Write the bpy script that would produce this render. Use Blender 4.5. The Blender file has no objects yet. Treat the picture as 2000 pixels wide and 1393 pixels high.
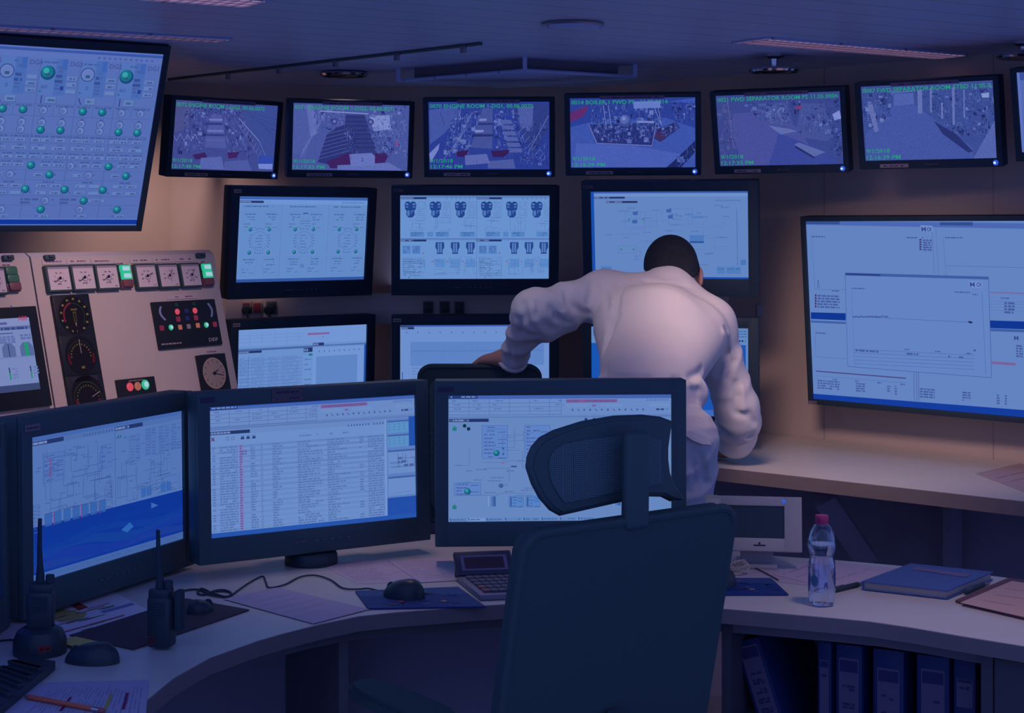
import bpy, bmesh, math, random
import numpy as np
from mathutils import Vector, Matrix, noise
from mathutils.geometry import tessellate_polygon

random.seed(7)
PI = math.pi
SC = bpy.context.scene
COL = SC.collection

# ------------------------------------------------------------------ camera
CAM_Z = 1.53                    # lens height above the floor
FPX = 3200.0                    # focal length in picture widths / 2000
HOR = 440.0                     # picture row of the horizon
cd = bpy.data.cameras.new('camera')
cam = bpy.data.objects.new('camera', cd)
COL.objects.link(cam)
cam.location = (0, 0, CAM_Z)
cam.rotation_euler = (PI / 2, 0, 0)
cd.sensor_fit = 'HORIZONTAL'
cd.sensor_width = 36.0
cd.lens = 36.0 * FPX / 2000.0
cd.shift_y = -(1393 / 2 - HOR) / 2000.0
cd.clip_start = 0.05
SC.camera = cam

# ------------------------------------------------------------------ world, exposure
W = bpy.data.worlds.new('world')
SC.world = W
W.use_nodes = True
bg = W.node_tree.nodes['Background']
bg.inputs[0].default_value = (0.21, 0.31, 0.93, 1)
bg.inputs[1].default_value = 0.62
SC.view_settings.view_transform = 'Standard'
SC.view_settings.look = 'None'
SC.view_settings.exposure = 0.0
SC.view_settings.gamma = 1.0
SC.view_settings.use_curve_mapping = False

CEIL = CAM_Z + 0.535
DESK = 0.755
COUNTER = 0.80


def area_lamp(name, loc, size, energy, color, aim=(0, 0, -1), spread=110, parent=None):
    l = bpy.data.lights.new(name, 'AREA')
    l.shape = 'RECTANGLE'
    l.size, l.size_y = size
    l.energy = energy
    l.color = color
    l.spread = math.radians(spread)
    o = bpy.data.objects.new(name, l)
    COL.objects.link(o)
    o.location = loc
    o.rotation_euler = Vector(aim).to_track_quat('-Z', 'Y').to_euler()
    return o


def spot_lamp(name, loc, aim, energy, color, angle=70, blend=0.8, radius=0.04):
    l = bpy.data.lights.new(name, 'SPOT')
    l.energy = energy
    l.color = color
    l.spot_size = math.radians(angle)
    l.spot_blend = blend
    l.shadow_soft_size = radius
    o = bpy.data.objects.new(name, l)
    COL.objects.link(o)
    o.location = loc
    d = Vector(aim) - Vector(loc)
    o.rotation_euler = d.to_track_quat('-Z', 'Y').to_euler()
    return o


WARM = (1.0, 0.66, 0.60)
ROSE = (1.0, 0.72, 0.74)
# the room's ceiling lamps, plus one added fill
spot_lamp('lamp_over_man', (-0.10, 4.30, CEIL - 0.02), (0.12, 4.80, 1.25), 9, (1.0, 0.78, 0.76), 60, 1.0, 0.1)
spot_lamp('lamp_left_wall', (-1.02, 5.62, CEIL - 0.02), (-1.25, 6.0, 1.4), 24, WARM, 90, 1.0, 0.05)
spot_lamp('lamp_console', (-0.62, 4.1, CEIL - 0.02), (-1.25, 4.85, 1.2), 40, (1.0, 0.66, 0.60), 60, 1.0, 0.1)
spot_lamp('lamp_counter', (0.45, 4.05, CEIL - 0.02), (1.17, 5.2, 0.80), 88, WARM, 70, 1.0, 0.22)
spot_lamp('lamp_wall_row', (-0.585, 5.707, CEIL - 0.03), (-0.585, 5.75, 0.8), 1.2, WARM, 120, 1.0, 0.06)
area_lamp('added_fill', (-0.25, 6.1, 1.295), (1.3, 0.04), 0.8, (0.40, 0.50, 1.0), (0.05, 0.05, 1), 180)  # added, no fixture: lifts the back wall and ceiling behind the monitors
spot_lamp('lamp_desk_right', (0.85, 3.0, CEIL - 0.02), (0.85, 3.2, 0.75), 16, (1.0, 0.72, 0.78), 75, 1.0, 0.1)
spot_lamp('lamp_desk_middle', (-0.25, 3.95, CEIL - 0.02), (-0.2, 3.7, 0.75), 12, (1.0, 0.70, 0.74), 60, 1.0, 0.1)


# ------------------------------------------------------------------ colour + materials
def s2l(c):
    out = []
    for v in c[:3]:
        v = v / 255.0
        out.append(v / 12.92 if v <= 0.04045 else ((v + 0.055) / 1.055) ** 2.4)
    return tuple(out)


def principled(name, base, rough=0.5, spec=0.5, metal=0.0, noise_amt=0.0, noise_scale=30, bump=0.0, bump_scale=200, emit=None, estr=0):
    m = bpy.data.materials.new(name)
    m.use_nodes = True
    nt = m.node_tree
    b = nt.nodes['Principled BSDF']
    b.inputs['Base Color'].default_value = (*base, 1)
    b.inputs['Roughness'].default_value = rough
    b.inputs['Specular IOR Level'].default_value = spec
    b.inputs['Metallic'].default_value = metal
    tc = nt.nodes.new('ShaderNodeTexCoord')
    if noise_amt:
        n = nt.nodes.new('ShaderNodeTexNoise')
        n.inputs['Scale'].default_value = noise_scale
        n.inputs['Detail'].default_value = 4
        nt.links.new(tc.outputs['Object'], n.inputs['Vector'])
        mx = nt.nodes.new('ShaderNodeMix')
        mx.data_type = 'RGBA'
        mx.inputs[6].default_value = (*[v * (1 - noise_amt) for v in base], 1)
        mx.inputs[7].default_value = (*[min(1, v * (1 + noise_amt)) for v in base], 1)
        nt.links.new(n.outputs['Fac'], mx.inputs[0])
        nt.links.new(mx.outputs[2], b.inputs['Base Color'])
    if bump:
        n2 = nt.nodes.new('ShaderNodeTexNoise')
        n2.inputs['Scale'].default_value = bump_scale
        n2.inputs['Detail'].default_value = 3
        nt.links.new(tc.outputs['Object'], n2.inputs['Vector'])
        bp = nt.nodes.new('ShaderNodeBump')
        bp.inputs['Strength'].default_value = bump
        bp.inputs['Distance'].default_value = 0.002
        nt.links.new(n2.outputs['Fac'], bp.inputs['Height'])
        nt.links.new(bp.outputs['Normal'], b.inputs['Normal'])
    if emit:
        b.inputs['Emission Color'].default_value = (*emit, 1)
        b.inputs['Emission Strength'].default_value = estr
    return m


def attr_emission(name, strength=1.0, grain=0.0, grain_scale=900):
    m = bpy.data.materials.new(name)
    m.use_nodes = True
    nt = m.node_tree
    nt.nodes.remove(nt.nodes['Principled BSDF'])
    out = nt.nodes['Material Output']
    a = nt.nodes.new('ShaderNodeAttribute')
    a.attribute_name = 'Col'
    e = nt.nodes.new('ShaderNodeEmission')
    e.inputs['Strength'].default_value = strength
    src = a.outputs['Color']
    if grain:
        tc = nt.nodes.new('ShaderNodeTexCoord')
        n = nt.nodes.new('ShaderNodeTexNoise')
        n.inputs['Scale'].default_value = grain_scale
        n.inputs['Detail'].default_value = 5
        nt.links.new(tc.outputs['Object'], n.inputs['Vector'])
        r = nt.nodes.new('ShaderNodeMapRange')
        r.inputs[1].default_value = 0.3
        r.inputs[2].default_value = 0.7
        r.inputs[3].default_value = 1 - grain
        r.inputs[4].default_value = 1 + grain
        nt.links.new(n.outputs['Fac'], r.inputs[0])
        mx = nt.nodes.new('ShaderNodeMix')
        mx.data_type = 'RGBA'
        mx.blend_type = 'MULTIPLY'
        mx.inputs[0].default_value = 1
        nt.links.new(a.outputs['Color'], mx.inputs[6])
        nt.links.new(r.outputs[0], mx.inputs[7])
        src = mx.outputs[2]
    nt.links.new(src, e.inputs['Color'])
    nt.links.new(e.outputs[0], out.inputs['Surface'])
    return m


def attr_print(name, rough=0.6):
    m = bpy.data.materials.new(name)
    m.use_nodes = True
    nt = m.node_tree
    b = nt.nodes['Principled BSDF']
    a = nt.nodes.new('ShaderNodeAttribute')
    a.attribute_name = 'Col'
    nt.links.new(a.outputs['Color'], b.inputs['Base Color'])
    b.inputs['Roughness'].default_value = rough
    b.inputs['Specular IOR Level'].default_value = 0.25
    return m


def lit(name, col, strength=1.0):
    m = bpy.data.materials.new(name)
    m.use_nodes = True
    nt = m.node_tree
    b = nt.nodes['Principled BSDF']
    b.inputs['Base Color'].default_value = (*[c * 0.3 for c in col], 1)
    b.inputs['Emission Color'].default_value = (*col, 1)
    b.inputs['Emission Strength'].default_value = strength
    b.inputs['Roughness'].default_value = 0.3
    return m


BLACK = principled('black_plastic_lifted', (0.060, 0.105, 0.125), 0.5, 0.25, bump=0.06, bump_scale=500)  # colour raised in place of the lamp light the desk monitors lack
BLACKW = principled('black_plastic_dimmed', (0.026, 0.050, 0.078), 0.55, 0.2, bump=0.06, bump_scale=500)  # same plastic, colour lowered where the lamps strike the wall monitors
BLACK2 = principled('black_satin_plastic', (0.028, 0.048, 0.064), 0.4, 0.4)
PANELB = principled('black_instrument_panel', (0.018, 0.022, 0.036), 0.45, 0.3)
CHAIRMAT = principled('black_chair_shell', (0.054, 0.090, 0.098), 0.75, 0.12, bump=0.1, bump_scale=400)
CHAIRTRIM = principled('black_chair_trim', (0.050, 0.088, 0.100), 0.5, 0.3)
RUBBER = principled('black_rubber', (0.036, 0.060, 0.080), 0.7, 0.2)
WALL = principled('beige_wall_panel', (0.52, 0.42, 0.385), 0.65, 0.2, noise_amt=0.05, noise_scale=3, bump=0.03, bump_scale=300)
CREAM = principled('cream_console_steel', (0.64, 0.54, 0.50), 0.45, 0.35, noise_amt=0.03, noise_scale=5, bump=0.04, bump_scale=700)
LAMINATE = principled('grey_beige_laminate', (0.60, 0.57, 0.54), 0.42, 0.4, noise_amt=0.05, noise_scale=12)
EDGE = principled('grey_brown_edge_band', (0.20, 0.17, 0.18), 0.5, 0.3, noise_amt=0.05, noise_scale=20)
DARKWOOD = principled('dark_panel', (0.16, 0.15, 0.18), 0.6, 0.25, noise_amt=0.15, noise_scale=8)
KNEE = principled('dark_panel_lifted', (0.30, 0.28, 0.36), 0.6, 0.2, noise_amt=0.1, noise_scale=8)  # lighter copy of the dark panel, making up for shade under the tops
FLOORM = principled('dark_blue_vinyl_floor', (0.20, 0.20, 0.28), 0.5, 0.3, noise_amt=0.15, noise_scale=25)
CHROME = principled('chrome', (0.55, 0.52, 0.58), 0.14, 0.5, metal=1.0, noise_amt=0.3, noise_scale=60)
STEEL = principled('grey_steel', (0.22, 0.22, 0.27), 0.4, 0.5, metal=0.4)
BEIGE = principled('beige_plastic', (0.52, 0.44, 0.38), 0.45, 0.35)
LABELM = principled('pale_label', (0.44, 0.38, 0.40), 0.6, 0.2, noise_amt=0.06, noise_scale=90)
COVER = principled('white_cotton_coverall', (0.72, 0.70, 0.72), 0.85, 0.15, noise_amt=0.04, noise_scale=25, bump=0.25, bump_scale=160)
SKIN = principled('skin', (0.58, 0.29, 0.22), 0.5, 0.35, noise_amt=0.06, noise_scale=40)
HAIRM = principled('dark_hair', (0.026, 0.030, 0.045), 0.8, 0.12, noise_amt=0.5, noise_scale=120, bump=0.9, bump_scale=420)
SHOE = principled('dark_leather', (0.02, 0.02, 0.03), 0.4, 0.4)
SCREEN = attr_emission('screen_glow')
CCTV = attr_emission('camera_picture_glow', 1.0, 0.22, 420)
PRINT = attr_print('printed_paper')
DIAL = attr_print('printed_dial', 0.35)
BLUELED = lit('blue_power_light', (0.02, 0.09, 0.62), 1.0)
WHITELED = lit('white_power_light', (0.5, 0.62, 1.0), 1.3)


def ceiling_mat():
    m = principled('painted_metal_planks', (0.38, 0.44, 0.68), 0.42, 0.35)
    nt = m.node_tree
    b = nt.nodes['Principled BSDF']
    tc = nt.nodes.new('ShaderNodeTexCoord')
    mp = nt.nodes.new('ShaderNodeMapping')
    mp.inputs['Rotation'].default_value = (0, 0, -math.radians(31.5))
    nt.links.new(tc.outputs['Object'], mp.inputs['Vector'])
    sx = nt.nodes.new('ShaderNodeSeparateXYZ')
    nt.links.new(mp.outputs[0], sx.inputs[0])
    d = nt.nodes.new('ShaderNodeMath'); d.operation = 'DIVIDE'; d.inputs[1].default_value = 0.14
    nt.links.new(sx.outputs['Y'], d.inputs[0])
    fr = nt.nodes.new('ShaderNodeMath'); fr.operation = 'FRACT'
    nt.links.new(d.outputs[0], fr.inputs[0])
    lt = nt.nodes.new('ShaderNodeMath'); lt.operation = 'LESS_THAN'; lt.inputs[1].default_value = 0.045
    nt.links.new(fr.outputs[0], lt.inputs[0])
    n = nt.nodes.new('ShaderNodeTexNoise'); n.inputs['Scale'].default_value = 1.4
    nt.links.new(mp.outputs[0], n.inputs['Vector'])
    m0 = nt.nodes.new('ShaderNodeMix'); m0.data_type = 'RGBA'
    m0.inputs[6].default_value = (0.33, 0.41, 0.66, 1); m0.inputs[7].default_value = (0.42, 0.46, 0.72, 1)
    nt.links.new(n.outputs['Fac'], m0.inputs[0])
    m1 = nt.nodes.new('ShaderNodeMix'); m1.data_type = 'RGBA'
    m1.inputs[7].default_value = (0.20, 0.20, 0.33, 1)
    nt.links.new(m0.outputs[2], m1.inputs[6]); nt.links.new(lt.outputs[0], m1.inputs[0])
    nt.links.new(m1.outputs[2], b.inputs['Base Color'])
    return m


CEILM = ceiling_mat()


def mesh_fabric():
    m = principled('chair_mesh_fabric', (0.03, 0.065, 0.12), 0.7, 0.2)
    nt = m.node_tree
    b = nt.nodes['Principled BSDF']
    tc = nt.nodes.new('ShaderNodeTexCoord')
    mp = nt.nodes.new('ShaderNodeMapping')
    mp.inputs['Rotation'].default_value = (0, PI / 4, 0)
    nt.links.new(tc.outputs['Object'], mp.inputs['Vector'])
    ck = nt.nodes.new('ShaderNodeTexChecker')
    ck.inputs['Scale'].default_value = 420
    ck.inputs['Color1'].default_value = (0.12, 0.20, 0.22, 1)
    ck.inputs['Color2'].default_value = (0.04, 0.075, 0.09, 1)
    nt.links.new(mp.outputs[0], ck.inputs['Vector'])
    nt.links.new(ck.outputs['Color'], b.inputs['Base Color'])
    return m


MESHFAB = mesh_fabric()


def thin_plastic(name, tint, base=0.06):
    m = bpy.data.materials.new(name)
    m.use_nodes = True
    nt = m.node_tree
    nt.nodes.remove(nt.nodes['Principled BSDF'])
    out = nt.nodes['Material Output']
    tr = nt.nodes.new('ShaderNodeBsdfTransparent'); tr.inputs[0].default_value = (*tint, 1)
    gl = nt.nodes.new('ShaderNodeBsdfGlossy'); gl.inputs['Roughness'].default_value = 0.06
    gl.inputs['Color'].default_value = (0.75, 0.85, 1, 1)
    lw = nt.nodes.new('ShaderNodeLayerWeight'); lw.inputs['Blend'].default_value = 0.35
    ad = nt.nodes.new('ShaderNodeMath'); ad.operation = 'ADD'; ad.inputs[1].default_value = base; ad.use_clamp = True
    nt.links.new(lw.outputs['Facing'], ad.inputs[0])
    mx = nt.nodes.new('ShaderNodeMixShader')
    nt.links.new(ad.outputs[0], mx.inputs[0]); nt.links.new(tr.outputs[0], mx.inputs[1]); nt.links.new(gl.outputs[0], mx.inputs[2])
    nt.links.new(mx.outputs[0], out.inputs['Surface'])
    return m


PET = thin_plastic('clear_bottle_plastic', (0.93, 0.96, 1.0))
WATER = principled('water', (0.95, 0.98, 1.0), 0.0, 0.5)
WATER.node_tree.nodes['Principled BSDF'].inputs['Transmission Weight'].default_value = 1.0
WATER.node_tree.nodes['Principled BSDF'].inputs['IOR'].default_value = 1.2


# ------------------------------------------------------------------ objects, tags
RM = {}                                        # world matrix of every root


def thing(name, label, cat, loc, rz=0.0, group=None, kind=None):
    o = bpy.data.objects.new(name, None)
    COL.objects.link(o)
    o.empty_display_size = 0.05
    o.location = loc
    o.rotation_euler = (0, 0, rz)
    RM[o.name] = Matrix.Translation(Vector(loc)) @ Matrix.Rotation(rz, 4, 'Z')
    tag(o, label, cat, group, kind)
    return o


def tag(o, label=None, cat=None, group=None, kind=None):
    if label: o['label'] = label
    if cat: o['category'] = cat
    if group: o['group'] = group
    if kind: o['kind'] = kind
    return o


def root_matrix(o):
    while o.parent is not None:
        o = o.parent
    return RM.get(o.name, Matrix.Identity(4))


class MB:
    """collects shapes in world space and links them as one mesh"""

    def __init__(s):
        s.v = []; s.f = []; s.m = []; s.sm = []

    def add(s, verts, faces, M=None, mat=0, smooth=False):
        b = len(s.v)
        for p in verts:
            p = Vector(p)
            s.v.append(M @ p if M is not None else p)
        flip = M is not None and M.determinant() < 0
        for f in faces:
            f = [b + i for i in f]
            s.f.append(f[::-1] if flip else f); s.m.append(mat); s.sm.append(smooth)
        return s

    def box(s, M, size, c=(0, 0, 0), bevel=0.0, mat=0, seg=2):
        if bevel <= 0:
            x, y, z = [v / 2 for v in size]
            vs = [(c[0] + a * x, c[1] + b * y, c[2] + d * z) for a in (-1, 1) for b in (-1, 1) for d in (-1, 1)]
            fs = [(0, 1, 3, 2), (4, 6, 7, 5), (0, 4, 5, 1), (2, 3, 7, 6), (0, 2, 6, 4), (1, 5, 7, 3)]
            return s.add(vs, fs, M, mat)
        bm = bmesh.new()
        bmesh.ops.create_cube(bm, size=1.0)
        for v in bm.verts:
            v.co = Vector((v.co.x * size[0] + c[0], v.co.y * size[1] + c[1], v.co.z * size[2] + c[2]))
        bmesh.ops.bevel(bm, geom=list(bm.edges), offset=min(bevel, min(size) * 0.49), segments=seg, profile=0.5, affect='EDGES')
        bm.verts.index_update()
        vs = [v.co.copy() for v in bm.verts]
        fs = [[v.index for v in f.verts] for f in bm.faces]
        bm.free()
        return s.add(vs, fs, M, mat, True)

    def prism(s, pts, z0, z1, M=None, mat=0, smooth=False):
        """polygon in local XY, extruded along local Z"""
        n = len(pts)
        vs = [(p[0], p[1], z0) for p in pts] + [(p[0], p[1], z1) for p in pts]
        tri = tessellate_polygon([[Vector((p[0], p[1], 0)) for p in pts]])
        area = sum(pts[i][0] * pts[(i + 1) % n][1] - pts[(i + 1) % n][0] * pts[i][1] for i in range(n))
        fs = []
        for t in tri:
            a = (pts[t[1]][0] - pts[t[0]][0]) * (pts[t[2]][1] - pts[t[0]][1]) - (pts[t[2]][0] - pts[t[0]][0]) * (pts[t[1]][1] - pts[t[0]][1])
            t = list(t) if a > 0 else list(reversed(t))
            fs.append([i + n for i in t]); fs.append(list(reversed(t)))
        for i in range(n):
            j = (i + 1) % n
            fs.append((i, j, j + n, i + n) if area > 0 else (j, i, i + n, j + n))
        return s.add(vs, fs, M, mat, smooth)

    def tube(s, path, r, n=10, mat=0, cap=True, M=None):
        path = [Vector(p) for p in path]
        k = len(path)
        rs = r if isinstance(r, (list, tuple)) else [r] * k
        vs, fs = [], []
        t0 = (path[1] - path[0]).normalized()
        up = Vector((0, 0, 1)) if abs(t0.z) < 0.9 else Vector((1, 0, 0))
        nx = t0.cross(up).normalized()
        for i, p in enumerate(path):
            t = (path[min(i + 1, k - 1)] - path[max(i - 1, 0)]).normalized()
            nx = (nx - t * nx.dot(t)).normalized()
            ny = t.cross(nx)
            for j in range(n):
                a = 2 * PI * j / n
                vs.append(p + (nx * math.cos(a) + ny * math.sin(a)) * rs[i])
        for i in range(k - 1):
            for j in range(n):
                a, b = i * n + j, i * n + (j + 1) % n
                fs.append((a, b, b + n, a + n))
        if cap:
            fs.append(list(range(n - 1, -1, -1))); fs.append([(k - 1) * n + j for j in range(n)])
        return s.add(vs, fs, M, mat, True)

    def lathe(s, prof, M=None, n=32, mat=0, cap=True, mod=None):
        """prof: list of (r, z); local Z axis"""
        vs, fs = [], []
        k = len(prof)
        for i, (r, z) in enumerate(prof):
            for j in range(n):
                a = 2 * PI * j / n
                rr = r * (mod(a, i) if mod else 1)
                vs.append((rr * math.cos(a), rr * math.sin(a), z))
        for i in range(k - 1):
            for j in range(n):
                a, b = i * n + j, i * n + (j + 1) % n
                fs.append((a, b, b + n, a + n))
        if cap:
            fs.append(list(range(n - 1, -1, -1))); fs.append([(k - 1) * n + j for j in range(n)])
        return s.add(vs, fs, M, mat, True)

    def ball(s, c, r, M=None, mat=0, nu=20, nv=12):
        if not isinstance(r, (tuple, list)): r = (r, r, r)
        vs, fs = [], []
        for i in range(nv + 1):
            t = PI * i / nv
            for j in range(nu):
                a = 2 * PI * j / nu
                vs.append((c[0] + r[0] * math.sin(t) * math.cos(a), c[1] + r[1] * math.sin(t) * math.sin(a), c[2] + r[2] * math.cos(t)))
        for i in range(nv):
            for j in range(nu):
                a, b = i * nu + j, i * nu + (j + 1) % nu
                fs.append((a, a + nu, b + nu, b))
        return s.add(vs, fs, M, mat, True)

    def build(s, name, mat, parent=None, angle=35):
        M = root_matrix(parent).inverted() if parent is not None else None
        vs = [tuple(M @ p) if M is not None else tuple(p) for p in s.v]
        me = bpy.data.meshes.new(name)
        me.from_pydata(vs, [], s.f)
        mats = mat if isinstance(mat, (list, tuple)) else [mat]
        for m in mats: me.materials.append(m)
        me.polygons.foreach_set('material_index', s.m)
        me.polygons.foreach_set('use_smooth', s.sm)
        me.validate(); me.update()
        try:
            me.set_sharp_from_angle(angle=math.radians(angle))
        except Exception:
            pass
        o = bpy.data.objects.new(name, me)
        COL.objects.link(o)
        if parent is not None:
            o.parent = parent
        return o


def one(name, mb, mat, label, cat, group=None, kind=None, base=None, rz=0.0):
    """a thing that is a single mesh, its origin at its base"""
    if base is None:
        xs = [p.x for p in mb.v]; ys = [p.y for p in mb.v]; zs = [p.z for p in mb.v]
        base = ((min(xs) + max(xs)) / 2, (min(ys) + max(ys)) / 2, min(zs))
    M = Matrix.Translation(Vector(base)) @ Matrix.Rotation(rz, 4, 'Z')
    mb.v = [M.inverted() @ p for p in mb.v]
    o = mb.build(name, mat)
    o.location = base
    o.rotation_euler = (0, 0, rz)
    RM[o.name] = M
    return tag(o, label, cat, group, kind)


def structure(name, mb, mat):
    o = mb.build(name, mat)
    o['kind'] = 'structure'
    return o


def copy_tree(o, name=None, parent=None):
    c = o.copy()
    COL.objects.link(c)
    if parent is not None:
        c.parent = parent
    else:
        RM[c.name] = RM.get(o.name, Matrix.Identity(4)).copy()
    for ch in list(o.children):
        copy_tree(ch, None, c)
    return c


def ray(px, py, Y):
    """the point at distance Y seen at that place of the photograph"""
    return Vector(((px - 1000) / FPX * Y, Y, CAM_Z - (py - HOR) / FPX * Y))


def onz(px, py, z):
    """the point at height z seen at that place of the photograph"""
    return ray(px, py, (CAM_Z - z) * FPX / (py - HOR))


def onplane(px, py, P0, N):
    d = Vector(((px - 1000) / FPX, 1.0, -(py - HOR) / FPX))
    o = Vector((0, 0, CAM_Z))
    t = (P0 - o).dot(N) / d.dot(N)
    return o + d * t


# ------------------------------------------------------------------ flat pictures made of small coloured faces
_TXT = {}


def text_mesh(s):
    if s not in _TXT:
        cu = bpy.data.curves.new('t', 'FONT')
        cu.body = s
        cu.size = 1.0
        cu.resolution_u = 2
        cu.offset = 0.012
        ob = bpy.data.objects.new('t', cu)
        COL.objects.link(ob)
        dg = bpy.context.evaluated_depsgraph_get()
        me = ob.evaluated_get(dg).to_mesh()
        vs = [(v.co.x, v.co.y) for v in me.vertices]
        fs = [list(p.vertices) for p in me.polygons]
        ob.evaluated_get(dg).to_mesh_clear()
        bpy.data.objects.remove(ob); bpy.data.curves.remove(cu)
        xs = [v[0] for v in vs] or [0, 1]
        _TXT[s] = (vs, fs, min(xs), max(xs))
    return _TXT[s]


def homography(q):
    """picture corners TL TR BR BL -> unit square (u right, v down)"""
    src = [(q[0], q[1]), (q[2], q[3]), (q[4], q[5]), (q[6], q[7])]
    dst = [(0, 0), (1, 0), (1, 1), (0, 1)]
    A, b = [], []
    for (x, y), (u, v) in zip(src, dst):
        A.append([x, y, 1, 0, 0, 0, -u * x, -u * y]); b.append(u)
        A.append([0, 0, 0, x, y, 1, -v * x, -v * y]); b.append(v)
    h = np.linalg.solve(np.array(A, float), np.array(b, float))
    return np.append(h, 1).reshape(3, 3)


class Cv:
    def __init__(s, w, h, bgc, quad=None):
        s.w, s.h = w, h
        s.items = []
        s.soft = 0.0
        s.bg = bgc
        s.H = homography(quad) if quad else None
        if bgc is not None:
            s.poly([(0, 0), (1, 0), (1, 1), (0, 1)], bgc, 0)

    def P(s, x, y):
        p = s.H @ np.array([x, y, 1.0])
        return (p[0] / p[2], p[1] / p[2])

    def poly(s, pts, col, L=1):
        s.items.append((list(pts), [list(range(len(pts)))], col, L))

    def ppoly(s, pts, col, L=1):
        s.poly([s.P(*p) for p in pts], col, L)

    def rect(s, u0, v0, u1, v1, col, L=1):
        s.poly([(u0, v0), (u1, v0), (u1, v1), (u0, v1)], col, L)

    def frame(s, u0, v0, u1, v1, col, t=0.0008, L=2):
        tu, tv = t / s.w, t / s.h
        s.rect(u0, v0, u1, v0 + tv, col, L); s.rect(u0, v1 - tv, u1, v1, col, L)
        s.rect(u0, v0, u0 + tu, v1, col, L); s.rect(u1 - tu, v0, u1, v1, col, L)

    def circ(s, u, v, r, col, L=2, n=18, sq=1.0):
        s.poly([(u + r / s.w * math.cos(2 * PI * i / n), v - r * sq / s.h * math.sin(2 * PI * i / n)) for i in range(n)], col, L)

    def ring(s, u, v, r0, r1, col, L=2, a0=0, a1=360, n=28):
        A = [math.radians(a0 + (a1 - a0) * i / n) for i in range(n + 1)]
        pts, fs = [], []
        for a in A:
            pts.append((u + r0 / s.w * math.cos(a), v - r0 / s.h * math.sin(a)))
            pts.append((u + r1 / s.w * math.cos(a), v - r1 / s.h * math.sin(a)))
        for i in range(n):
            fs.append([2 * i, 2 * i + 1, 2 * i + 3, 2 * i + 2])
        s.items.append((pts, fs, col, L))

    def line(s, u0, v0, u1, v1, col, t=0.0008, L=2):
        x0, y0, x1, y1 = u0 * s.w, v0 * s.h, u1 * s.w, v1 * s.h
        d = math.hypot(x1 - x0, y1 - y0) or 1
        nx, ny = -(y1 - y0) / d * t / 2, (x1 - x0) / d * t / 2
        s.poly([((x0 + nx) / s.w, (y0 + ny) / s.h), ((x1 + nx) / s.w, (y1 + ny) / s.h), ((x1 - nx) / s.w, (y1 - ny) / s.h), ((x0 - nx) / s.w, (y0 - ny) / s.h)], col, L)

    def pline(s, x0, y0, x1, y1, col, t=0.001, L=2):
        a, b = s.P(x0, y0), s.P(x1, y1)
        s.line(a[0], a[1], b[0], b[1], col, t, L)

    def text(s, t, u, v, size, col, L=3, width=None, align='l'):
        """size = cap height in metres, baseline at v"""
        vs, fs, x0, x1 = text_mesh(t)
        k = size / 0.7
        kx = k if width is None else width / max(1e-6, x1 - x0)
        off = 0 if align == 'l' else (x1 - x0) * kx / 2
        pts = [(u + ((x - x0) * kx - off) / s.w, v - y * k / s.h) for x, y in vs]
        s.items.append((pts, fs, col, L))

    def words(s, u0, v, u1, h, col, L=2, fill=0.85, rnd=random):
        """a line of print too small to read"""
        if s.soft:
            col = tuple(a + (b - a) * s.soft for a, b in zip(col, (98, 132, 192)))
        u = u0
        while u < u1:
            w = rnd.uniform(0.5, 2.6) * h * 1.6 / s.w
            if rnd.random() < fill:
                s.rect(u, v, min(u + w, u1), v + h / s.h, col, L)
            u += w + 0.6 * h / s.w

    def build(s, name, C, mat, parent=None, thick=0.0, bow=None, eps=0.0002):
        """C: 3-D corners TL TR BR BL"""
        TL, TR, BR, BL = [Vector(c) for c in C]
        N = (BL - TL).cross(TR - TL).normalized()
        verts, faces, cols = [], [], []

        def put(u, v, L):
            p = TL * (1 - u) * (1 - v) + TR * u * (1 - v) + BR * u * v + BL * (1 - u) * v
            return p + N * (L * eps + (bow(u, v) if bow else 0))
        for pts, fs, col, L in s.items:
            b = len(verts)
            c = (*s2l(col), 1.0)
            if bow and L == 0:
                g = 10
                for j in range(g + 1):
                    for i in range(g + 1):
                        verts.append(put(i / g, j / g, 0))
                for j in range(g):
                    for i in range(g):
                        q = j * (g + 1) + i
                        faces.append([b + q, b + q + g + 1, b + q + g + 2, b + q + 1]); cols.append(c)
                continue
            for (u, v) in pts:
                verts.append(put(u, v, L))
            for f in fs:
                ar = 0
                for i in range(len(f)):
                    p, q = pts[f[i]], pts[f[(i + 1) % len(f)]]
                    ar += p[0] * q[1] - q[0] * p[1]
                f2 = list(f) if ar < 0 else list(reversed(f))
                faces.append([b + i for i in f2]); cols.append(c)
        if thick:
            b = len(verts)
            c = (*s2l(s.bg), 1.0)
            cs = [TL, TR, BR, BL]
            for p in cs: verts.append(p.copy())
            for p in cs: verts.append(p - N * thick)
            faces.append([b + 4, b + 5, b + 6, b + 7]); cols.append(c)
            for i in range(4):
                j = (i + 1) % 4
                faces.append([b + j, b + 4 + j, b + 4 + i, b + i][::-1] if False else [b + i, b + 4 + i, b + 4 + j, b + j]); cols.append(c)
        M = root_matrix(parent).inverted() if parent is not None else Matrix.Identity(4)
        base = Vector((0, 0, 0))
        if parent is None:
            base = (TL + TR + BR + BL) / 4
            M = Matrix.Translation(-base)
        me = bpy.data.meshes.new(name)
        me.from_pydata([tuple(M @ p) for p in verts], [], faces)
        at = me.attributes.new('Col', 'FLOAT_COLOR', 'CORNER')
        data = []
        for p in me.polygons:
            for _ in range(p.loop_total):
                data.extend(cols[p.index])
        at.data.foreach_set('color', data)
        me.materials.append(mat)
        me.update()
        o = bpy.data.objects.new(name, me)
        COL.objects.link(o)
        if parent is not None:
            o.parent = parent
        else:
            o.location = base
            RM[o.name] = Matrix.Translation(base)
        return o

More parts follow.
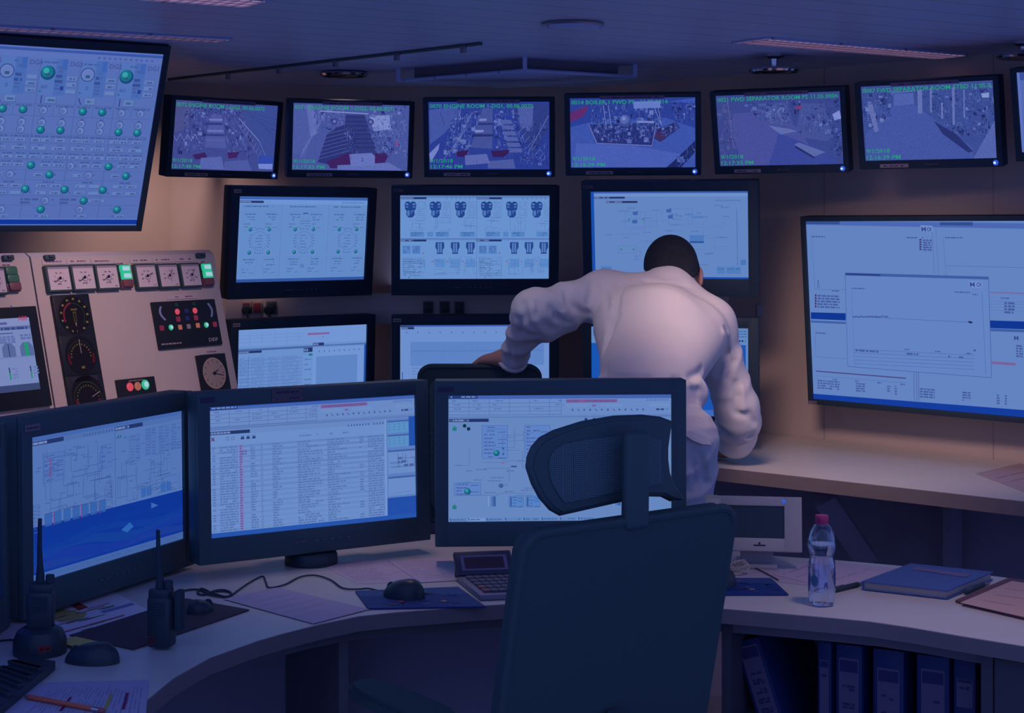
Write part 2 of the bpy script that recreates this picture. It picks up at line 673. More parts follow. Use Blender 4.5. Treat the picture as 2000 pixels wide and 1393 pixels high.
# ------------------------------------------------------------------ the setting
WL0, WL1, WC1 = (-3.25, 3.75), (-1.29, 6.20), (0.30, 6.35)
WRD = (0.552, -0.57)
WR1 = (0.30 + WRD[0] * 3.6, 6.35 + WRD[1] * 3.6)


def wallY(x):
    if x < WL1[0]:
        return WL0[1] + (x - WL0[0]) / (WL1[0] - WL0[0]) * (WL1[1] - WL0[1])
    if x < WC1[0]:
        return WL1[1] + (x - WL1[0]) / (WC1[0] - WL1[0]) * (WC1[1] - WL1[1])
    return WC1[1] + (x - WC1[0]) * WRD[1] / WRD[0]


def wall(name, a, b, t=0.06):
    d = (Vector((b[0], b[1], 0)) - Vector((a[0], a[1], 0)))
    n = Vector((-d.y, d.x, 0)).normalized()
    m = MB()
    a3, b3 = Vector((a[0], a[1], 0)), Vector((b[0], b[1], 0))
    pts = [a3, b3, b3 + n * t, a3 + n * t]
    vs = [p for p in pts] + [p + Vector((0, 0, CEIL)) for p in pts]
    m.add(vs, [(0, 1, 2, 3)[::-1], (4, 5, 6, 7), (0, 1, 5, 4), (1, 2, 6, 5), (2, 3, 7, 6), (3, 0, 4, 7)])
    return structure(name, m, WALL)


wall('wall_left', WL0, WL1)
wall('wall_back', WL1, WC1)
wall('wall_right', WC1, WR1)
m = MB(); m.box(None, (7.5, 6.2, 0.05), (0, 4.4, -0.025)); structure('floor', m, FLOORM)
m = MB(); m.box(None, (7.5, 5.0, 0.05), (0, 4.95, CEIL + 0.025)); structure('ceiling', m, CEILM)


SEAM = principled('wall_seam', (0.40, 0.32, 0.30), 0.6, 0.2)


def seam(name, p, d):
    m = MB()
    M = Matrix.Translation((p[0], p[1], CEIL / 2)) @ Matrix.Rotation(math.atan2(d[1], d[0]), 4, 'Z')
    m.box(M, (0.0035, 0.002, CEIL), (0, -0.0005, 0))
    structure(name, m, SEAM)


for i, px in enumerate((1610, 1940)):
    k = (px - 1000) / FPX
    x = k * (6.35 - 0.30 * WRD[1] / WRD[0]) / (1 - k * WRD[1] / WRD[0])
    seam('trim_%d' % (i + 1), (x, wallY(x)), WRD)
dl = (WL1[0] - WL0[0], WL1[1] - WL0[1])
for i, f in enumerate((0.42, 0.72)):
    seam('trim_%d' % (i + 3), (WL0[0] + dl[0] * f, WL0[1] + dl[1] * f), dl)


# ------------------------------------------------------------------ ceiling fittings
def yaw_frame(x, y, z, rz):
    return Matrix.Translation((x, y, z)) @ Matrix.Rotation(rz, 4, 'Z')


LOUVRE = lit('lamp_louvre', s2l((150, 116, 148)), 0.8)


def strip_light(x, y, rz, L, label, wd=0.145):
    t = thing('ceiling_strip_light', label, 'ceiling light', (x, y, CEIL), rz, 'louvred strip lights in the ceiling')
    M = RM[t.name]
    m = MB()
    for sy in (-1, 1): m.box(M, (L, 0.008, 0.006), (0, sy * wd / 2, -0.003), 0.001)
    for sx in (-1, 1): m.box(M, (0.008, wd, 0.006), (sx * L / 2, 0, -0.003), 0.001)
    m.build('frame', CEILM, t)
    m = MB()
    m.box(M, (L - 0.01, wd - 0.01, 0.004), (0, 0, -0.003))
    m.build('diffuser', LOUVRE, t)
    m = MB()
    n = int(L / 0.028)
    for i in range(n):
        m.box(M, (0.0022, wd - 0.012, 0.003), (-L / 2 + (i + 0.5) * L / n, 0, -0.0065))
    for sy in (-1, 0, 1):
        m.box(M, (L - 0.02, 0.003, 0.003), (0, sy * wd * 0.3, -0.0065))
    m.build('louvre', CHROME, t)
    return t


strip_light(1.035, 4.945, math.radians(33), 0.84, 'louvred strip light in the ceiling above the right counter')
strip_light(-1.20, 4.515, math.radians(28), 0.86, 'louvred strip light seen edge on, above the right corner of the big left screen', 0.075)
strip_light(-0.98, 3.715, math.radians(31), 0.86, 'louvred strip light cut by the top edge of the photo')


def ceiling_disc(name, x, y, r, label, cat):
    t = thing(name, label, cat, (x, y, CEIL))
    M = RM[t.name]
    m = MB()
    m.lathe([(0.001, 0), (r, 0), (r, -0.010), (r * 0.93, -0.018), (0.001, -0.020)], M)
    m.build('grille', CEILM, t)
    m = MB()
    m.lathe([(r * 1.05, 0), (r * 1.08, -0.006), (r * 1.0, -0.010), (r * 0.99, 0)], M, cap=False)
    m.build('rim', STEEL, t)
    return t


ceiling_disc('ceiling_speaker', 0.16, 4.334, 0.078, 'flat round speaker grille set in the ceiling above the centre', 'ceiling speaker')


def downlight(x, y, r, drop, label):
    t = thing('ceiling_spotlight', label, 'ceiling light', (x, y, CEIL), 0, 'round chrome ceiling lights')
    M = RM[t.name]
    m = MB()
    if drop > 0.02:
        m.lathe([(0.001, 0), (0.036, 0), (0.036, -0.005), (0.014, -0.012), (0.011, -drop + 0.004), (0.03, -drop)], M, cap=False)
        m.build('stem', CHROME, t)
    m = MB()
    m.lathe([(r * 0.55, -drop), (r * 0.96, -drop - 0.002), (r, -drop - 0.008), (r * 0.94, -drop - 0.014), (r * 0.72, -drop - 0.010), (r * 0.6, -drop - 0.004)], M, cap=False, n=40)
    m.build('rim', CHROME, t)
    m = MB()
    m.lathe([(0.001, -drop - 0.003), (r * 0.7, -drop - 0.004), (r * 0.72, -drop - 0.007), (0.001, -drop - 0.010)], M)
    m.build('lens', CHROME, t)
    return t


downlight(-0.585, 5.707, 0.085, 0.002, 'round chrome ceiling light above the second camera monitor')
downlight(0.825, 5.157, 0.080, 0.040, 'chrome ceiling light on a short stem above the right camera monitors')
downlight(1.50, 4.80, 0.080, 0.032, 'chrome ceiling light cut by the right edge of the photo')

# hanging panel with its corner towards the viewer
t = thing('hanging_ceiling_panel', 'flat panel hung below the ceiling with one corner towards the viewer', 'ceiling panel', (0.04, 5.5, CEIL))
pz = CAM_Z + 0.494
PQ = [(0.041, 5.22), (0.409, 5.45), (-0.02, 5.836), (-0.389, 5.606)]
m = MB(); m.prism(PQ, pz - 0.004, pz + 0.004); m.build('panel', CEILM, t)
m = MB()
for i in range(4):
    a, b = Vector((*PQ[i], pz)), Vector((*PQ[(i + 1) % 4], pz))
    m.tube([a, b], 0.006, 6)
m.build('edge_strip', CEILM, t)
for p in PQ:
    m = MB(); m.box(Matrix.Translation((p[0], p[1], (pz + CEIL) / 2)), (0.014, 0.014, CEIL - pz), (0, 0, 0)); m.build('hanger', CEILM, t)
m = MB()
c0 = Vector((0.01, 5.53, 0))
for i in range(4):
    a = Vector((*PQ[i], 0)); b = Vector((*PQ[(i + 1) % 4], 0))
    a = c0 + (a - c0) * 0.86; b = c0 + (b - c0) * 0.86
    m.add([(a.x, a.y, pz + 0.004), (b.x, b.y, pz + 0.004), (b.x, b.y, CEIL), (a.x, a.y, CEIL)], [(0, 1, 2, 3)])
m.build('recess', DARKWOOD, t)

# rail with brackets
t = thing('ceiling_rail', 'thin dark rail on small brackets running diagonally under the ceiling', 'rail', (-0.67, 5.37, CEIL))
A, B = Vector((-1.249, 5.965, CEIL - 0.004)), Vector((-0.09, 4.782, CEIL - 0.004))
m = MB(); m.tube([A, B], 0.006, 8); m.build('rail', CHAIRTRIM, t)
for px in (445, 545, 655, 775, 905):
    k = (px - 1000) / FPX
    d = B - A
    f = (k * A.y - A.x) / (d.x - k * d.y)
    p = A + d * f
    m = MB(); m.box(yaw_frame(p.x, p.y, CEIL - 0.014, math.atan2(d.y, d.x)), (0.020, 0.01, 0.026), (0, 0, 0), 0.002)
    m.build('bracket', STEEL, t)

# ------------------------------------------------------------------ monitors
SIL = (95, 85, 100)


def sticker(root, M, x0, x1, z0, z1, y, lines=1, col=(150, 128, 138), ink=(70, 60, 90), name='label_sticker'):
    c = Cv(x1 - x0, z1 - z0, col)
    for i in range(lines):
        c.words(0.12, (i + 0.5) / lines - 0.12 / lines, 0.9, (z1 - z0) * 0.3 / lines, ink)
    C = [M @ Vector(p) for p in ((x0, y, z1), (x1, y, z1), (x1, y, z0), (x0, y, z0))]
    return c.build(name, C, PRINT, root, thick=0.0008)


def monitor(name, label, cat, pose, w, h, bez, depth, canvas, group=None, stand=None, mat=None, scr_mat=None, bevel=0.004,
            stickers=(), led=None, keys=None, brand=None, proud=0.009, mount_r=0.025, foot=None):
    X, Y, Z, yaw, tilt = pose
    C = Vector((X, Y, Z))
    M = Matrix.Translation(C) @ Matrix.Rotation(yaw, 4, 'Z') @ Matrix.Rotation(tilt, 4, 'X')
    bl, br, bt, bb = bez
    mat = mat or (BLACK if stand == 'desk' else BLACKW)
    if stand == 'desk':
        base = (M @ Vector((0, depth * 0.5 if foot is None else foot, 0)))
        t = thing(name, label, cat, (base.x, base.y, DESK), yaw, group)
    elif stand == 'none':
        t = thing(name, label, cat, tuple(M @ Vector((0, depth, -h / 2))), yaw, group)
    else:
        t = thing(name, label, cat, tuple(M @ Vector((0, depth, 0))), yaw, group)
    m = MB()
    ow, oh = w + bl + br, h + bt + bb
    ox, oz = (br - bl) / 2, (bt - bb) / 2
    m.box(M, (ow, depth - 0.004, oh), (ox, 0.003 + depth / 2, oz), bevel)
    e = 0.003
    m.box(M, (bl + 0.0, proud + e, oh), (-w / 2 - bl / 2, (e - proud) / 2 + 0.001, oz), bevel * 0.6)
    m.box(M, (br + 0.0, proud + e, oh), (w / 2 + br / 2, (e - proud) / 2 + 0.001, oz), bevel * 0.6)
    m.box(M, (w + 0.004, proud + e, bt), (0, (e - proud) / 2 + 0.001, h / 2 + bt / 2), bevel * 0.6)
    m.box(M, (w + 0.004, proud + e, bb), (0, (e - proud) / 2 + 0.001, -h / 2 - bb / 2), bevel * 0.6)
    m.box(M, (ow * 0.6, depth * 0.6, oh * 0.6), (0, depth * 1.1, 0), 0.01)
    m.build('housing', mat, t)
    if canvas is not None:
        S = [M @ Vector(p) for p in ((-w / 2, 0, h / 2), (w / 2, 0, h / 2), (w / 2, 0, -h / 2), (-w / 2, 0, -h / 2))]
        canvas.build('screen', S, scr_mat or SCREEN, t)
    yf = -proud - 0.0012
    for st in stickers:
        sticker(t, M, *st[:4], yf, *st[4:])
    if led:
        m = MB(); m.ball((led[0], yf, led[1]), (led[2], 0.004, led[2]), M); l = m.build('power_light', BLUELED, t)  # ball widened to carry the blue halo around the small LED
        m = MB(); m.ball((led[0] - led[2] * 0.2, yf - 0.003, led[1]), (led[2] * 0.5, 0.002, led[2] * 0.45), M); m.build('glow_core', WHITELED, l)
    if keys:
        x0, n, dx, z = keys
        c = Cv(n * dx, 0.006, None)
        for i in range(n): c.rect(i / n, 0.3, (i + 0.35) / n, 0.8, (120, 110, 120))
        c.words(-0.55, 0.2, -0.15, 0.004, (110, 100, 115))
        c.build('control_keys', [M @ Vector(p) for p in ((x0, yf, z + 0.003), (x0 + n * dx, yf, z + 0.003), (x0 + n * dx, yf, z - 0.003), (x0, yf, z - 0.003))], PRINT, t)
    if brand:
        x0, x1, z, s = brand
        c = Cv(x1 - x0, 0.006, None)
        c.words(0, 0.2, 1, 0.004, (105, 90, 110), fill=1.0)
        c.build('maker_mark', [M @ Vector(p) for p in ((x0, yf, z + 0.003), (x1, yf, z + 0.003), (x1, yf, z - 0.003), (x0, yf, z - 0.003))], PRINT, t)
    if stand == 'desk':
        b = RM[t.name]
        m = MB()
        m.lathe([(0.001, 0.0005), (0.060, 0.0005), (0.061, 0.004), (0.060, 0.022), (0.056, 0.028), (0.04, 0.030), (0.001, 0.030)], b, 36)
        m.build('stand_base', BLACK2, t)
        m = MB()
        zc = Z - DESK
        m.box(b, (0.07, 0.03, zc - 0.0), (0, depth * 0.5 + 0.03 if foot is None else 0, zc / 2 + 0.01), 0.006)
        if foot is not None: m.box(b, (0.06, foot - depth, 0.05), (0, -(foot - depth) / 2, zc - 0.02), 0.006)
        m.build('stand_neck', BLACK2, t)
    elif stand == 'wall':
        p0 = M @ Vector((0, depth * 1.2, 0))
        p1 = Vector((p0.x + math.sin(-yaw) * 0.15, 0, p0.z))
        p1.y = wallY(p1.x) - 0.012
        m = MB(); m.tube([p0, p0.lerp(p1, 0.5), p1], mount_r, 10)
        m.build('mount_arm', BLACK2, t)
        m = MB()
        wy = 0
        if p1.x > WC1[0]: wy = math.atan2(WRD[1], WRD[0])
        elif p1.x < WL1[0]: wy = math.atan2(dl[1], dl[0])
        m.box(yaw_frame(p1.x, p1.y, p1.z, wy), (0.16, 0.014, 0.16), (0, 0, 0), 0.003)
        m.build('wall_plate', BLACK2, t)
    return t, M


# ---- shared picture elements
WHT = (100, 133, 190)
CYA = (103, 145, 203)
INK = (38, 58, 118)
GRY = (78, 106, 166)
LINE = (74, 102, 162)
NAVY = (26, 40, 82)
TEAL = (20, 114, 136)
TEALD = (18, 92, 116)
RED = (122, 88, 150)
BLU = (24, 66, 158)


def value_box(c, u, v, w, h, rnd=random):
    c.rect(u, v, u + w, v + h, (96, 126, 186))
    c.line(u, v + h, u + w, v + h, (60, 82, 146), 0.0014)
    c.line(u + w, v, u + w, v + h, (60, 82, 146), 0.0012)
    c.words(u + w * 0.18, v + h * 0.3, u + w * 0.85, h * c.h * 0.42, (58, 78, 140))


def lamp(c, u, v, r, on):
    if on:
        c.circ(u, v, r, (22, 72, 120)); c.circ(u - 0.1 * r / c.w, v - 0.15 * r / c.h, r * 0.82, TEAL, 3); c.circ(u - 0.25 * r / c.w, v - 0.3 * r / c.h, r * 0.4, (54, 158, 166), 4)
    else:
        c.circ(u, v, r, (58, 78, 140)); c.circ(u, v, r * 0.84, (104, 130, 194), 3); c.circ(u - 0.15 * r / c.w, v + 0.1 * r / c.h, r * 0.55, (82, 106, 170), 4)


def header(c):
    c.rect(0, 0, 1, 0.03, (66, 98, 176)); c.rect(0.0, 0.0, 0.13, 0.026, (34, 56, 120), 2); c.words(0.01, 0.006, 0.125, 0.0035, (110, 130, 180), 3)
    c.rect(0, 0.03, 1, 0.17, (104, 136, 196))
    for u in (0.0, 0.092, 0.183, 0.273, 0.363, 0.453, 0.505):
        c.line(u, 0.03, u, 0.155, LINE, 0.0009)
    for v in (0.062, 0.094, 0.126, 0.155):
        c.line(0, v, 0.505, v, LINE, 0.0009)
    for u in (0.0, 0.092, 0.183, 0.273, 0.363, 0.453):
        for v in (0.045, 0.077, 0.109):
            if random.random() < 0.75:
                a = u + random.uniform(0.012, 0.03)
                c.words(a, v - 0.006, a + random.uniform(0.02, 0.045), 0.003, GRY)
    c.rect(0.527, 0.036, 0.757, 0.062, RED, 2)
    c.words(0.532, 0.043, 0.752, 0.0036, (96, 62, 124), 3)
    c.rect(0.645, 0.080, 0.660, 0.092, (116, 84, 144), 2)
    c.rect(0.527, 0.072, 0.63, 0.097, (108, 140, 198), 2); c.rect(0.68, 0.072, 0.78, 0.097, (108, 140, 198), 2); c.rect(0.90, 0.072, 0.99, 0.097, (108, 140, 198), 2)
    for i in range(13):
        u = 0.552 + i * 0.0265
        k = i % 3
        if k == 0: c.rect(u, 0.112, u + 0.007, 0.128, (60, 88, 152), 2)
        elif k == 1: c.line(u, 0.112, u + 0.008, 0.13, (52, 80, 146), 0.0016)
        else: c.circ(u + 0.003, 0.12, 0.0022, (60, 88, 152))
    for i in range(9): c.rect(0.89 + i * 0.0115, 0.036, 0.897 + i * 0.0115, 0.052, (88, 116, 176), 2)
    c.words(0.932, 0.112, 0.968, 0.0042, NAVY, 3, fill=1.0); c.poly([(0.98, 0.108), (0.986, 0.118), (0.98, 0.128)], (40, 130, 140), 3)
    c.rect(0, 0.155, 1, 0.178, (86, 116, 178), 1)


def tab(c, u0, v0, w, h=0.024):
    c.rect(u0, v0, u0 + w * 0.5, v0 + h, (58, 78, 132), 2); c.rect(u0 + w * 0.5, v0, u0 + w, v0 + h, (34, 52, 104), 2)
    c.words(u0 + 0.004, v0 + h * 0.3, u0 + w * 0.5, h * c.h * 0.4, (130, 150, 200), 3)


def pipes(c, u0, v0, u1, v1, n, col=LINE, t=0.0008):
    for _ in range(n):
        u, v = random.uniform(u0, u1), random.uniform(v0, v1)
        for _ in range(3):
            if random.random() < 0.5:
                u2, v2 = min(max(u + random.uniform(-0.12, 0.12), u0), u1), v
            else:
                u2, v2 = u, min(max(v + random.uniform(-0.16, 0.16), v0), v1)
            c.line(u, v, u2, v2, col, t); u, v = u2, v2


def tank(c, u, v, w, h):
    for i in range(5):
        k = i / 4
        c.rect(u + w * i / 5, v, u + w * (i + 1) / 5, v + h, tuple(int(a + (b - a) * k) for a, b in zip((112, 146, 206), (52, 88, 158))), 2)


def data_panel(c, u, v, w, h, rows, bgc=(92, 128, 196)):
    c.rect(u, v, u + w, v + h, bgc, 1)
    c.frame(u, v, u + w, v + h, (66, 94, 158), 0.0008, 2)
    for i in range(rows):
        vv = v + h * (i + 0.35) / rows
        c.words(u + w * 0.08, vv, u + w * random.uniform(0.4, 0.6), h * c.h / rows * 0.3, (50, 70, 134), 3)
        if random.random() < 0.6:
            c.line(u + w * 0.62, vv + h / rows * 0.5, u + w * 0.92, vv + h / rows * 0.5, (44, 64, 130), 0.001, 3)


def schematic(c, u0, v0, u1, v1):
    """process picture like on the front right monitor"""
    U = lambda a: u0 + a * (u1 - u0)
    V = lambda a: v0 + a * (v1 - v0)
    W_, H_ = u1 - u0, v1 - v0
    for a, b, w, h, r in ((0.15, 0.02, 0.115, 0.36, 9), (0.34, 0.02, 0.115, 0.36, 9), (0.53, 0.02, 0.115, 0.36, 9), (0.72, 0.02, 0.115, 0.36, 9)):
        data_panel(c, U(a), V(b), w * W_, h * H_, r)
    data_panel(c, U(0.025), V(0.64), 0.12 * W_, 0.14 * H_, 4)
    for a, b in ((0.15, 0.32), (0.34, 0.32)):
        lamp(c, U(a + 0.065), V(b), 0.007, True)
        c.poly([(U(a + 0.09), V(b - 0.06)), (U(a + 0.1), V(b - 0.06)), (U(a + 0.095), V(b - 0.03))], TEALD, 4)
        c.poly([(U(a + 0.09), V(b + 0.02)), (U(a + 0.1), V(b + 0.02)), (U(a + 0.095), V(b - 0.01))], TEALD, 4)
    lamp(c, U(0.085), V(0.735), 0.0075, True)
    for a, b in ((0.0275, 0.04), (0.027, 0.89)):
        c.rect(U(a - 0.009), V(b), U(a + 0.009), V(b + 0.035), (32, 120, 120), 3); c.poly([(U(a - 0.009), V(b)), (U(a), V(b - 0.025)), (U(a + 0.009), V(b))], (60, 130, 150), 3)
    for a, b in ((0.072, 0.022), (0.09, 0.055)):
        c.circ(U(a), V(b), 0.0042, (22, 48, 76), 3)
    c.circ(U(0.235), V(0.675), 0.005, (58, 82, 142), 3)
    c.rect(U(0.237), V(0.42), U(0.246), V(0.436), (136, 92, 140), 3)
    for a in (0.25, 0.34): c.rect(U(a + 0.03), V(0.46), U(a + 0.055), V(0.475), (52, 68, 118), 3)
    for a in (0.175, 0.735): tank(c, U(a), V(0.79), 0.036 * W_, 0.11 * H_)
    for a in (0.27, 0.345, 0.50, 0.575):
        data_panel(c, U(a), V(0.79), 0.066 * W_, 0.12 * H_, 4, (82, 128, 196))
        c.rect(U(a + 0.006), V(0.81), U(a + 0.012), V(0.9), (50, 82, 150), 3)
    pipes(c, U(0.02), V(0.06), U(0.98), V(0.78), 34)
    for _ in range(46):
        a, b = random.uniform(0.01, 0.93), random.uniform(0.4, 0.78)
        c.words(U(a), V(b), U(a + random.uniform(0.02, 0.06)), 0.0026, (74, 100, 162), 3)


def taskbar(c, v0, n=8):
    c.rect(0, v0, 1, 1, (98, 136, 192), 2)
    for i in range(n):
        u = 0.005 + i * 0.082
        c.rect(u, v0 + 0.005, u + 0.076, 1, (112, 146, 204) if i == 1 else (92, 128, 186), 3)
        c.words(u + 0.012, v0 + 0.012, u + 0.07, 0.003, (60, 92, 150), 4)
        c.line(u + 0.002, v0 + 0.006, u + 0.007, 0.992, (34, 54, 116), 0.0016, 4)


# ---- front right monitor
def scr_front_right():
    c = Cv(0.51, 0.287, WHT)
    c.soft = 0.35
    header(c)
    tab(c, 0.002, 0.185, 0.178, 0.026)
    for i in range(10): c.rect(0.61 + i * 0.037, 0.186, 0.622 + i * 0.037, 0.203, (36, 56, 112), 2)
    schematic(c, 0.0, 0.225, 1.0, 0.955)
    taskbar(c, 0.967)
    return c


# ---- front middle monitor
def scr_front_middle():
    c = Cv(0.51, 0.287, (102, 134, 194))
    c.soft = 0.35
    header(c)
    tab(c, 0.003, 0.19, 0.183, 0.026)
    c.rect(0, 0.22, 0.845, 0.965, (106, 140, 200), 1)
    for i in range(13):
        if i not in (8,): c.rect(0.658 + i * 0.0145, 0.207, 0.664 + i * 0.0145, 0.222, (64, 92, 156), 2)
    c.line(0.008, 0.235, 0.022, 0.262, NAVY, 0.002, 3); c.line(0.008, 0.262, 0.022, 0.235, (120, 40, 80), 0.002, 3)
    for u in (0.075, 0.10): c.frame(u, 0.235, u + 0.013, 0.262, (70, 96, 160), 0.001, 3)
    for u in (0.142, 0.168, 0.195):
        c.poly([(u, 0.262), (u + 0.006, 0.232), (u + 0.01, 0.25), (u + 0.014, 0.232), (u + 0.018, 0.262)], (40, 58, 110), 3)
    for a, b in ((0.42, 0.48), (0.505, 0.515), (0.55, 0.585), (0.62, 0.66)): c.words(a, 0.262, b, 0.0034, (80, 106, 166), 3)
    n = 33
    v0, v1 = 0.305, 0.96
    c.rect(0.136, 0.3, 0.152, 0.955, (126, 122, 184), 2)
    for i in range(n):
        v = v0 + (v1 - v0) * i / n
        dv = (v1 - v0) / n
        if i % 2 == 0: c.rect(0.0, v, 0.84, v + dv, (92, 124, 186), 1)
        h = 0.0034
        vv = v + dv * 0.25
        k = (78, 106, 168)
        c.words(0.012, vv, 0.025, h, k, 3); c.words(0.045, vv, 0.128, h, k, 3, 0.95)
        c.words(0.137, vv, 0.170 if i in (2, 3) else 0.149, h, (96, 66, 130), 3, 1.0)
        c.words(0.187, vv, 0.187 + random.uniform(0.02, 0.035), h, k, 3); c.words(0.235, vv, 0.245, h, (88, 116, 178), 3)
        c.words(0.29, vv, 0.29 + random.uniform(0.02, 0.05), h, k, 3, 0.95)
        c.words(0.41, vv, 0.41 + random.uniform(0.05, 0.125), h, k, 3, 0.95)
        c.words(0.555, vv, 0.555 + random.uniform(0.03, 0.115), h, k, 3, 0.95)
        if random.random() < 0.4: c.words(0.715, vv, 0.735, h, k, 3)
        c.words(0.757, vv, 0.838, h, k, 3, 0.97)
    c.rect(0.845, 0.185, 0.852, 0.965, (118, 150, 206), 2)
    c.rect(0.852, 0.185, 1, 1, (88, 124, 190), 1)
    for v, h in ((0.20, 0.1), (0.315, 0.1)):
        c.rect(0.858, v, 0.968, v + h, (90, 140, 196), 2); c.rect(0.858, v, 0.968, v + 0.012, (62, 92, 158), 3)
        for q in range(3):
            for r in range(4): c.rect(0.865 + r * 0.025, v + 0.025 + q * 0.022, 0.872 + r * 0.025, v + 0.033 + q * 0.022, (56, 128, 160), 3)
    c.rect(0.968, 0.175, 1, 0.415, (34, 80, 172), 2)
    for v, h in ((0.44, 0.19), (0.655, 0.155)):
        c.rect(0.858, v, 0.998, v + h, (104, 138, 198), 2); c.rect(0.858, v, 0.998, v + 0.014, (62, 92, 158), 3)
    pipes(c, 0.87, 0.47, 0.995, 0.58, 8, (52, 72, 132), 0.001)
    for q in range(3): c.words(0.88 + 0.03 * q, 0.5 + 0.03 * q, 0.93 + 0.03 * q, 0.005, (52, 72, 132), 3)
    c.line(0.87, 0.795, 0.98, 0.78, (90, 118, 180), 0.001, 3)
    c.rect(0.852, 0.825, 1, 1, (34, 78, 168), 2)
    c.rect(0, 0.965, 1, 1, (38, 84, 172), 3)
    c.rect(0, 0, 1, 0.006, (40, 84, 178), 4)
    return c


# ---- front left monitor
def scr_front_left():
    B = (76, 108, 172)
    c = Cv(0.51, 0.287, B)
    c.soft = 0.35
    c.rect(0, 0, 1, 0.03, (66, 100, 172), 1)
    for u0 in (0.0, 0.527):
        tab(c, u0 + 0.0, 0.035, 0.2 if u0 == 0 else 0.19, 0.03)
        c.rect(u0, 0.068, u0 + (0.525 if u0 == 0 else 0.473), 0.62, (82, 116, 180), 1)
    c.line(0.526, 0.03, 0.526, 0.62, (54, 80, 140), 0.001, 3)
    for i in range(11): c.rect(0.325 + i * 0.018, 0.045, 0.329 + i * 0.018, 0.062, (46, 70, 132), 3)
    data_panel(c, 0.075, 0.135, 0.13, 0.2, 6, (74, 110, 184)); c.rect(0.115, 0.17, 0.122, 0.3, (130, 70, 130), 4)
    data_panel(c, 0.43, 0.15, 0.075, 0.17, 5, (70, 106, 180))
    for i in range(7):
        u = 0.082 + i * 0.056
        c.rect(u, 0.55 - i * 0.003 if False else 0.545, u + 0.043, 0.635, (52, 96, 172), 3); c.frame(u, 0.545, u + 0.043, 0.635, (48, 76, 140), 0.0008, 4)
        if i in (1, 4, 6): c.rect(u - 0.004, 0.545, u, 0.635, (130, 70, 130), 4)
    data_panel(c, 0.015, 0.47, 0.04, 0.2, 8, (70, 104, 176)); data_panel(c, 0.465, 0.42, 0.045, 0.2, 8, (70, 104, 176))
    pipes(c, 0.08, 0.11, 0.5, 0.6, 40, (50, 74, 138), 0.0009)
    for u in (0.62, 0.735, 0.83, 0.92): data_panel(c, u, 0.09 + 0.03 * (u == 0.62), 0.075, 0.2, 9, (74, 108, 178))
    for u in (0.7, 0.74, 0.84, 0.88): c.rect(u, 0.53, u + 0.035, 0.6, (54, 98, 174), 3)
    for a in (0.545, 0.56): c.rect(a, 0.1, a + 0.006, 0.12, (24, 90, 110), 4)
    pipes(c, 0.54, 0.3, 0.99, 0.6, 36, (54, 80, 142), 0.0009)
    for _ in range(60):
        u, v = random.uniform(0.03, 0.94), random.uniform(0.1, 0.58)
        c.words(u, v, u + 0.025, 0.0026, (52, 78, 142), 4)
    c.rect(0, 0.62, 1, 1, (14, 52, 150), 3)
    # waves on the desktop picture
    for k in range(5):
        pts = [(x / 12, 0.70 + 0.05 * k + 0.03 * math.sin(x * 0.7 + k)) for x in range(13)]
        pts += [(x / 12, 0.76 + 0.05 * k + 0.045 * math.sin(x * 0.6 + k * 1.4)) for x in range(12, -1, -1)]
        c.poly([(u, min(0.93, v)) for u, v in pts], (14 + 3 * k, 54 + 4 * (k % 3), 150 + 3 * (k % 2)), 4)
    c.poly([(0.56, 0.80), (0.62, 0.76), (0.645, 0.80), (0.60, 0.83)], (44, 98, 178), 5)
    c.poly([(0.77, 0.655), (0.82, 0.69), (0.77, 0.70)], (58, 104, 176), 5)
    c.rect(0, 0.945, 1, 1, (64, 98, 164), 5)
    for i in range(10):
        c.words(0.02 + i * 0.095, 0.962, 0.09 + i * 0.095, 0.005, (44, 72, 134), 6)
    return c


def scr_far_left():
    c = Cv(0.51, 0.287, (18, 52, 148))
    c.rect(0, 0, 1, 0.06, (40, 80, 165)); c.rect(0.7, 0.45, 1, 0.95, (30, 44, 128), 1)
    return c


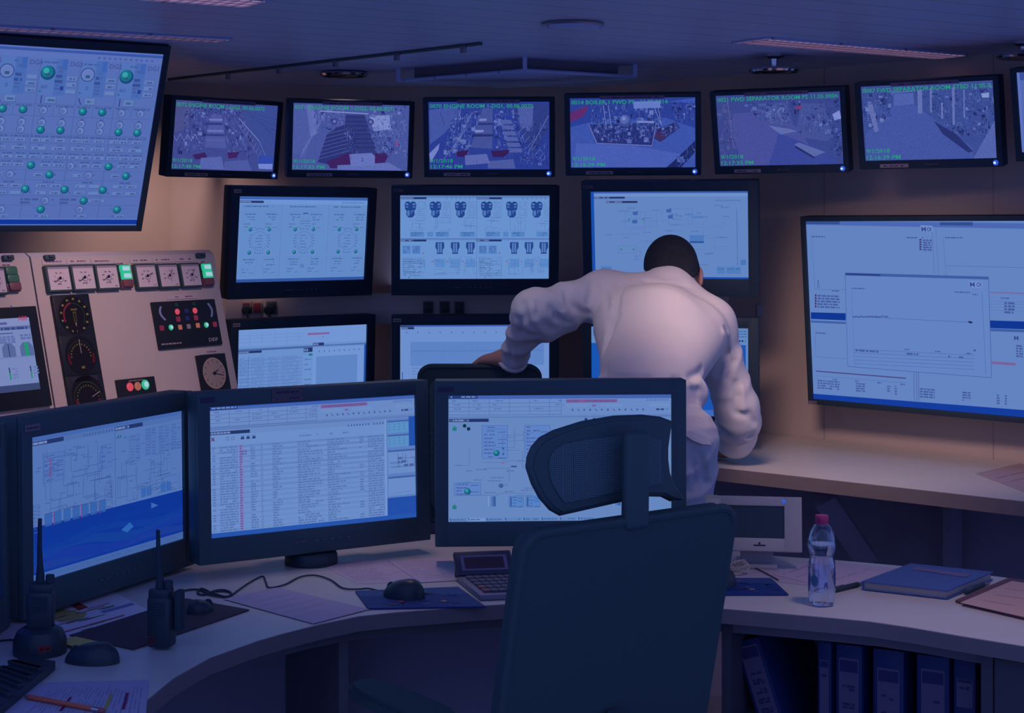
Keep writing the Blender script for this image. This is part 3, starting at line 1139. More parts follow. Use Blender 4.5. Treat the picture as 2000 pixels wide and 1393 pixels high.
# ---- wall row under the cameras
def scr_engine_rings():
    c = Cv(0.51, 0.287, (98, 138, 198))
    c.soft = 0.35
    c.rect(0, 0, 1, 0.035, (58, 98, 176), 1); c.rect(0, 0.035, 1, 0.09, (108, 146, 208), 1)
    tab(c, 0.0, 0.05, 0.185, 0.026)
    for i in range(13): c.rect(0.8 + i * 0.014, 0.055, 0.805 + i * 0.014, 0.072, (66, 100, 162), 2)
    for a, b in ((0.04, 0.26), (0.385, 0.6), (0.73, 0.95)): c.words(a, 0.108, b, 0.0042, (56, 84, 146), 3, 0.95)
    for u in (0.325, 0.69): c.line(u, 0.09, u, 0.96, (78, 112, 174), 0.0009, 2)
    for q, cu in enumerate((0.165, 0.505, 0.852)):
        for rr, n in ((0.0375, 26), ):
            for i in range(n):
                a = 2 * PI * i / n
                if abs(math.sin(2 * a)) > 0.93: continue
                u, v = cu + rr * 1.02 / c.w * math.cos(a), 0.52 + rr * 1.12 / c.h * math.sin(a)
                c.circ(u, v, 0.0022, (64, 92, 152), 3, 8)
        c.ring(cu, 0.52, 0.0315, 0.0325, (70, 98, 160), 3)
        for k in range(5): c.words(cu - 0.03, 0.45 + k * 0.035, cu + 0.02, 0.0028, (62, 90, 152), 3)
        for du in (-1, 1):
            for dv in (-1, 1):
                lamp(c, cu + du * 0.071, 0.52 + dv * 0.135, 0.0068, True)
        for du in (-0.09, 0.07):
            for v in (0.2, 0.73):
                c.frame(cu + du - 0.035, v - 0.02, cu + du + 0.075, v + 0.2, (88, 124, 186), 0.0007, 2)
                c.words(cu + du - 0.025, v, cu + du + 0.06, 0.0042, (54, 92, 142), 3, 0.95)
                for k in range(2): c.words(cu + du - 0.01, v + 0.035 + 0.03 * k, cu + du + 0.05, 0.0034, (62, 92, 154), 3, 0.7)
                c.words(cu + du - 0.03, v + 0.115, cu + du + 0.02, 0.0034, (66, 96, 158), 3)
                c.words(cu + du - 0.03, v + 0.15, cu + du + 0.0, 0.0034, (66, 96, 158), 3); c.line(cu + du + 0.02, v + 0.165, cu + du + 0.06, v + 0.16, (52, 80, 142), 0.001, 3)
    c.rect(0.49, 0.185, 0.53, 0.205, (66, 98, 160), 3)
    for k in range(4): c.words(0.47, 0.25 + k * 0.03, 0.55, 0.003, (70, 102, 164), 3)
    c.rect(0.485, 0.8, 0.515, 0.84, (84, 120, 186), 3)
    c.rect(0, 0.965, 1, 1, (48, 84, 160), 2)
    return c


def engine_v(c, u, v, s):
    D = (34, 66, 140)
    X = lambda a: u + a * s / c.w
    Y = lambda a: v + a * s / c.h
    c.poly([(X(-0.5), Y(0.1)), (X(-0.42), Y(-0.1)), (X(-0.18), Y(-0.18)), (X(0), Y(-0.05)), (X(0.18), Y(-0.18)), (X(0.42), Y(-0.1)), (X(0.5), Y(0.1)), (X(0.46), Y(0.5)), (X(0.34), Y(0.62)), (X(0.36), Y(1.0)), (X(0.16), Y(1.22)), (X(-0.16), Y(1.22)), (X(-0.36), Y(1.0)), (X(-0.34), Y(0.62)), (X(-0.46), Y(0.5))], D, 3)
    for a in (-1, 1):
        c.rect(X(a * 0.3 - 0.11), Y(0.02), X(a * 0.3 + 0.11), Y(0.14), (92, 132, 196), 4)
        c.rect(X(a * 0.3 - 0.1), Y(0.26), X(a * 0.3 + 0.1), Y(0.36), (80, 120, 188), 4)
    c.rect(X(-0.28), Y(0.62), X(-0.06), Y(1.05), (78, 118, 188), 4); c.rect(X(0.05), Y(0.6), X(0.14), Y(0.9), (70, 108, 180), 4); c.rect(X(0.17), Y(0.6), X(0.28), Y(0.7), (80, 120, 188), 4)


def scr_engine_panes():
    c = Cv(0.51, 0.287, (104, 146, 206))
    c.soft = 0.35
    for v0 in (0.0, 0.505):
        c.rect(0, v0, 1, v0 + 0.03, (88, 126, 190), 1)
        for u0 in (0.0, 0.505): tab(c, u0 + 0.005, v0 + 0.022, 0.17, 0.024)
    for i in range(12):
        c.rect(0.31 + (i % 6) * 0.03 + 0.51 * (i // 6), 0.03, 0.315 + (i % 6) * 0.03 + 0.51 * (i // 6), 0.045, (70, 100, 162), 2)
    c.line(0.512, 0, 0.512, 1, (66, 98, 164), 0.001, 3); c.rect(0, 0.498, 1, 0.505, (122, 156, 214), 2)
    for cu in (0.068, 0.235, 0.403, 0.578, 0.747, 0.915):
        engine_v(c, cu, 0.095, 0.04)
        c.frame(cu + 0.045, 0.075, cu + 0.105, 0.26, (88, 122, 182), 0.0006, 2)
        for k in range(7): c.words(cu + 0.05, 0.085 + 0.025 * k, cu + 0.1, 0.0022, (82, 114, 176), 3)
        pipes(c, cu - 0.01, 0.26, cu + 0.1, 0.42, 6, (66, 94, 156), 0.0007)
        c.frame(cu + 0.03, 0.27, cu + 0.09, 0.31, (74, 104, 166), 0.0006, 3)
    for a, b in ((0.065, 0.16), (0.18, 0.22), (0.235, 0.325), (0.40, 0.50), (0.57, 0.67), (0.69, 0.725), (0.745, 0.835), (0.915, 0.995)):
        c.rect(a, 0.435, b, 0.495, (82, 130, 196), 2); c.words(a + 0.01, 0.445, b - 0.01, 0.0034, (48, 80, 142), 3)
        c.words(a + 0.01, 0.47, b - 0.03, 0.0034, (48, 80, 142), 3)
    for cu in (0.265, 0.368, 0.47, 0.765, 0.865, 0.965):
        D = (38, 68, 138)
        c.poly([(cu - 0.028, 0.56), (cu + 0.028, 0.56), (cu + 0.03, 0.62), (cu + 0.018, 0.66), (cu + 0.02, 0.70), (cu - 0.02, 0.70), (cu - 0.018, 0.66), (cu - 0.03, 0.62)], D, 3)
        for a in (-0.014, 0.002): c.rect(cu + a, 0.57, cu + a + 0.011, 0.685, (84, 124, 190), 4)
        c.rect(cu - 0.03, 0.76, cu + 0.035, 0.86, (88, 134, 200), 2); pipes(c, cu - 0.04, 0.74, cu + 0.045, 0.95, 9, (66, 94, 156), 0.0007)
        c.circ(cu - 0.05, 0.79, 0.0032, (124, 108, 164), 3)
    for u0 in (0.0, 0.512):
        for a, b in ((0.015, 0.07), (0.08, 0.135)):
            c.rect(u0 + a, 0.6, u0 + b, 0.70, (82, 128, 196), 2)
            for k in range(4): c.words(u0 + a + 0.005, 0.61 + 0.02 * k, u0 + b - 0.006, 0.003, (50, 82, 146), 3)
        c.circ(u0 + 0.155, 0.69, 0.0036, (124, 108, 164), 3)
        c.frame(u0 + 0.012, 0.74, u0 + 0.17, 0.99, (84, 118, 180), 0.0007, 2)
        pipes(c, u0 + 0.02, 0.74, u0 + 0.165, 0.97, 20, (66, 94, 154), 0.0007)
        for k in range(9): c.words(u0 + 0.02, 0.76 + 0.024 * k, u0 + random.uniform(0.07, 0.15), 0.0026, (64, 96, 156), 3)
        c.rect(u0 + 0.055, 0.975, u0 + 0.062, 0.985, NAVY, 3)
    return c


def scr_process():
    c = Cv(0.51, 0.287, (98, 132, 192))
    c.soft = 0.35
    c.rect(0, 0, 1, 0.022, (52, 90, 168), 1); c.rect(0, 0, 0.02, 1, (22, 78, 176), 2); c.rect(0.02, 0.022, 1, 0.06, (110, 142, 202), 1)
    tab(c, 0.02, 0.06, 0.2, 0.022); tab(c, 0.1, 0.11, 0.2, 0.022)
    c.rect(0.02, 0.98, 1, 1, (28, 78, 172), 3)
    for i in range(12): c.rect(0.8 + i * 0.013, 0.1, 0.806 + i * 0.013, 0.114, (70, 100, 164), 2)
    for a, b, w, h in ((0.22, 0.23, 0.13, 0.2), (0.17, 0.62, 0.12, 0.09), (0.5, 0.2, 0.15, 0.18), (0.42, 0.5, 0.08, 0.08)):
        c.frame(a, b, a + w, b + h, (80, 112, 176), 0.0008, 2)
    for a, b in ((0.245, 0.32), (0.335, 0.32), (0.19, 0.665), (0.27, 0.665)): c.circ(a, b, 0.003, (32, 128, 120), 4)
    for a, b in ((0.28, 0.345), (0.285, 0.25), (0.51, 0.29), (0.5, 0.22)): c.poly([(a - 0.018, b - 0.012), (a + 0.016, b - 0.026), (a + 0.016, b + 0.022), (a - 0.014, b + 0.02)], (60, 96, 168), 4)
    c.rect(0.63, 0.5, 0.72, 0.58, (76, 118, 188), 3); c.rect(0.63, 0.57, 0.72, 0.59, (40, 84, 150), 4)
    c.rect(0.64, 0.28, 0.72, 0.31, (84, 122, 190), 3)
    c.line(0.93, 0.2, 0.93, 0.85, (66, 96, 160), 0.0014, 3)
    for a in (0.055, 0.075, 0.80, 0.86, 0.9): c.rect(a, 0.86, a + 0.05, 0.94, (78, 124, 188), 3); c.words(a + 0.006, 0.88, a + 0.045, 0.0034, (52, 84, 146), 4)
    c.rect(0.95, 0.78, 0.985, 0.84, (70, 116, 184), 3)
    pipes(c, 0.15, 0.2, 0.9, 0.8, 26, (78, 110, 172), 0.0007)
    for _ in range(40):
        u, v = random.uniform(0.08, 0.85), random.uniform(0.15, 0.85)
        c.words(u, v, u + 0.05, 0.003, (72, 104, 168), 3)
    return c


def scr_alarm_table():
    c = Cv(0.51, 0.287, (104, 142, 202))
    c.soft = 0.35
    c.rect(0, 0, 1, 0.2, (112, 148, 210), 1)
    for u in (0.09, 0.18, 0.28, 0.37, 0.46): c.line(u, 0.03, u, 0.19, (92, 126, 186), 0.0009, 2)
    for v in (0.07, 0.11, 0.15): c.line(0, v, 0.5, v, (92, 126, 186), 0.0008, 2)
    c.rect(0.53, 0.075, 0.70, 0.098, (128, 92, 150), 3); c.rect(0.645, 0.12, 0.655, 0.13, (170, 70, 100), 3)
    c.rect(0, 0.225, 1, 0.25, (70, 100, 164), 2)
    tab(c, 0, 0.25, 0.18, 0.026); tab(c, 0.5, 0.25, 0.07, 0.05); tab(c, 0.572, 0.195, 0.087, 0.035)
    for i in range(30):
        v = 0.33 + i * 0.021
        if i % 2: c.rect(0.0, v, 0.49, v + 0.02, (96, 132, 194), 1)
        c.words(0.015, v + 0.004, 0.075, 0.003, (80, 112, 176), 3); c.words(0.1, v + 0.004, 0.2, 0.003, (86, 118, 182), 3)
        c.words(0.23, v + 0.004, 0.31, 0.003, (86, 118, 182), 3); c.words(0.33, v + 0.004, 0.46, 0.003, (86, 118, 182), 3)
    c.line(0.082, 0.31, 0.082, 0.97, (66, 78, 148), 0.0012, 4)
    c.rect(0.5, 0.3, 0.57, 1, (104, 144, 206), 2); c.rect(0.54, 0.32, 0.57, 0.345, (24, 120, 128), 3)
    for k in range(6): c.words(0.51, 0.38 + 0.06 * k, 0.56, 0.004, (70, 102, 166), 3)
    c.rect(0.572, 0.235, 0.985, 1, (112, 148, 210), 2); c.rect(0.6, 0.36, 0.93, 0.70, (94, 132, 196), 3)
    for k in range(8): c.words(0.6, 0.73 + 0.025 * k, 0.93, 0.003, (82, 116, 180), 3, 0.6)
    for i in range(9): c.rect(0.62 + 0.04 * i, 0.29, 0.626 + 0.04 * i, 0.31, (60, 90, 150), 3)
    c.rect(0.985, 0.25, 1, 1, (28, 74, 166), 3)
    c.rect(0, 0.985, 1, 1, (30, 80, 170), 4)
    return c


def scr_trend():
    c = Cv(0.51, 0.287, (108, 142, 204))
    c.soft = 0.35
    c.rect(0, 0, 1, 0.02, (58, 92, 170), 2); c.rect(0.0, 0.012, 0.09, 0.022, NAVY, 3)
    tab(c, 0.008, 0.025, 0.085, 0.025)
    for i in range(11): c.rect(0.04 + i * 0.075, 0.08, 0.046 + i * 0.075, 0.1, (70, 100, 162), 2)
    c.rect(0.07, 0.2, 0.965, 0.485, (92, 130, 196), 2); c.rect(0.07, 0.3, 0.965, 0.32, (86, 122, 190), 3)
    for u in (0.0, 0.25, 0.5, 0.75): c.line(0.07 + u * 0.895, 0.2, 0.07 + u * 0.895, 0.485, (84, 118, 182), 0.0008, 3)
    for k in range(5):
        for u in (0.08, 0.2, 0.3, 0.42): c.words(u, 0.51 + 0.035 * k, u + 0.08, 0.0036, (88, 120, 182), 3, 0.8)
    c.line(0.015, 0.56, 0.015, 0.66, (60, 88, 150), 0.003, 3)
    c.rect(0.415, 0.565, 0.42, 0.58, NAVY, 4)
    return c


def scr_blue_desktop():
    c = Cv(0.51, 0.287, (26, 84, 178))
    c.rect(0, 0, 1, 0.19, (98, 134, 192), 1)
    for k in range(3): c.words(0.9, 0.03 + 0.03 * k, 0.99, 0.004, (70, 102, 164), 3)
    c.words(0.91, 0.135, 0.97, 0.005, NAVY, 3, 1.0); c.poly([(0.98, 0.13), (0.988, 0.145), (0.98, 0.16)], (30, 120, 130), 3)
    c.rect(0.985, 0.19, 1, 0.55, (96, 132, 192), 2)
    c.rect(0, 0.93, 1, 1, (60, 104, 190), 2)
    return c


# ---- big left screen: machinery overview
def scr_overview(w, h):
    c = Cv(w, h, (84, 108, 178))
    c.soft = 0.15
    c.rect(0, 0, 1, 0.012, (84, 110, 190), 1); c.rect(0, 0.012, 1, 0.026, (56, 84, 160), 2); c.rect(0, 0.026, 1, 0.06, (88, 112, 184), 1)
    for i in range(11): c.rect(0.80 + i * 0.0165, 0.038, 0.806 + i * 0.0165, 0.050, (68, 90, 156), 2)
    cw = 0.1195
    HL = (66, 88, 152)
    names = ['DG1', 'DG2', 'DG3', 'DG4', 'DG5', 'DG6', 'DG7', 'DG8', 'DG9']
    for q in range(9):
        u1 = 0.99 - q * cw
        u0 = u1 - cw
        on = q % 2 == 0
        X = lambda a: u0 + a * cw
        c.line(u0, 0.06, u0, 0.96, HL, 0.0014, 2)
        c.rect(X(0.03), 0.062, X(0.68), 0.262, (80, 112, 184), 1); c.rect(X(0.40), 0.062, X(0.68), 0.262, (70, 104, 178), 2); c.rect(X(0.55), 0.062, X(0.68), 0.12, (60, 96, 176), 3)
        c.words(X(0.08), 0.078, X(0.46), 0.005, (62, 82, 146), 3)
        lamp(c, X(0.21), 0.14, 0.0215, on)
        if not on: c.circ(X(0.21), 0.14, 0.0155, (98, 120, 188), 5)
        c.words(X(0.16), 0.142, X(0.27), 0.009, (34, 80, 112), 6, 1.0)
        c.words(X(0.46), 0.102, X(0.6), 0.007, (64, 84, 148), 3); c.words(X(0.48), 0.124, X(0.58), 0.007, (64, 84, 148), 3)
        c.words(X(0.42), 0.148, X(0.58), 0.009, (48, 66, 134), 3, 1.0); c.words(X(0.4), 0.176, X(0.6), 0.009, (48, 66, 134), 3, 1.0)
        for k in range(3): c.words(X(0.42), 0.20 + 0.019 * k, X(0.56), 0.006, (60, 84, 152), 3)
        if on:
            c.rect(X(0.56), 0.21, X(0.64), 0.232, (38, 58, 142), 4); c.text('601', X(0.08), 0.226, 0.010, (62, 78, 140), 3)
        else: c.text('0', X(0.2), 0.226, 0.012, (66, 86, 150), 3)
        c.poly([(X(0.05), 0.232), (X(0.11), 0.242), (X(0.05), 0.252)], (36, 104, 150), 3)
        c.text(names[q], X(0.74), 0.098, 0.0135, (62, 78, 144), 3)
        for v in (0.155, 0.19, 0.227): value_box(c, X(0.71), v, 0.25 * cw, 0.023)
        value_box(c, X(0.24), 0.272, 0.26 * cw, 0.034)
        c.line(X(0.13), 0.265, X(0.13), 0.308, (44, 58, 126), 0.003, 3) if on else c.line(X(0.06), 0.272, X(0.14), 0.308, (44, 58, 126), 0.003, 3)
        c.text('AUTO', X(0.28), 0.296, 0.007, (66, 112, 152), 4)
        c.line(u0, 0.312, u1, 0.312, HL, 0.0012, 2); c.line(u0, 0.378, u1, 0.378, HL, 0.0012, 2)
        c.words(X(0.06), 0.317, X(0.4), 0.005, (62, 80, 144), 3, 1.0); c.words(X(0.52), 0.317, X(0.96), 0.005, (62, 80, 144), 3, 1.0)
        for j, a in enumerate((0.22, 0.72)):
            lamp(c, X(a), 0.346, 0.0125, not on)
            c.words(X(a - 0.04), 0.385, X(a + 0.05), 0.005, (60, 80, 146), 3)
            lamp(c, X(a), 0.415, 0.0125, False); lamp(c, X(a), 0.455, 0.0125, on)
        c.line(X(0.47), 0.312, X(0.47), 0.378, HL, 0.0012, 2)
        c.line(u0, 0.480, u1, 0.480, HL, 0.0012, 2)
        c.words(X(0.0), 0.487, X(0.46), 0.005, (60, 78, 144), 3, 1.0); c.words(X(0.5), 0.487, X(0.97), 0.005, (60, 78, 144), 3, 1.0)
        value_box(c, X(0.02), 0.503, 0.24 * cw, 0.020); value_box(c, X(0.28), 0.503, 0.23 * cw, 0.020); value_box(c, X(0.62), 0.503, 0.26 * cw, 0.020)
        c.line(u0, 0.531, u1, 0.531, HL, 0.0010, 2)
        c.words(X(0.2), 0.536, X(0.32), 0.005, (64, 84, 148), 3); c.words(X(0.7), 0.536, X(0.82), 0.005, (64, 84, 148), 3)
        value_box(c, X(0.06), 0.549, 0.36 * cw, 0.020); value_box(c, X(0.56), 0.549, 0.36 * cw, 0.020)
        c.line(u0, 0.578, u1, 0.578, HL, 0.0010, 2)
        for k in range(3):
            c.words(X(0.02 + 0.33 * k), 0.584, X(0.28 + 0.33 * k), 0.0045, (60, 78, 144), 3, 1.0)
            value_box(c, X(0.02 + 0.33 * k), 0.598, 0.27 * cw, 0.019)
        c.line(u0, 0.625, u1, 0.625, HL, 0.0010, 2)
        for k in (0.34, 0.66):
            c.words(X(k), 0.630, X(k + 0.24), 0.0045, (60, 78, 144), 3, 1.0); value_box(c, X(k), 0.643, 0.26 * cw, 0.020)
        lamp(c, X(0.1), 0.655, 0.0125, q % 4 != 1); c.words(X(0.22), 0.65, X(0.26), 0.006, (60, 80, 146), 3)
        c.line(u0, 0.682, u1, 0.682, HL, 0.0010, 2)
        value_box(c, X(0.2), 0.700, 0.23 * cw, 0.021); lamp(c, X(0.6), 0.708, 0.0125, on); c.words(X(0.72), 0.702, X(0.76), 0.006, (60, 80, 146), 3)
        c.line(u0, 0.738, u1, 0.738, HL, 0.0010, 2)
        c.words(X(0.46), 0.745, X(0.74), 0.005, (60, 78, 144), 3, 1.0)
        for v in (0.762, 0.802):
            value_box(c, X(0.3), v, 0.28 * cw, 0.020); value_box(c, X(0.66), v, 0.28 * cw, 0.020)
        lamp(c, X(0.04), 0.792, 0.0125, True); c.words(X(0.15), 0.803, X(0.19), 0.006, (60, 80, 146), 3)
        c.line(u0, 0.83, u1, 0.83, HL, 0.0010, 2); c.line(u0, 0.882, u1, 0.882, HL, 0.0010, 2)
        lamp(c, X(0.5), 0.908, 0.0125, on); value_box(c, X(0.48), 0.938, 0.24 * cw, 0.018); c.words(X(0.38), 0.94, X(0.42), 0.006, (60, 80, 146), 3)
        c.line(X(0.3), 0.9, X(0.36), 0.9, (60, 80, 146), 0.001, 3); c.line(X(0.64), 0.9, X(0.7), 0.9, (60, 80, 146), 0.001, 3)
    for u, on in ((0.70, False), (0.82, True), (0.22, False), (0.34, True)):
        c.words(u - 0.075, 0.843, u - 0.02, 0.007, (60, 80, 146), 3, 1.0); c.words(u - 0.075, 0.862, u - 0.045, 0.007, (60, 80, 146), 3, 1.0)
        lamp(c, u, 0.856, 0.0125, on); c.words(u + 0.02, 0.846, u + 0.026, 0.006, (60, 80, 146), 3)
    value_box(c, 0.835, 0.848, 0.05, 0.018)
    c.rect(0, 0.962, 1, 0.966, (104, 130, 200), 3); c.rect(0, 0.966, 1, 0.994, (16, 54, 152), 3); c.rect(0, 0.994, 1, 1, (96, 116, 186), 3)
    return c


# ---- big right screen: overlapping windows (placed from the photograph's own points)
def scr_windows(w, h, quad):
    c = Cv(w, h, (98, 130, 192), quad)
    c.soft = 0.3
    L1, IK = (74, 102, 166), (54, 72, 138)

    def win(x0, y0, x1, y1, x2, y2, x3, y3, col=(100, 132, 194), L=2):
        c.ppoly([(x0, y0), (x1, y1), (x2, y2), (x3, y3)], col, L)

    def pw(x0, y0, x1, y1, hh=0.004, col=IK, L=6, fill=0.95):
        a, b = c.P(x0, y0), c.P(x1, y1)
        c.words(a[0], a[1], b[0], hh, col, L, fill)
    c.ppoly([(1574, 431), (1996, 436), (2200, 440), (2200, 452), (1996, 447), (1574, 439)], (74, 104, 178), 1)
    c.ppoly([(1574, 431), (1640, 432), (1640, 438), (1574, 438)], (50, 76, 144), 2); c.ppoly([(1836, 434), (1900, 434), (1900, 441), (1836, 440)], (50, 76, 144), 2)
    for (x, y, n) in ((1798, 440, 'M'), (2110, 445, 'M')):
        c.ppoly([(x, y), (x + 24, y + 1), (x + 24, y + 13), (x, y + 12)], (110, 140, 200), 3)
    a = c.P(1800, 452); c.text('M', a[0], a[1], 0.014, IK, 4, 0.016)
    a = c.P(1812, 452); c.ring(a[0] + 0.004, a[1] - 0.011, 0.004, 0.0062, IK, 4); c.line(a[0] + 0.011, a[1] - 0.022, a[0] + 0.011, a[1], IK, 0.002, 4)
    pw(1586, 461, 1612, 461); pw(1771, 463, 1804, 464)
    for k in range(5):
        pw(1803, 468 + 4.6 * k, 1820, 468 + 4.6 * k, 0.005); c.ppoly([(1796, 467 + 4.6 * k), (1800, 467 + 4.6 * k), (1800, 470 + 4.6 * k), (1796, 470 + 4.6 * k)], (54, 50, 110), 5)
    c.pline(1820, 444, 1825, 535, L1, 0.0014); c.pline(1828, 444, 1833, 536, L1, 0.001); c.pline(1842, 462, 1848, 540, L1, 0.001); c.pline(1585, 461, 1592, 565, L1, 0.001)
    pw(1846, 463, 1880, 464); c.pline(1848, 519, 2000, 523, (70, 92, 160), 0.001); c.pline(1590, 565, 1650, 566, L1, 0.001)
    c.pline(1597, 563, 1598, 546, IK, 0.0014, 5); c.pline(1598, 546, 1601, 563, IK, 0.0014, 5); pw(1625, 567, 1640, 568, 0.004)
    for k in range(5):
        c.ppoly([(1592, 575 + 5.4 * k), (1595, 575 + 5.4 * k), (1595, 579 + 5.4 * k), (1592, 579 + 5.4 * k)], (60, 44, 104), 5); pw(1597, 576 + 5.4 * k, 1640, 577 + 5.4 * k, 0.0055)
    c.ppoly([(1584, 610), (1652, 612), (1652, 626), (1584, 623)], (16, 54, 148), 3); c.ppoly([(1584, 626), (1652, 629), (1652, 633), (1584, 630)], (62, 92, 162), 3)
    pw(1593, 649, 1613, 649); c.pline(1592, 655, 1594, 697, L1, 0.001); c.pline(1593, 697, 1655, 701, L1, 0.0012)
    # right hand window
    c.pline(1934, 571, 2200, 580, (120, 96, 150), 0.003, 3); pw(1955, 581, 1972, 582)
    for k in range(4):
        pw(1962, 590 + 6 * k, 1982, 591 + 6 * k, 0.006); c.pline(1934, 588 + 6 * k, 2200, 594 + 6 * k, (84, 114, 176), 0.001, 3)
    c.ppoly([(1934, 626), (2200, 634), (2200, 650), (1934, 641)], (16, 54, 148), 3); c.ppoly([(1934, 642), (2200, 651), (2200, 656), (1934, 647)], (62, 92, 162), 3)
    a = c.P(1981, 664); c.text('M', a[0], a[1], 0.012, IK, 4, 0.014)
    for k in range(5): pw(1985, 674 + 5 * k, 1998, 675 + 5 * k, 0.005)
    c.ppoly([(1937, 706), (1984, 709), (1984, 714), (1937, 711)], (120, 96, 150), 4)
    # lower strip
    c.pline(1594, 725, 1770, 739, (70, 66, 126), 0.0035, 3); c.pline(1592, 734, 1770, 748, L1, 0.001, 3)
    for x in (1631, 1674, 1718, 1763): pw(x - 4, 738 + (x - 1600) * 0.07, x + 4, 738, 0.004)
    for k in range(4):
        pw(1597, 742 + 4.6 * k, 1640, 744 + 4.6 * k, 0.0045); pw(1672, 748 + 4.6 * k, 1690, 749 + 4.6 * k, 0.0045); pw(1733, 753 + 4.6 * k, 1740, 753 + 4.6 * k, 0.0045); pw(1748, 754 + 4.6 * k, 1752, 754 + 4.6 * k, 0.0045)
        pw(1797, 758 + 5 * k, 1826, 760 + 5 * k, 0.0048); pw(1880, 765 + 5 * k, 1896, 766 + 5 * k, 0.0048); pw(1947, 771 + 5 * k, 1953, 771 + 5 * k, 0.0048); pw(1963, 772 + 5 * k, 1967, 772 + 5 * k, 0.0048)
    for x in (1785, 1790, 1794): c.pline(x, 726, x + 1, 783, (70, 92, 150), 0.0018, 3)
    # window in front
    win(1651, 533, 1931, 541, 1937, 738, 1656, 716, (98, 130, 194), 4)
    for a4 in ((1651, 533, 1931, 541), (1931, 541, 1937, 738), (1937, 738, 1656, 716), (1656, 716, 1651, 533)): c.pline(*a4, (66, 92, 154), 0.0016, 5)
    c.ppoly([(1651, 533), (1931, 541), (1931, 546), (1651, 538)], (62, 90, 162), 5); c.ppoly([(1652, 534), (1720, 536), (1720, 539), (1652, 537)], (40, 60, 126), 6)
    c.ppoly([(1893, 549), (1919, 550), (1919, 562), (1893, 561)], (112, 142, 204), 5)
    a = c.P(1895, 560); c.text('M', a[0], a[1], 0.014, IK, 6, 0.016)
    a = c.P(1909, 560); c.ring(a[0] + 0.004, a[1] - 0.011, 0.004, 0.0062, IK, 6); c.line(a[0] + 0.012, a[1] - 0.022, a[0] + 0.012, a[1], IK, 0.002, 6)
    pw(1664, 562, 1690, 563); pw(1865, 569, 1895, 571); pw(1900, 574, 1910, 575)
    c.pline(1664, 567, 1669, 715, L1, 0.001, 5); c.pline(1918, 575, 1926, 732, L1, 0.0014, 5)
    c.pline(1666, 618, 1900, 630, (76, 102, 164), 0.0016, 5)
    x = 1666
    while x < 1734:
        c.pline(x, 618 + random.uniform(-1.5, 1.5), x + 3, 619.5 + random.uniform(-2, 2), IK, 0.0022, 6); x += 2.2
    c.ppoly([(1891, 627), (1899, 628), (1899, 632), (1893, 631)], NAVY, 6)
    for x, y in ((1713, 677), (1772, 681), (1832, 685), (1893, 689)): pw(x - 5, y, x + 5, y, 0.004)
    c.ppoly([(1902, 683), (1906, 683), (1906, 686), (1902, 686)], IK, 6)
    for k in range(5):
        c.pline(1669, 682 + 7 * k, 1903, 694 + 7 * k, (82, 110, 172), 0.0018, 5)
    pw(1671, 682.5, 1716, 684, 0.006); pw(1771, 689, 1796, 690, 0.006); pw(1852, 694.5, 1858, 695, 0.005); pw(1873, 696, 1882, 696, 0.005)
    # task bar
    c.ppoly([(1589, 769), (2000, 801), (2200, 816), (2200, 832), (2000, 817), (1590, 781)], (20, 60, 158), 7)
    return c

# ---- camera pictures
GRN = (36, 150, 120)


def clutter(c, quad, n, cols, smin=1.2, smax=6.5, L=3, rnd=None, slope=(0, 1)):
    """pipes, valves and ribs seen small, inside a quad of picture points"""
    rnd = rnd or random
    (ax, ay), (bx, by), (cx_, cy_), (dx, dy) = quad
    e1 = math.degrees(math.atan2(dy - ay, dx - ax)); e2 = math.degrees(math.atan2(cy_ - by, cx_ - bx))
    bgq = c.bg
    for _ in range(int(n * 2.6)):
        s, t = rnd.random(), rnd.random()
        x = (ax * (1 - s) + bx * s) * (1 - t) + (dx * (1 - s) + cx_ * s) * t
        y = (ay * (1 - s) + by * s) * (1 - t) + (dy * (1 - s) + cy_ * s) * t
        col = rnd.choice(cols)
        col = tuple(p + (q - p) * 0.3 for p, q in zip(col, bgq))
        k = rnd.random()
        r = rnd.uniform(smin, smax)
        if k < 0.72:
            a = rnd.choice([e1, e1, e2, e2, 0, 90]) + rnd.uniform(-6, 6)
            a = math.radians(a)
            c.pline(x - r * math.cos(a), y - r * math.sin(a), x + r * math.cos(a), y + r * math.sin(a), col, 0.0009 * rnd.uniform(0.6, 2.0), L + (k < 0.2))
        elif k < 0.94:
            w, h = r * rnd.uniform(0.3, 0.8), r * rnd.uniform(0.3, 0.8)
            c.ppoly([(x - w, y - h), (x + w, y - h * 0.8), (x + w * 0.9, y + h), (x - w, y + h * 0.9)], col, L)
        else:
            u, v = c.P(x, y)
            c.circ(u, v, 0.0012 * r * 0.55, col, L + 1, 10)


def cctv_base(q, bgc):
    return Cv(0.41, 0.2306, bgc, q)


def stamp(c, top, date, time_):
    n = len(top)
    c.text(top, 0.012, 0.088, 0.0130, GRN, 8, 0.41 * (0.855 if n == 34 and 'BOILER' not in top else 0.77 if 'BOILER' in top else 0.97))
    c.text(date, 0.012, 0.895, 0.0122, GRN, 8, 0.41 * 0.185)
    c.text(time_, 0.012, 0.982, 0.0122, GRN, 8, 0.41 * 0.265)


MID = [(40, 54, 126), (68, 86, 162), (98, 116, 188), (30, 40, 102), (56, 72, 148), (122, 138, 202), (26, 34, 92)]
DRK = [(26, 36, 94), (40, 52, 120), (66, 82, 156), (20, 28, 80), (96, 112, 182)]
LGT = [(104, 120, 186), (88, 104, 172), (120, 136, 196)]


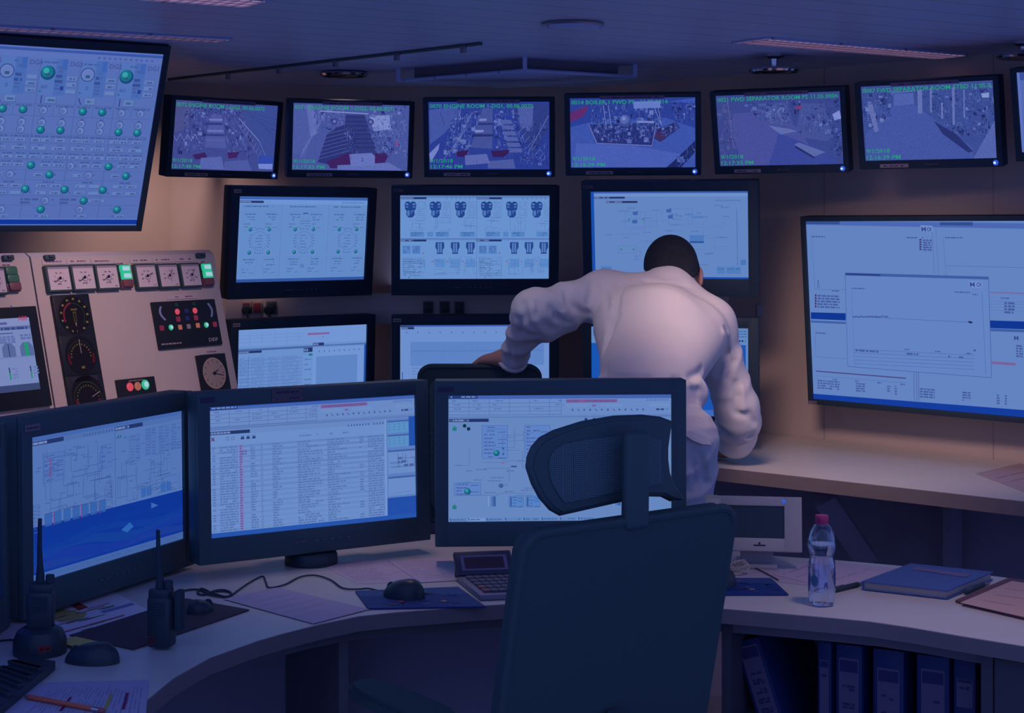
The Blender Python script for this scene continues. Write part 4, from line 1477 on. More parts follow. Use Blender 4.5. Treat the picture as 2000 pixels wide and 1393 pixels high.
def scr_dg3(q):
    c = cctv_base(q, (62, 72, 142)); r = random.Random(31)
    c.ppoly([(342, 200), (372, 200), (366, 250), (338, 262)], (72, 78, 138)); c.ppoly([(470, 203), (541, 205), (534, 320), (506, 300)], (58, 74, 146))
    for k in range(6): c.pline(470 + 10 * k, 215 + 6 * k, 540, 232 + 12 * k, (48, 62, 132), 0.0012)
    clutter(c, [(366, 212), (408, 212), (398, 290), (345, 300)], 90, MID, rnd=r)
    clutter(c, [(432, 212), (470, 215), (500, 310), (440, 300)], 90, MID, rnd=r)
    clutter(c, [(350, 200), (470, 205), (470, 226), (360, 226)], 40, DRK, rnd=r)
    c.ppoly([(410, 224), (431, 224), (440, 290), (397, 288)], (74, 86, 156), 4)
    for y, w, col in ((232, 12, (104, 116, 184)), (240, 12, (46, 56, 120)), (254, 14, (100, 112, 182)), (262, 16, (48, 58, 124)), (272, 17, (80, 92, 160))):
        c.ppoly([(418 - w + (y - 230) * -0.12, y), (420 + w, y), (420 + w, y + 4), (418 - w, y + 4)], col, 5)
    for k in range(7):
        c.pline(337 + 7 * k, 262 + (k % 2) * 14, 344 + 7 * k, 276 - (k % 2) * 14, (116, 130, 190), 0.0014, 5)
    c.pline(464, 230, 505, 275, (120, 136, 196), 0.0022, 5); c.pline(505, 275, 520, 310, (96, 112, 178), 0.002, 5); c.pline(462, 240, 500, 300, (88, 102, 170), 0.0016, 5)
    for k in range(8): c.pline(468 + 5 * k, 250 + 8 * k, 474 + 5 * k, 238 + 8 * k, (110, 124, 190), 0.001, 5)
    c.ppoly([(374, 303), (398, 298), (404, 310), (380, 312)], (58, 34, 96), 5); c.ppoly([(442, 298), (466, 296), (460, 308), (444, 310)], (62, 34, 94), 5)
    c.ppoly([(390, 309), (430, 306), (436, 332), (388, 330)], (84, 98, 170), 6); c.ppoly([(436, 316), (482, 312), (490, 334), (436, 334)], (74, 88, 160), 5)
    c.ppoly([(505, 302), (533, 305), (532, 320), (503, 320)], (48, 72, 168), 6); c.ppoly([(503, 320), (532, 320), (531, 331), (504, 330)], (112, 132, 206), 6)
    stamp(c, '0072 ENGINE ROOM 1-DG3, 00.06.0072', '9/1/2018', '12:17:48 PM'); return c


def scr_dg2(q):
    c = cctv_base(q, (70, 84, 156)); r = random.Random(32)
    c.ppoly([(576, 206), (600, 206), (610, 270), (600, 310), (573, 300)], (74, 88, 160)); c.ppoly([(600, 206), (612, 206), (622, 262), (608, 268)], (92, 106, 176), 2)
    clutter(c, [(610, 210), (672, 210), (672, 250), (612, 268)], 60, MID + LGT, rnd=r)
    clutter(c, [(722, 210), (798, 206), (796, 300), (740, 300)], 110, MID + LGT, rnd=r)
    c.ppoly([(722, 226), (762, 224), (764, 252), (730, 256)], (120, 136, 200), 3)
    c.pline(626, 218, 720, 222, (132, 146, 204), 0.003, 5)
    c.ppoly([(676, 224), (712, 224), (738, 302), (668, 302)], (48, 58, 124), 4)
    for k in range(8): c.pline(676 - k * 0.8, 229 + 8.5 * k, 714 + 3 * k, 229 + 8.5 * k, (36, 44, 104), 0.003, 5)
    c.ppoly([(640, 262), (672, 244), (688, 300), (648, 324), (622, 318)], (42, 52, 118), 4)
    for k in range(7): c.pline(636 - 2 * k, 264 + 8 * k, 680 + k, 252 + 7 * k, (82, 96, 164), 0.0016, 5)
    clutter(c, [(674, 246), (690, 246), (700, 300), (684, 310)], 30, DRK, rnd=r, L=6)
    clutter(c, [(716, 250), (740, 258), (772, 310), (736, 300)], 40, DRK, rnd=r, L=6)
    for p in ((654, 238), (724, 238)):
        u, v = c.P(*p); c.circ(u, v, 0.011, (50, 60, 128), 6); c.circ(u, v, 0.006, (96, 110, 176), 7)
    c.ppoly([(640, 316), (690, 296), (690, 330), (646, 330)], (60, 34, 96), 5); c.ppoly([(732, 300), (762, 298), (752, 318), (730, 320)], (60, 34, 96), 5)
    c.ppoly([(683, 302), (726, 299), (733, 306), (732, 322), (686, 327)], (98, 112, 184), 7); c.ppoly([(660, 324), (760, 318), (786, 333), (660, 333)], (92, 106, 178), 6)
    u, v = c.P(706, 316); c.text('2', u, v, 0.012, (48, 58, 116), 8)
    c.ppoly([(774, 276), (778, 276), (778, 284), (774, 284)], (150, 60, 120), 6)
    for k in range(9): c.pline(590 + 5 * k, 310 - 9 * k, 596 + 5 * k, 290 - 9 * k, (114, 128, 190), 0.0012, 5)
    stamp(c, '0071 ENGINE ROOM 1-DG2, 00.06.0071', '9/1/2018', '12:17:35 PM'); return c


def scr_dg1(q):
    c = cctv_base(q, (42, 60, 146)); r = random.Random(33)
    c.ppoly([(838, 216), (892, 210), (900, 226), (866, 262), (840, 282)], (66, 84, 160)); c.pline(860, 222, 868, 246, (30, 38, 92), 0.0014, 4); c.ppoly([(838, 300), (858, 280), (856, 292), (840, 318)], (112, 128, 194), 3)
    c.ppoly([(1000, 206), (1072, 202), (1073, 250), (1040, 300)], (46, 60, 130), 1); c.ppoly([(1010, 210), (1042, 208), (1040, 246), (1016, 252)], (74, 90, 162), 2)
    clutter(c, [(888, 214), (940, 214), (914, 300), (866, 302)], 110, MID + LGT, rnd=r)
    clutter(c, [(966, 214), (1012, 212), (1030, 316), (968, 300)], 100, MID, rnd=r)
    clutter(c, [(1012, 250), (1070, 230), (1072, 320), (1024, 326)], 60, DRK + MID, rnd=r)
    c.ppoly([(942, 212), (962, 212), (961, 290), (918, 288)], (66, 80, 150), 5)
    for y, a, b, col in ((232, 936, 950, (112, 126, 192)), (254, 928, 944, (122, 136, 198)), (262, 926, 962, (38, 46, 108)), (240, 934, 962, (44, 54, 118))):
        c.ppoly([(a, y), (b, y), (b, y + 4), (a - 1, y + 5)], col, 6)
    for k in range(6): c.ppoly([(976 + 3 * k, 234 + 11 * k), (998 + 4 * k, 234 + 11 * k), (1001 + 4 * k, 242 + 11 * k), (979 + 3 * k, 242 + 11 * k)], (78, 92, 162), 5)
    for k in range(9): c.pline(880 + 4 * k, 296 - 8 * k, 892 + 4 * k, 284 - 8 * k, (116, 130, 190), 0.0014, 6)
    c.pline(866, 310, 912, 250, (104, 118, 184), 0.0016, 6); c.pline(1072, 225, 1030, 300, (84, 100, 170), 0.003, 6)
    for k in range(7): c.pline(1010 + 7 * k, 262 + 8 * k, 1020 + 7 * k, 250 + 8 * k, (112, 126, 190), 0.0011, 6)
    c.ppoly([(890, 296), (914, 292), (910, 306), (892, 306)], (52, 30, 86), 6); c.ppoly([(958, 294), (996, 292), (984, 306), (962, 306)], (52, 30, 86), 6)
    c.ppoly([(907, 303), (950, 300), (956, 318), (908, 322)], (88, 100, 172), 7); c.ppoly([(952, 314), (1002, 310), (1006, 328), (952, 328)], (74, 88, 158), 6)
    u, v = c.P(930, 318); c.text('1', u, v, 0.009, (50, 60, 118), 8)
    stamp(c, '0070 ENGINE ROOM 1-DG1, 00.06.0070', '9/1/2018', '12:17:46 PM'); return c


def scr_boiler(q):
    c = cctv_base(q, (42, 62, 148)); r = random.Random(34)
    c.ppoly([(1112, 250), (1150, 240), (1300, 230), (1358, 250), (1358, 325), (1115, 327)], (58, 82, 168), 1); c.ppoly([(1125, 280), (1240, 285), (1330, 300), (1300, 326), (1120, 326)], (70, 92, 178), 2)
    c.ppoly([(1112, 222), (1150, 206), (1140, 228), (1112, 240)], (92, 44, 110), 3)
    clutter(c, [(1150, 204), (1300, 204), (1290, 262), (1156, 262)], 150, MID + DRK, rnd=r, L=4)
    c.ppoly([(1150, 244), (1282, 240), (1276, 284), (1166, 280)], (38, 48, 116), 3)
    clutter(c, [(1156, 246), (1278, 242), (1272, 278), (1168, 276)], 80, MID + LGT, rnd=r, L=5)
    for a4 in ((1150, 244, 1166, 280), (1166, 280, 1274, 284), (1274, 284, 1282, 240), (1178, 206, 1184, 250), (1188, 206, 1194, 250), (1278, 210, 1292, 244), (1292, 244, 1286, 210)): c.pline(*a4, (112, 126, 190), 0.002, 7)
    u, v = c.P(1222, 236); c.circ(u, v, 0.020, (58, 74, 148), 7); c.circ(u - 0.01, v - 0.015, 0.015, (82, 100, 172), 8); c.circ(u - 0.015, v - 0.03, 0.006, (116, 132, 196), 9)
    c.ppoly([(1244, 236), (1278, 237), (1278, 241), (1244, 240)], (112, 128, 194), 7)
    c.ppoly([(1284, 252), (1322, 238), (1328, 250), (1290, 277), (1278, 270)], (40, 42, 100), 5); clutter(c, [(1290, 250), (1322, 240), (1326, 252), (1294, 270)], 26, MID, rnd=r, L=6)
    c.ppoly([(1282, 256), (1300, 262), (1294, 276), (1279, 269)], (62, 44, 96), 7)
    clutter(c, [(1310, 200), (1358, 196), (1358, 236), (1320, 236)], 40, MID, rnd=r, L=4)
    c.ppoly([(1302, 326), (1318, 312), (1358, 274), (1358, 296), (1330, 326)], (28, 38, 96), 5); clutter(c, [(1318, 312), (1356, 276), (1358, 300), (1324, 326)], 24, DRK + MID, rnd=r, L=6)
    c.ppoly([(1300, 200), (1358, 192), (1358, 202), (1330, 200)], (58, 84, 176), 5)
    stamp(c, '0014 BOILER 1 FWD PS   11.05.0014', '9/1/2018', '12:16:39 PM')
    c.ppoly([(1237, 199), (1290, 198), (1291, 211), (1238, 213)], (98, 120, 194), 9)
    return c


def scr_separator(q):
    c = cctv_base(q, (56, 70, 140)); r = random.Random(35)
    c.ppoly([(1432, 224), (1480, 220), (1560, 250), (1600, 320), (1450, 322), (1426, 250)], (70, 78, 152), 1)
    c.ppoly([(1520, 260), (1600, 290), (1640, 318), (1500, 322)], (56, 70, 150), 2)
    clutter(c, [(1400, 205), (1424, 205), (1440, 300), (1410, 310)], 60, [(66, 74, 132), (84, 90, 150), (50, 58, 118), (96, 84, 140)], rnd=r)
    clutter(c, [(1450, 204), (1560, 196), (1560, 230), (1470, 226)], 60, MID, rnd=r)
    for (x, y, w, h) in ((1494, 222, 17, 34), (1524, 228, 24, 44), (1590, 240, 38, 64)):
        c.ppoly([(x - w * 0.7, y - h * 0.6), (x + w * 0.5, y - h * 0.6), (x + w, y + h * 0.4), (x + w * 0.6, y + h * 0.55), (x - w, y + h * 0.4)], (66, 80, 148), 4)
        clutter(c, [(x - w * 0.6, y - h * 0.5), (x + w * 0.5, y - h * 0.5), (x + w * 0.8, y + h * 0.4), (x - w * 0.8, y + h * 0.35)], 34, MID + [(84, 98, 160)], rnd=r, L=5)
    c.ppoly([(1500, 246), (1540, 252), (1556, 256), (1524, 263)], (92, 106, 170), 6)
    c.ppoly([(1550, 282), (1560, 278), (1612, 296), (1590, 305)], (88, 102, 166), 6); c.ppoly([(1552, 284), (1590, 305), (1590, 309), (1552, 288)], (36, 44, 104), 6)
    clutter(c, [(1600, 196), (1640, 186), (1646, 300), (1624, 300)], 60, DRK, rnd=r, L=5)
    c.ppoly([(1626, 222), (1640, 214), (1644, 230), (1630, 234)], (122, 138, 208), 7); c.ppoly([(1552, 208), (1564, 206), (1564, 212), (1554, 214)], (120, 56, 116), 7)
    c.pline(1420, 200, 1432, 290, (90, 96, 160), 0.002, 6)
    stamp(c, '0021 FWD SEPARATOR ROOM PS 11.05.0006', '9/1/2018', '12:17:35 PM'); return c


def scr_fwd_room(q):
    c = cctv_base(q, (58, 76, 146)); r = random.Random(36)
    c.ppoly([(1690, 262), (1742, 208), (1786, 206), (1900, 290), (1900, 310), (1694, 312)], (66, 84, 160), 1)
    clutter(c, [(1684, 176), (1742, 176), (1738, 230), (1690, 258)], 80, MID, rnd=r)
    c.ppoly([(1694, 206), (1704, 204), (1716, 256), (1708, 258)], (96, 108, 172), 5)
    clutter(c, [(1786, 180), (1940, 166), (1944, 270), (1860, 262)], 190, MID + DRK, rnd=r)
    for x, w, y0, y1 in ((1790, 9, 176, 222), (1814, 4, 172, 220), (1858, 5, 170, 244), (1836, 4, 200, 232), (1880, 3, 175, 230)): c.ppoly([(x, y0), (x + w, y0), (x + w + 1, y1), (x + 1, y1)], (96, 110, 176), 5)
    c.ppoly([(1822, 236), (1866, 262), (1900, 296), (1890, 298), (1840, 262)], (40, 50, 112), 5)
    c.ppoly([(1900, 310), (1946, 230), (1948, 309)], (82, 98, 170), 5)
    c.pline(1742, 182, 1786, 178, (100, 116, 184), 0.002, 5); c.ppoly([(1744, 184), (1782, 182), (1784, 204), (1744, 208)], (78, 96, 170), 4)
    c.ppoly([(1916, 182), (1932, 180), (1932, 190), (1918, 190)], (130, 146, 206), 7)
    stamp(c, '0097 FWD SEPARATOR ROOM STBD 11.05.0', '9/1/2018', '12:16:39 PM'); return c


# ------------------------------------------------------------------ the monitors, where they hang and stand
rad = math.radians
CQ = {'M1': (342.2, 197.2, 541.8, 204, 533, 335.6, 332.5, 330.7), 'M2': (575.7, 203, 800.3, 204, 796, 334, 572.8, 333.3),
      'M3': (836.6, 201, 1073.6, 198, 1073.6, 329.6, 838, 330.5), 'M4': (1112, 193.4, 1358.6, 190, 1358.6, 325, 1115, 327.5),
      'M5': (1397, 190.5, 1641, 176.5, 1649, 319, 1407, 324.4), 'M6': (1681, 171, 1940, 155.4, 1948, 309, 1691, 313)}
CP = {'M1': (-0.977, 5.584, 0.302, 42.9, 7.5), 'M2': (-0.56, 5.70, 0.306, 17.9, 7.8), 'M3': (-0.078, 5.564, 0.304, -2.5, 9.2),
      'M4': (0.396, 5.381, 0.304, -7.7, 9.8), 'M5': (0.852, 5.23, 0.306, -27.0, 11.0), 'M6': (1.255, 4.947, 0.313, -33.9, 9.6)}
CL = {'M1': ('camera monitor showing engine room DG3, leftmost of the top row', scr_dg3), 'M2': ('camera monitor showing engine room DG2 and a casing marked 2, above the ring display', scr_dg2),
      'M3': ('camera monitor showing engine room DG1 and a casing marked 1', scr_dg1), 'M4': ('camera monitor showing the boiler skid on an open floor', scr_boiler),
      'M5': ('camera monitor showing the separator machines, second from the right of the top row', scr_separator), 'M6': ('camera monitor showing an aisle with pipes, above the big right screen', scr_fwd_room)}


def pose(p):
    return (p[0], p[1], CAM_Z + p[2], rad(p[3]), rad(p[4]))


for k in ('M1', 'M2', 'M3', 'M4', 'M5', 'M6'):
    st = [(-0.106, 0.106, 0.1120, 0.1230, 1, (126, 108, 136)), (-0.155, -0.065, -0.1365, -0.1255, 1, (190, 150, 150) if k == 'M1' else (172, 144, 152))]
    t, M = monitor('camera_monitor', CL[k][0], 'monitor', pose(CP[k]), 0.41, 0.2306, (0.018, 0.018, 0.014, 0.026), 0.045,
                   CL[k][1](CQ[k]), 'camera monitors in the top row', 'wall', stickers=st, led=(0.203, -0.128, 0.0085), brand=(-0.012, 0.03, -0.1285, 1), scr_mat=CCTV, mount_r=0.016)
# seventh camera monitor, cut by the frame
c7 = Cv(0.41, 0.2306, (84, 104, 176)); c7.rect(0, 0, 1, 0.1, (60, 80, 160)); c7.rect(0, 0, 0.02, 1, (92, 114, 190), 2)
monitor('camera_monitor', 'camera monitor cut off by the right edge, only its pale left rim in view', 'monitor', (1.615, 4.585, CAM_Z + 0.325, rad(-42), rad(9)), 0.41, 0.2306,
        (0.018, 0.018, 0.014, 0.026), 0.045, c7, 'camera monitors in the top row', 'wall', mount_r=0.016)

BZ = (0.030, 0.034, 0.034, 0.056)
RP = {'R1': (-0.711, 5.579, -0.047, 39.0, 5.1), 'R2': (-0.127, 5.607, -0.041, 4.6, 5.4), 'R3': (0.511, 5.326, -0.032, -11.9, 8.0)}
tagst = [(-0.279, -0.252, 0.155, 0.167, 1, (170, 150, 150))]
tagst2 = [(-0.279, -0.245, 0.155, 0.166, 1, (96, 84, 104))]
keys = (-0.02, 5, 0.018, -0.172)
monitor('wall_monitor', 'wall monitor showing three dotted rings with green lamps', 'monitor', pose(RP['R1']), 0.51, 0.287, BZ, 0.05, scr_engine_rings(), 'wall monitors in the middle row', 'wall', stickers=tagst, keys=keys)
monitor('wall_monitor', 'wall monitor showing rows of blue engine drawings in four panes', 'monitor', pose(RP['R2']), 0.51, 0.287, BZ, 0.05, scr_engine_panes(), 'wall monitors in the middle row', 'wall', stickers=tagst2, keys=keys)
monitor('wall_monitor', 'wall monitor behind the man\'s head showing a pale process drawing', 'monitor', pose(RP['R3']), 0.51, 0.287, BZ, 0.05, scr_process(), 'wall monitors in the middle row', 'wall', stickers=tagst2)
BP = {k: (v[0], v[1], v[2] - 0.443, v[3], 2.0) for k, v in RP.items()}
monitor('wall_monitor', 'lower wall monitor beside the cream console showing an alarm table', 'monitor', pose(BP['R1']), 0.51, 0.287, BZ, 0.05, scr_alarm_table(), 'wall monitors in the lower row', 'wall', stickers=tagst)
monitor('wall_monitor', 'lower wall monitor behind the man\'s forearm showing a trend chart', 'monitor', pose(BP['R2']), 0.51, 0.287, BZ, 0.05, scr_trend(), 'wall monitors in the lower row', 'wall', stickers=tagst)
monitor('wall_monitor', 'lower wall monitor mostly hidden behind the man, showing a plain blue desktop', 'monitor', pose(BP['R3']), 0.51, 0.287, BZ, 0.05, scr_blue_desktop(), 'wall monitors in the lower row', 'wall')

# front monitors on the desk
FK = (-0.01, 6, 0.02, -0.170)
monitor('desk_monitor', 'desk monitor with the red alarm bar and a long table of log rows', 'monitor', pose((-0.446, 3.732, -0.544, 31.4, -2.1)), 0.51, 0.287, BZ, 0.055, scr_front_middle(), 'monitors on the curved desk', 'desk',
        stickers=[(-0.278, -0.245, 0.155, 0.166, 1, (70, 62, 88)), (-0.11, -0.035, 0.147, 0.175, 2, (104, 92, 104))], keys=FK)
monitor('desk_monitor', 'desk monitor with the process drawing, partly hidden by the chair headrest', 'monitor', pose((0.11, 3.74, -0.531, 3.1, -0.5)), 0.51, 0.287, BZ, 0.055, scr_front_right(), 'monitors on the curved desk', 'desk',
        stickers=[(-0.278, -0.245, 0.153, 0.163, 1, (70, 62, 88))], keys=FK)
FB = (0.032, 0.034, 0.042, 0.064)
monitor('desk_monitor', 'desk monitor on the left with drawings above a plain blue desktop', 'monitor', pose((-0.841, 3.439, -0.559, 66.6, -0.7)), 0.51, 0.287, FB, 0.055, scr_front_left(), 'monitors on the curved desk', 'desk',
        stickers=[(-0.28, -0.235, 0.157, 0.170, 1, (136, 116, 130))], keys=(0.0, 5, 0.02, -0.175), foot=0.20)
monitor('desk_monitor', 'desk monitor cut off by the left edge of the photo, dark blue picture', 'monitor', (-0.985, 2.868, CAM_Z - 0.565, rad(88.5), rad(-1)), 0.51, 0.287, FB, 0.055, scr_far_left(), 'monitors on the curved desk', 'desk')

# big screens
WS, HS = 0.978, 0.55
PL = (-1.494, 4.651, CAM_Z + 0.253, rad(34.3), rad(23.1))
monitor('wall_screen', 'big left screen full of round status lamps, tilted down above the cream console', 'screen', PL, WS, HS, (0.018, 0.018, 0.026, 0.018), 0.06, scr_overview(WS, HS), 'big wall screens', 'wall', mount_r=0.03)
WS2, HS2 = 1.049, 0.59
PR = (1.357, 5.048, CAM_Z - 0.281, rad(-44.8), rad(4.3))


def screen_quad(p, w, h):
    M = Matrix.Translation(Vector(p[:3])) @ Matrix.Rotation(p[3], 4, 'Z') @ Matrix.Rotation(p[4], 4, 'X')
    q = []
    for a in ((-w / 2, 0, h / 2), (w / 2, 0, h / 2), (w / 2, 0, -h / 2), (-w / 2, 0, -h / 2)):
        v = M @ Vector(a)
        q += [1000 + FPX * v.x / v.y, HOR - FPX * (v.z - CAM_Z) / v.y]
    return q


monitor('wall_screen', 'big right screen showing overlapping chart windows on the wall above the counter', 'screen', PR, WS2, HS2, (0.018, 0.018, 0.016, 0.018), 0.05, scr_windows(WS2, HS2, screen_quad(PR, WS2, HS2)), 'big wall screens', 'wall',
        stickers=[(-0.538, -0.507, -0.313, -0.301, 1, (130, 110, 124))], mount_r=0.03)

# trunking with sockets between the two rows
t = thing('cable_trunking', 'pale horizontal cable trunking with sockets between the two rows of wall monitors', 'trunking', (-0.4, 6.2, 1.20))
z0, z1 = 1.175, 1.285
yb = 5.86
m = MB(); m.box(None, (1.95, 0.07, z1 - z0), (-0.05, yb + 0.035, (z0 + z1) / 2), 0.004); m.build('trunk', CREAM, t)
m = MB()
for x in (-0.95, -0.3, 0.35, 0.88):
    m.box(None, (0.04, wallY(x) - yb - 0.06, 0.04), (x, (wallY(x) + yb + 0.06) / 2, 1.23))
m.build('wall_bracket', STEEL, t)
REDP = principled('red_socket_plastic', (0.34, 0.06, 0.09), 0.45, 0.3)
for px, col, label in ((482, REDP, 'red socket insert'), (503, REDP, 'red socket insert'), (530, BLACK, None), (836, BLACK2, None), (868, BLACK2, None), (897, BLACK2, None)):
    p = ray(px, 601, yb)
    m = MB(); m.box(None, (0.036, 0.010, 0.046), (p.x, yb - 0.004, 1.235), 0.003)
    s = m.build('socket', BEIGE if px < 520 else DARKWOOD, t)
    m = MB(); m.box(None, (0.026, 0.006, 0.034), (p.x, yb - 0.011, 1.235), 0.002)
    i = m.build('insert', col, s)
    if label: i['label'] = label
for px, lab in ((484, 'black plug in the leftmost red wall socket'), (527, 'black plug beside the red wall sockets')):
    p = ray(px, 604, yb)
    m = MB(); m.lathe([(0.001, 0), (0.016, 0), (0.017, 0.02), (0.012, 0.032), (0.001, 0.034)], Matrix.Translation((p.x, yb - 0.014, 1.228)) @ Matrix.Rotation(PI / 2, 4, 'X'))
    m.tube([(p.x, yb - 0.045, 1.225), (p.x + 0.01, yb - 0.05, 1.20), (p.x + 0.03, yb - 0.02, 1.17)], 0.005, 8)
    one('power_plug', m, RUBBER, lab, 'plug', 'plugs in the trunking sockets')

# ------------------------------------------------------------------ cream console with instruments
PCN = Vector((-1.117, 4.918, CAM_Z - 0.30))
PYAW, PTILT, PW, PH = rad(56.4), rad(-13.9), 0.74, 0.431
Rr = Vector((math.cos(PYAW), math.sin(PYAW), 0)); Rn = Vector((math.sin(PYAW), -math.cos(PYAW), 0))
Ru = Vector((0, 0, math.cos(PTILT))) + Rn * math.sin(PTILT)
RN = Rn * math.cos(PTILT) - Vector((0, 0, math.sin(PTILT)))
RTL = PCN - Rr * PW / 2 + Ru * PH / 2
PHM = homography((62, 505, 415, 492, 467, 752, 103, 797))
MF = Matrix((tuple(Rr) + (0,), tuple(RN) + (0,), tuple(Ru) + (0,), (0, 0, 0, 1))).transposed()   # x right, y out of the face, z up the face


def fuv(px, py):
    p = PHM @ np.array([px, py, 1.0])
    return p[0] / p[2], p[1] / p[2]


def FP(px, py, off=0.0):
    u, v = fuv(px, py)
    return RTL + Rr * (u * PW) - Ru * (v * PH) + RN * off


def fmat(px, py, off=0.0):
    return Matrix.Translation(FP(px, py, off)) @ MF


def console(name, label, u0, u1):
    c = RTL + Rr * ((u0 + u1) / 2 * PW)
    t = thing(name, label, 'console', (c.x, c.y, 0), PYAW, 'cream consoles with instruments')
    zt = RTL.z
    # profile in (out of wall, z), face runs down the slope, then a ledge and a plinth
    f = lambda v: (-(v * PH) * math.sin(PTILT), zt - v * PH * math.cos(PTILT))
    b = f(1.10)
    prof = [(-0.16, 0), (-0.16, zt), (-0.02, zt + 0.012), (0, zt), b, (b[0] + 0.22, b[1] - 0.03), (b[0] + 0.22, b[1] - 0.07), (b[0] + 0.12, b[1] - 0.12), (b[0] + 0.12, 0)]
    a0 = RTL + Rr * (u0 * PW + 0.003); a0.z = 0
    M = Matrix.Translation(a0) @ Matrix((tuple(Rn) + (0,), (0, 0, 1, 0), tuple(Rr) + (0,), (0, 0, 0, 1))).transposed()
    m = MB(); m.prism(prof, 0, (u1 - u0) * PW - 0.006, M)
    m.build('cabinet', CREAM, t)
    return t


conR = console('control_console', 'cream console with clock, dials and the lamp panel, right hand section', 0.0, 1.0)
conL = console('control_console', 'cream console with a touch display, cut by the left edge of the photo', -1.0, 0.0)


def dial_canvas(size, bgc):
    return Cv(size, size, bgc)


def face_corners(M, w, h, y):
    return [M @ Vector(p) for p in ((-w / 2, y, h / 2), (w / 2, y, h / 2), (w / 2, y, -h / 2), (-w / 2, y, -h / 2))]


def name_plate(root, px0, py0, px1, py1, h=0.012):
    a, b = FP(px0, py0), FP(px1, py1)
    w = (b - a).dot(Rr)
    M = Matrix.Translation((a + b) / 2) @ MF
    c = Cv(w, h, (214, 196, 200))
    c.words(0.15, 0.35, 0.85, 0.004, (120, 96, 120), 1)
    c.build('name_plate', face_corners(M, w, h, 0.0022), PRINT, root, thick=0.002)


def small_gauge(root, px, py, ang, style):
    w = 0.088; h = 0.079
    M = fmat(px, py)
    m = MB()
    m.box(M, (w, 0.016, h), (0, 0.008, 0), 0.003)
    g = m.build('gauge', CHAIRTRIM, root)
    c = Cv(w - 0.012, h - 0.012, (226, 210, 216))
    c.rect(0, 0, 1, 0.09, (170, 154, 172), 1)
    for a in range(200, 520, 40): c.line(0.5 + 0.3 * math.cos(math.radians(a)), 0.52 - 0.3 * math.sin(math.radians(a)), 0.5 + 0.34 * math.cos(math.radians(a)), 0.52 - 0.34 * math.sin(math.radians(a)), (120, 96, 120), 0.001, 2)
    for k in range(6):
        a = math.radians(200 - k * 44)
        c.words(0.5 + 0.27 * math.cos(a) - 0.05, 0.5 - 0.27 * math.sin(a), 0.5 + 0.27 * math.cos(a) + 0.06, 0.0035, (140, 106, 126), 2)
    c.words(0.38, 0.72, 0.62, 0.004, (140, 116, 136), 2); c.words(0.78, 0.9, 0.93, 0.003, (140, 116, 136), 2)
    c.build('dial', face_corners(M, w - 0.012, h - 0.012, 0.0166), DIAL, g)
    n = Cv(w - 0.012, h - 0.012, None)
    a = math.radians(ang)
    n.line(0.53, 0.5, 0.53 + 0.34 * math.cos(a), 0.5 - 0.34 * math.sin(a), (46, 40, 78), 0.0022, 3)
    n.circ(0.53, 0.49, 0.0046, (40, 34, 70), 4); n.ring(0.53, 0.52, 0.009, 0.0105, (130, 110, 140), 2, 160, 380)
    n.line(0.44, 0.55, 0.46, 0.47, (70, 60, 100), 0.0014, 3)
    n.build('needle', face_corners(M, w - 0.012, h - 0.012, 0.0175), DIAL, g)


for px, py, ang, pl in ((110, 546.5, 212, (84, 514, 127, 512)), (157, 544, 210, (131, 512, 173, 511)), (203, 542, 208, (177, 511, 218, 510)), (278, 539.5, 24, (252, 509, 291, 507)), (321, 538, 56, (295, 507, 333, 505)), (364, 536, 54, (338, 505, 375, 503))):
    small_gauge(conR, px, py, ang, 0)
    name_plate(conR, *pl, h=0.016)
small_gauge(conL, -14, 553, 210, 0)
GREENLIT = lit('green_lamp_lit', s2l((40, 176, 132)), 1.0)
GREENCORE = lit('lamp_core_white_green', s2l((150, 186, 200)), 1.1)
GREENDIM = principled('green_button', (0.07, 0.20, 0.13), 0.35, 0.4)
REDDIM = principled('dull_red_button', (0.24, 0.09, 0.12), 0.4, 0.4)
REDLIT = lit('red_lamp_lit', s2l((196, 66, 84)), 1.0)
ORANGE = lit('orange_lamp', s2l((158, 92, 74)), 0.85)
WHITEB = principled('white_button', (0.42, 0.36, 0.36), 0.4, 0.4)
BLUEB = principled('blue_button', (0.03, 0.06, 0.26), 0.4, 0.4)
REDB = lit('red_lamp_dim', s2l((122, 36, 60)), 0.7)


def button_column(root, px, py, dx, dy, mats, plate):
    k = len(mats)
    for i, mt in enumerate(mats):
        M = fmat(px + dx * i, py + dy * i)
        m = MB(); m.box(M, (0.046, 0.014, 0.029), (0, 0.007, 0), 0.003)
        h = m.build('push_button', RUBBER if mt[1] is not REDDIM else mt[0], root)
        m = MB(); m.box(M, (0.040, 0.012, 0.023), (0, 0.016, 0), 0.004); cap = m.build('cap', mt[0], h)
        if mt[1] is GREENCORE:
            m = MB(); m.box(M, (0.028, 0.004, 0.013), (0, 0.0215, 0), 0.0015); m.build('glow_core', GREENCORE, cap)
    name_plate(root, *plate, h=0.014)


GG = (GREENLIT, GREENCORE)
button_column(conR, 235, 526.5, 2.9, 13.5, (GG, GG, (REDDIM, REDDIM)), (223, 515, 241, 514))
button_column(conR, 393, 521, 3, 13.5, (GG, GG, (REDDIM, REDDIM)), (382, 509, 400, 508))
button_column(conL, 18.5, 534, 3.2, 14.5, ((GREENDIM, 0), (GREENDIM, 0), (REDDIM, REDDIM)), (5, 522, 26, 520))
for r_, px, py in ((conR, 96, 506), (conR, 386, 497), (conL, 18, 508)):
    m = MB(); m.box(fmat(px, py), (0.036, 0.012, 0.015), (0, 0.006, 0), 0.002); m.box(fmat(px, py), (0.014, 0.02, 0.008), (0, 0.008, 0.002), 0.002)
    m.build('latch', CHAIRTRIM, r_)


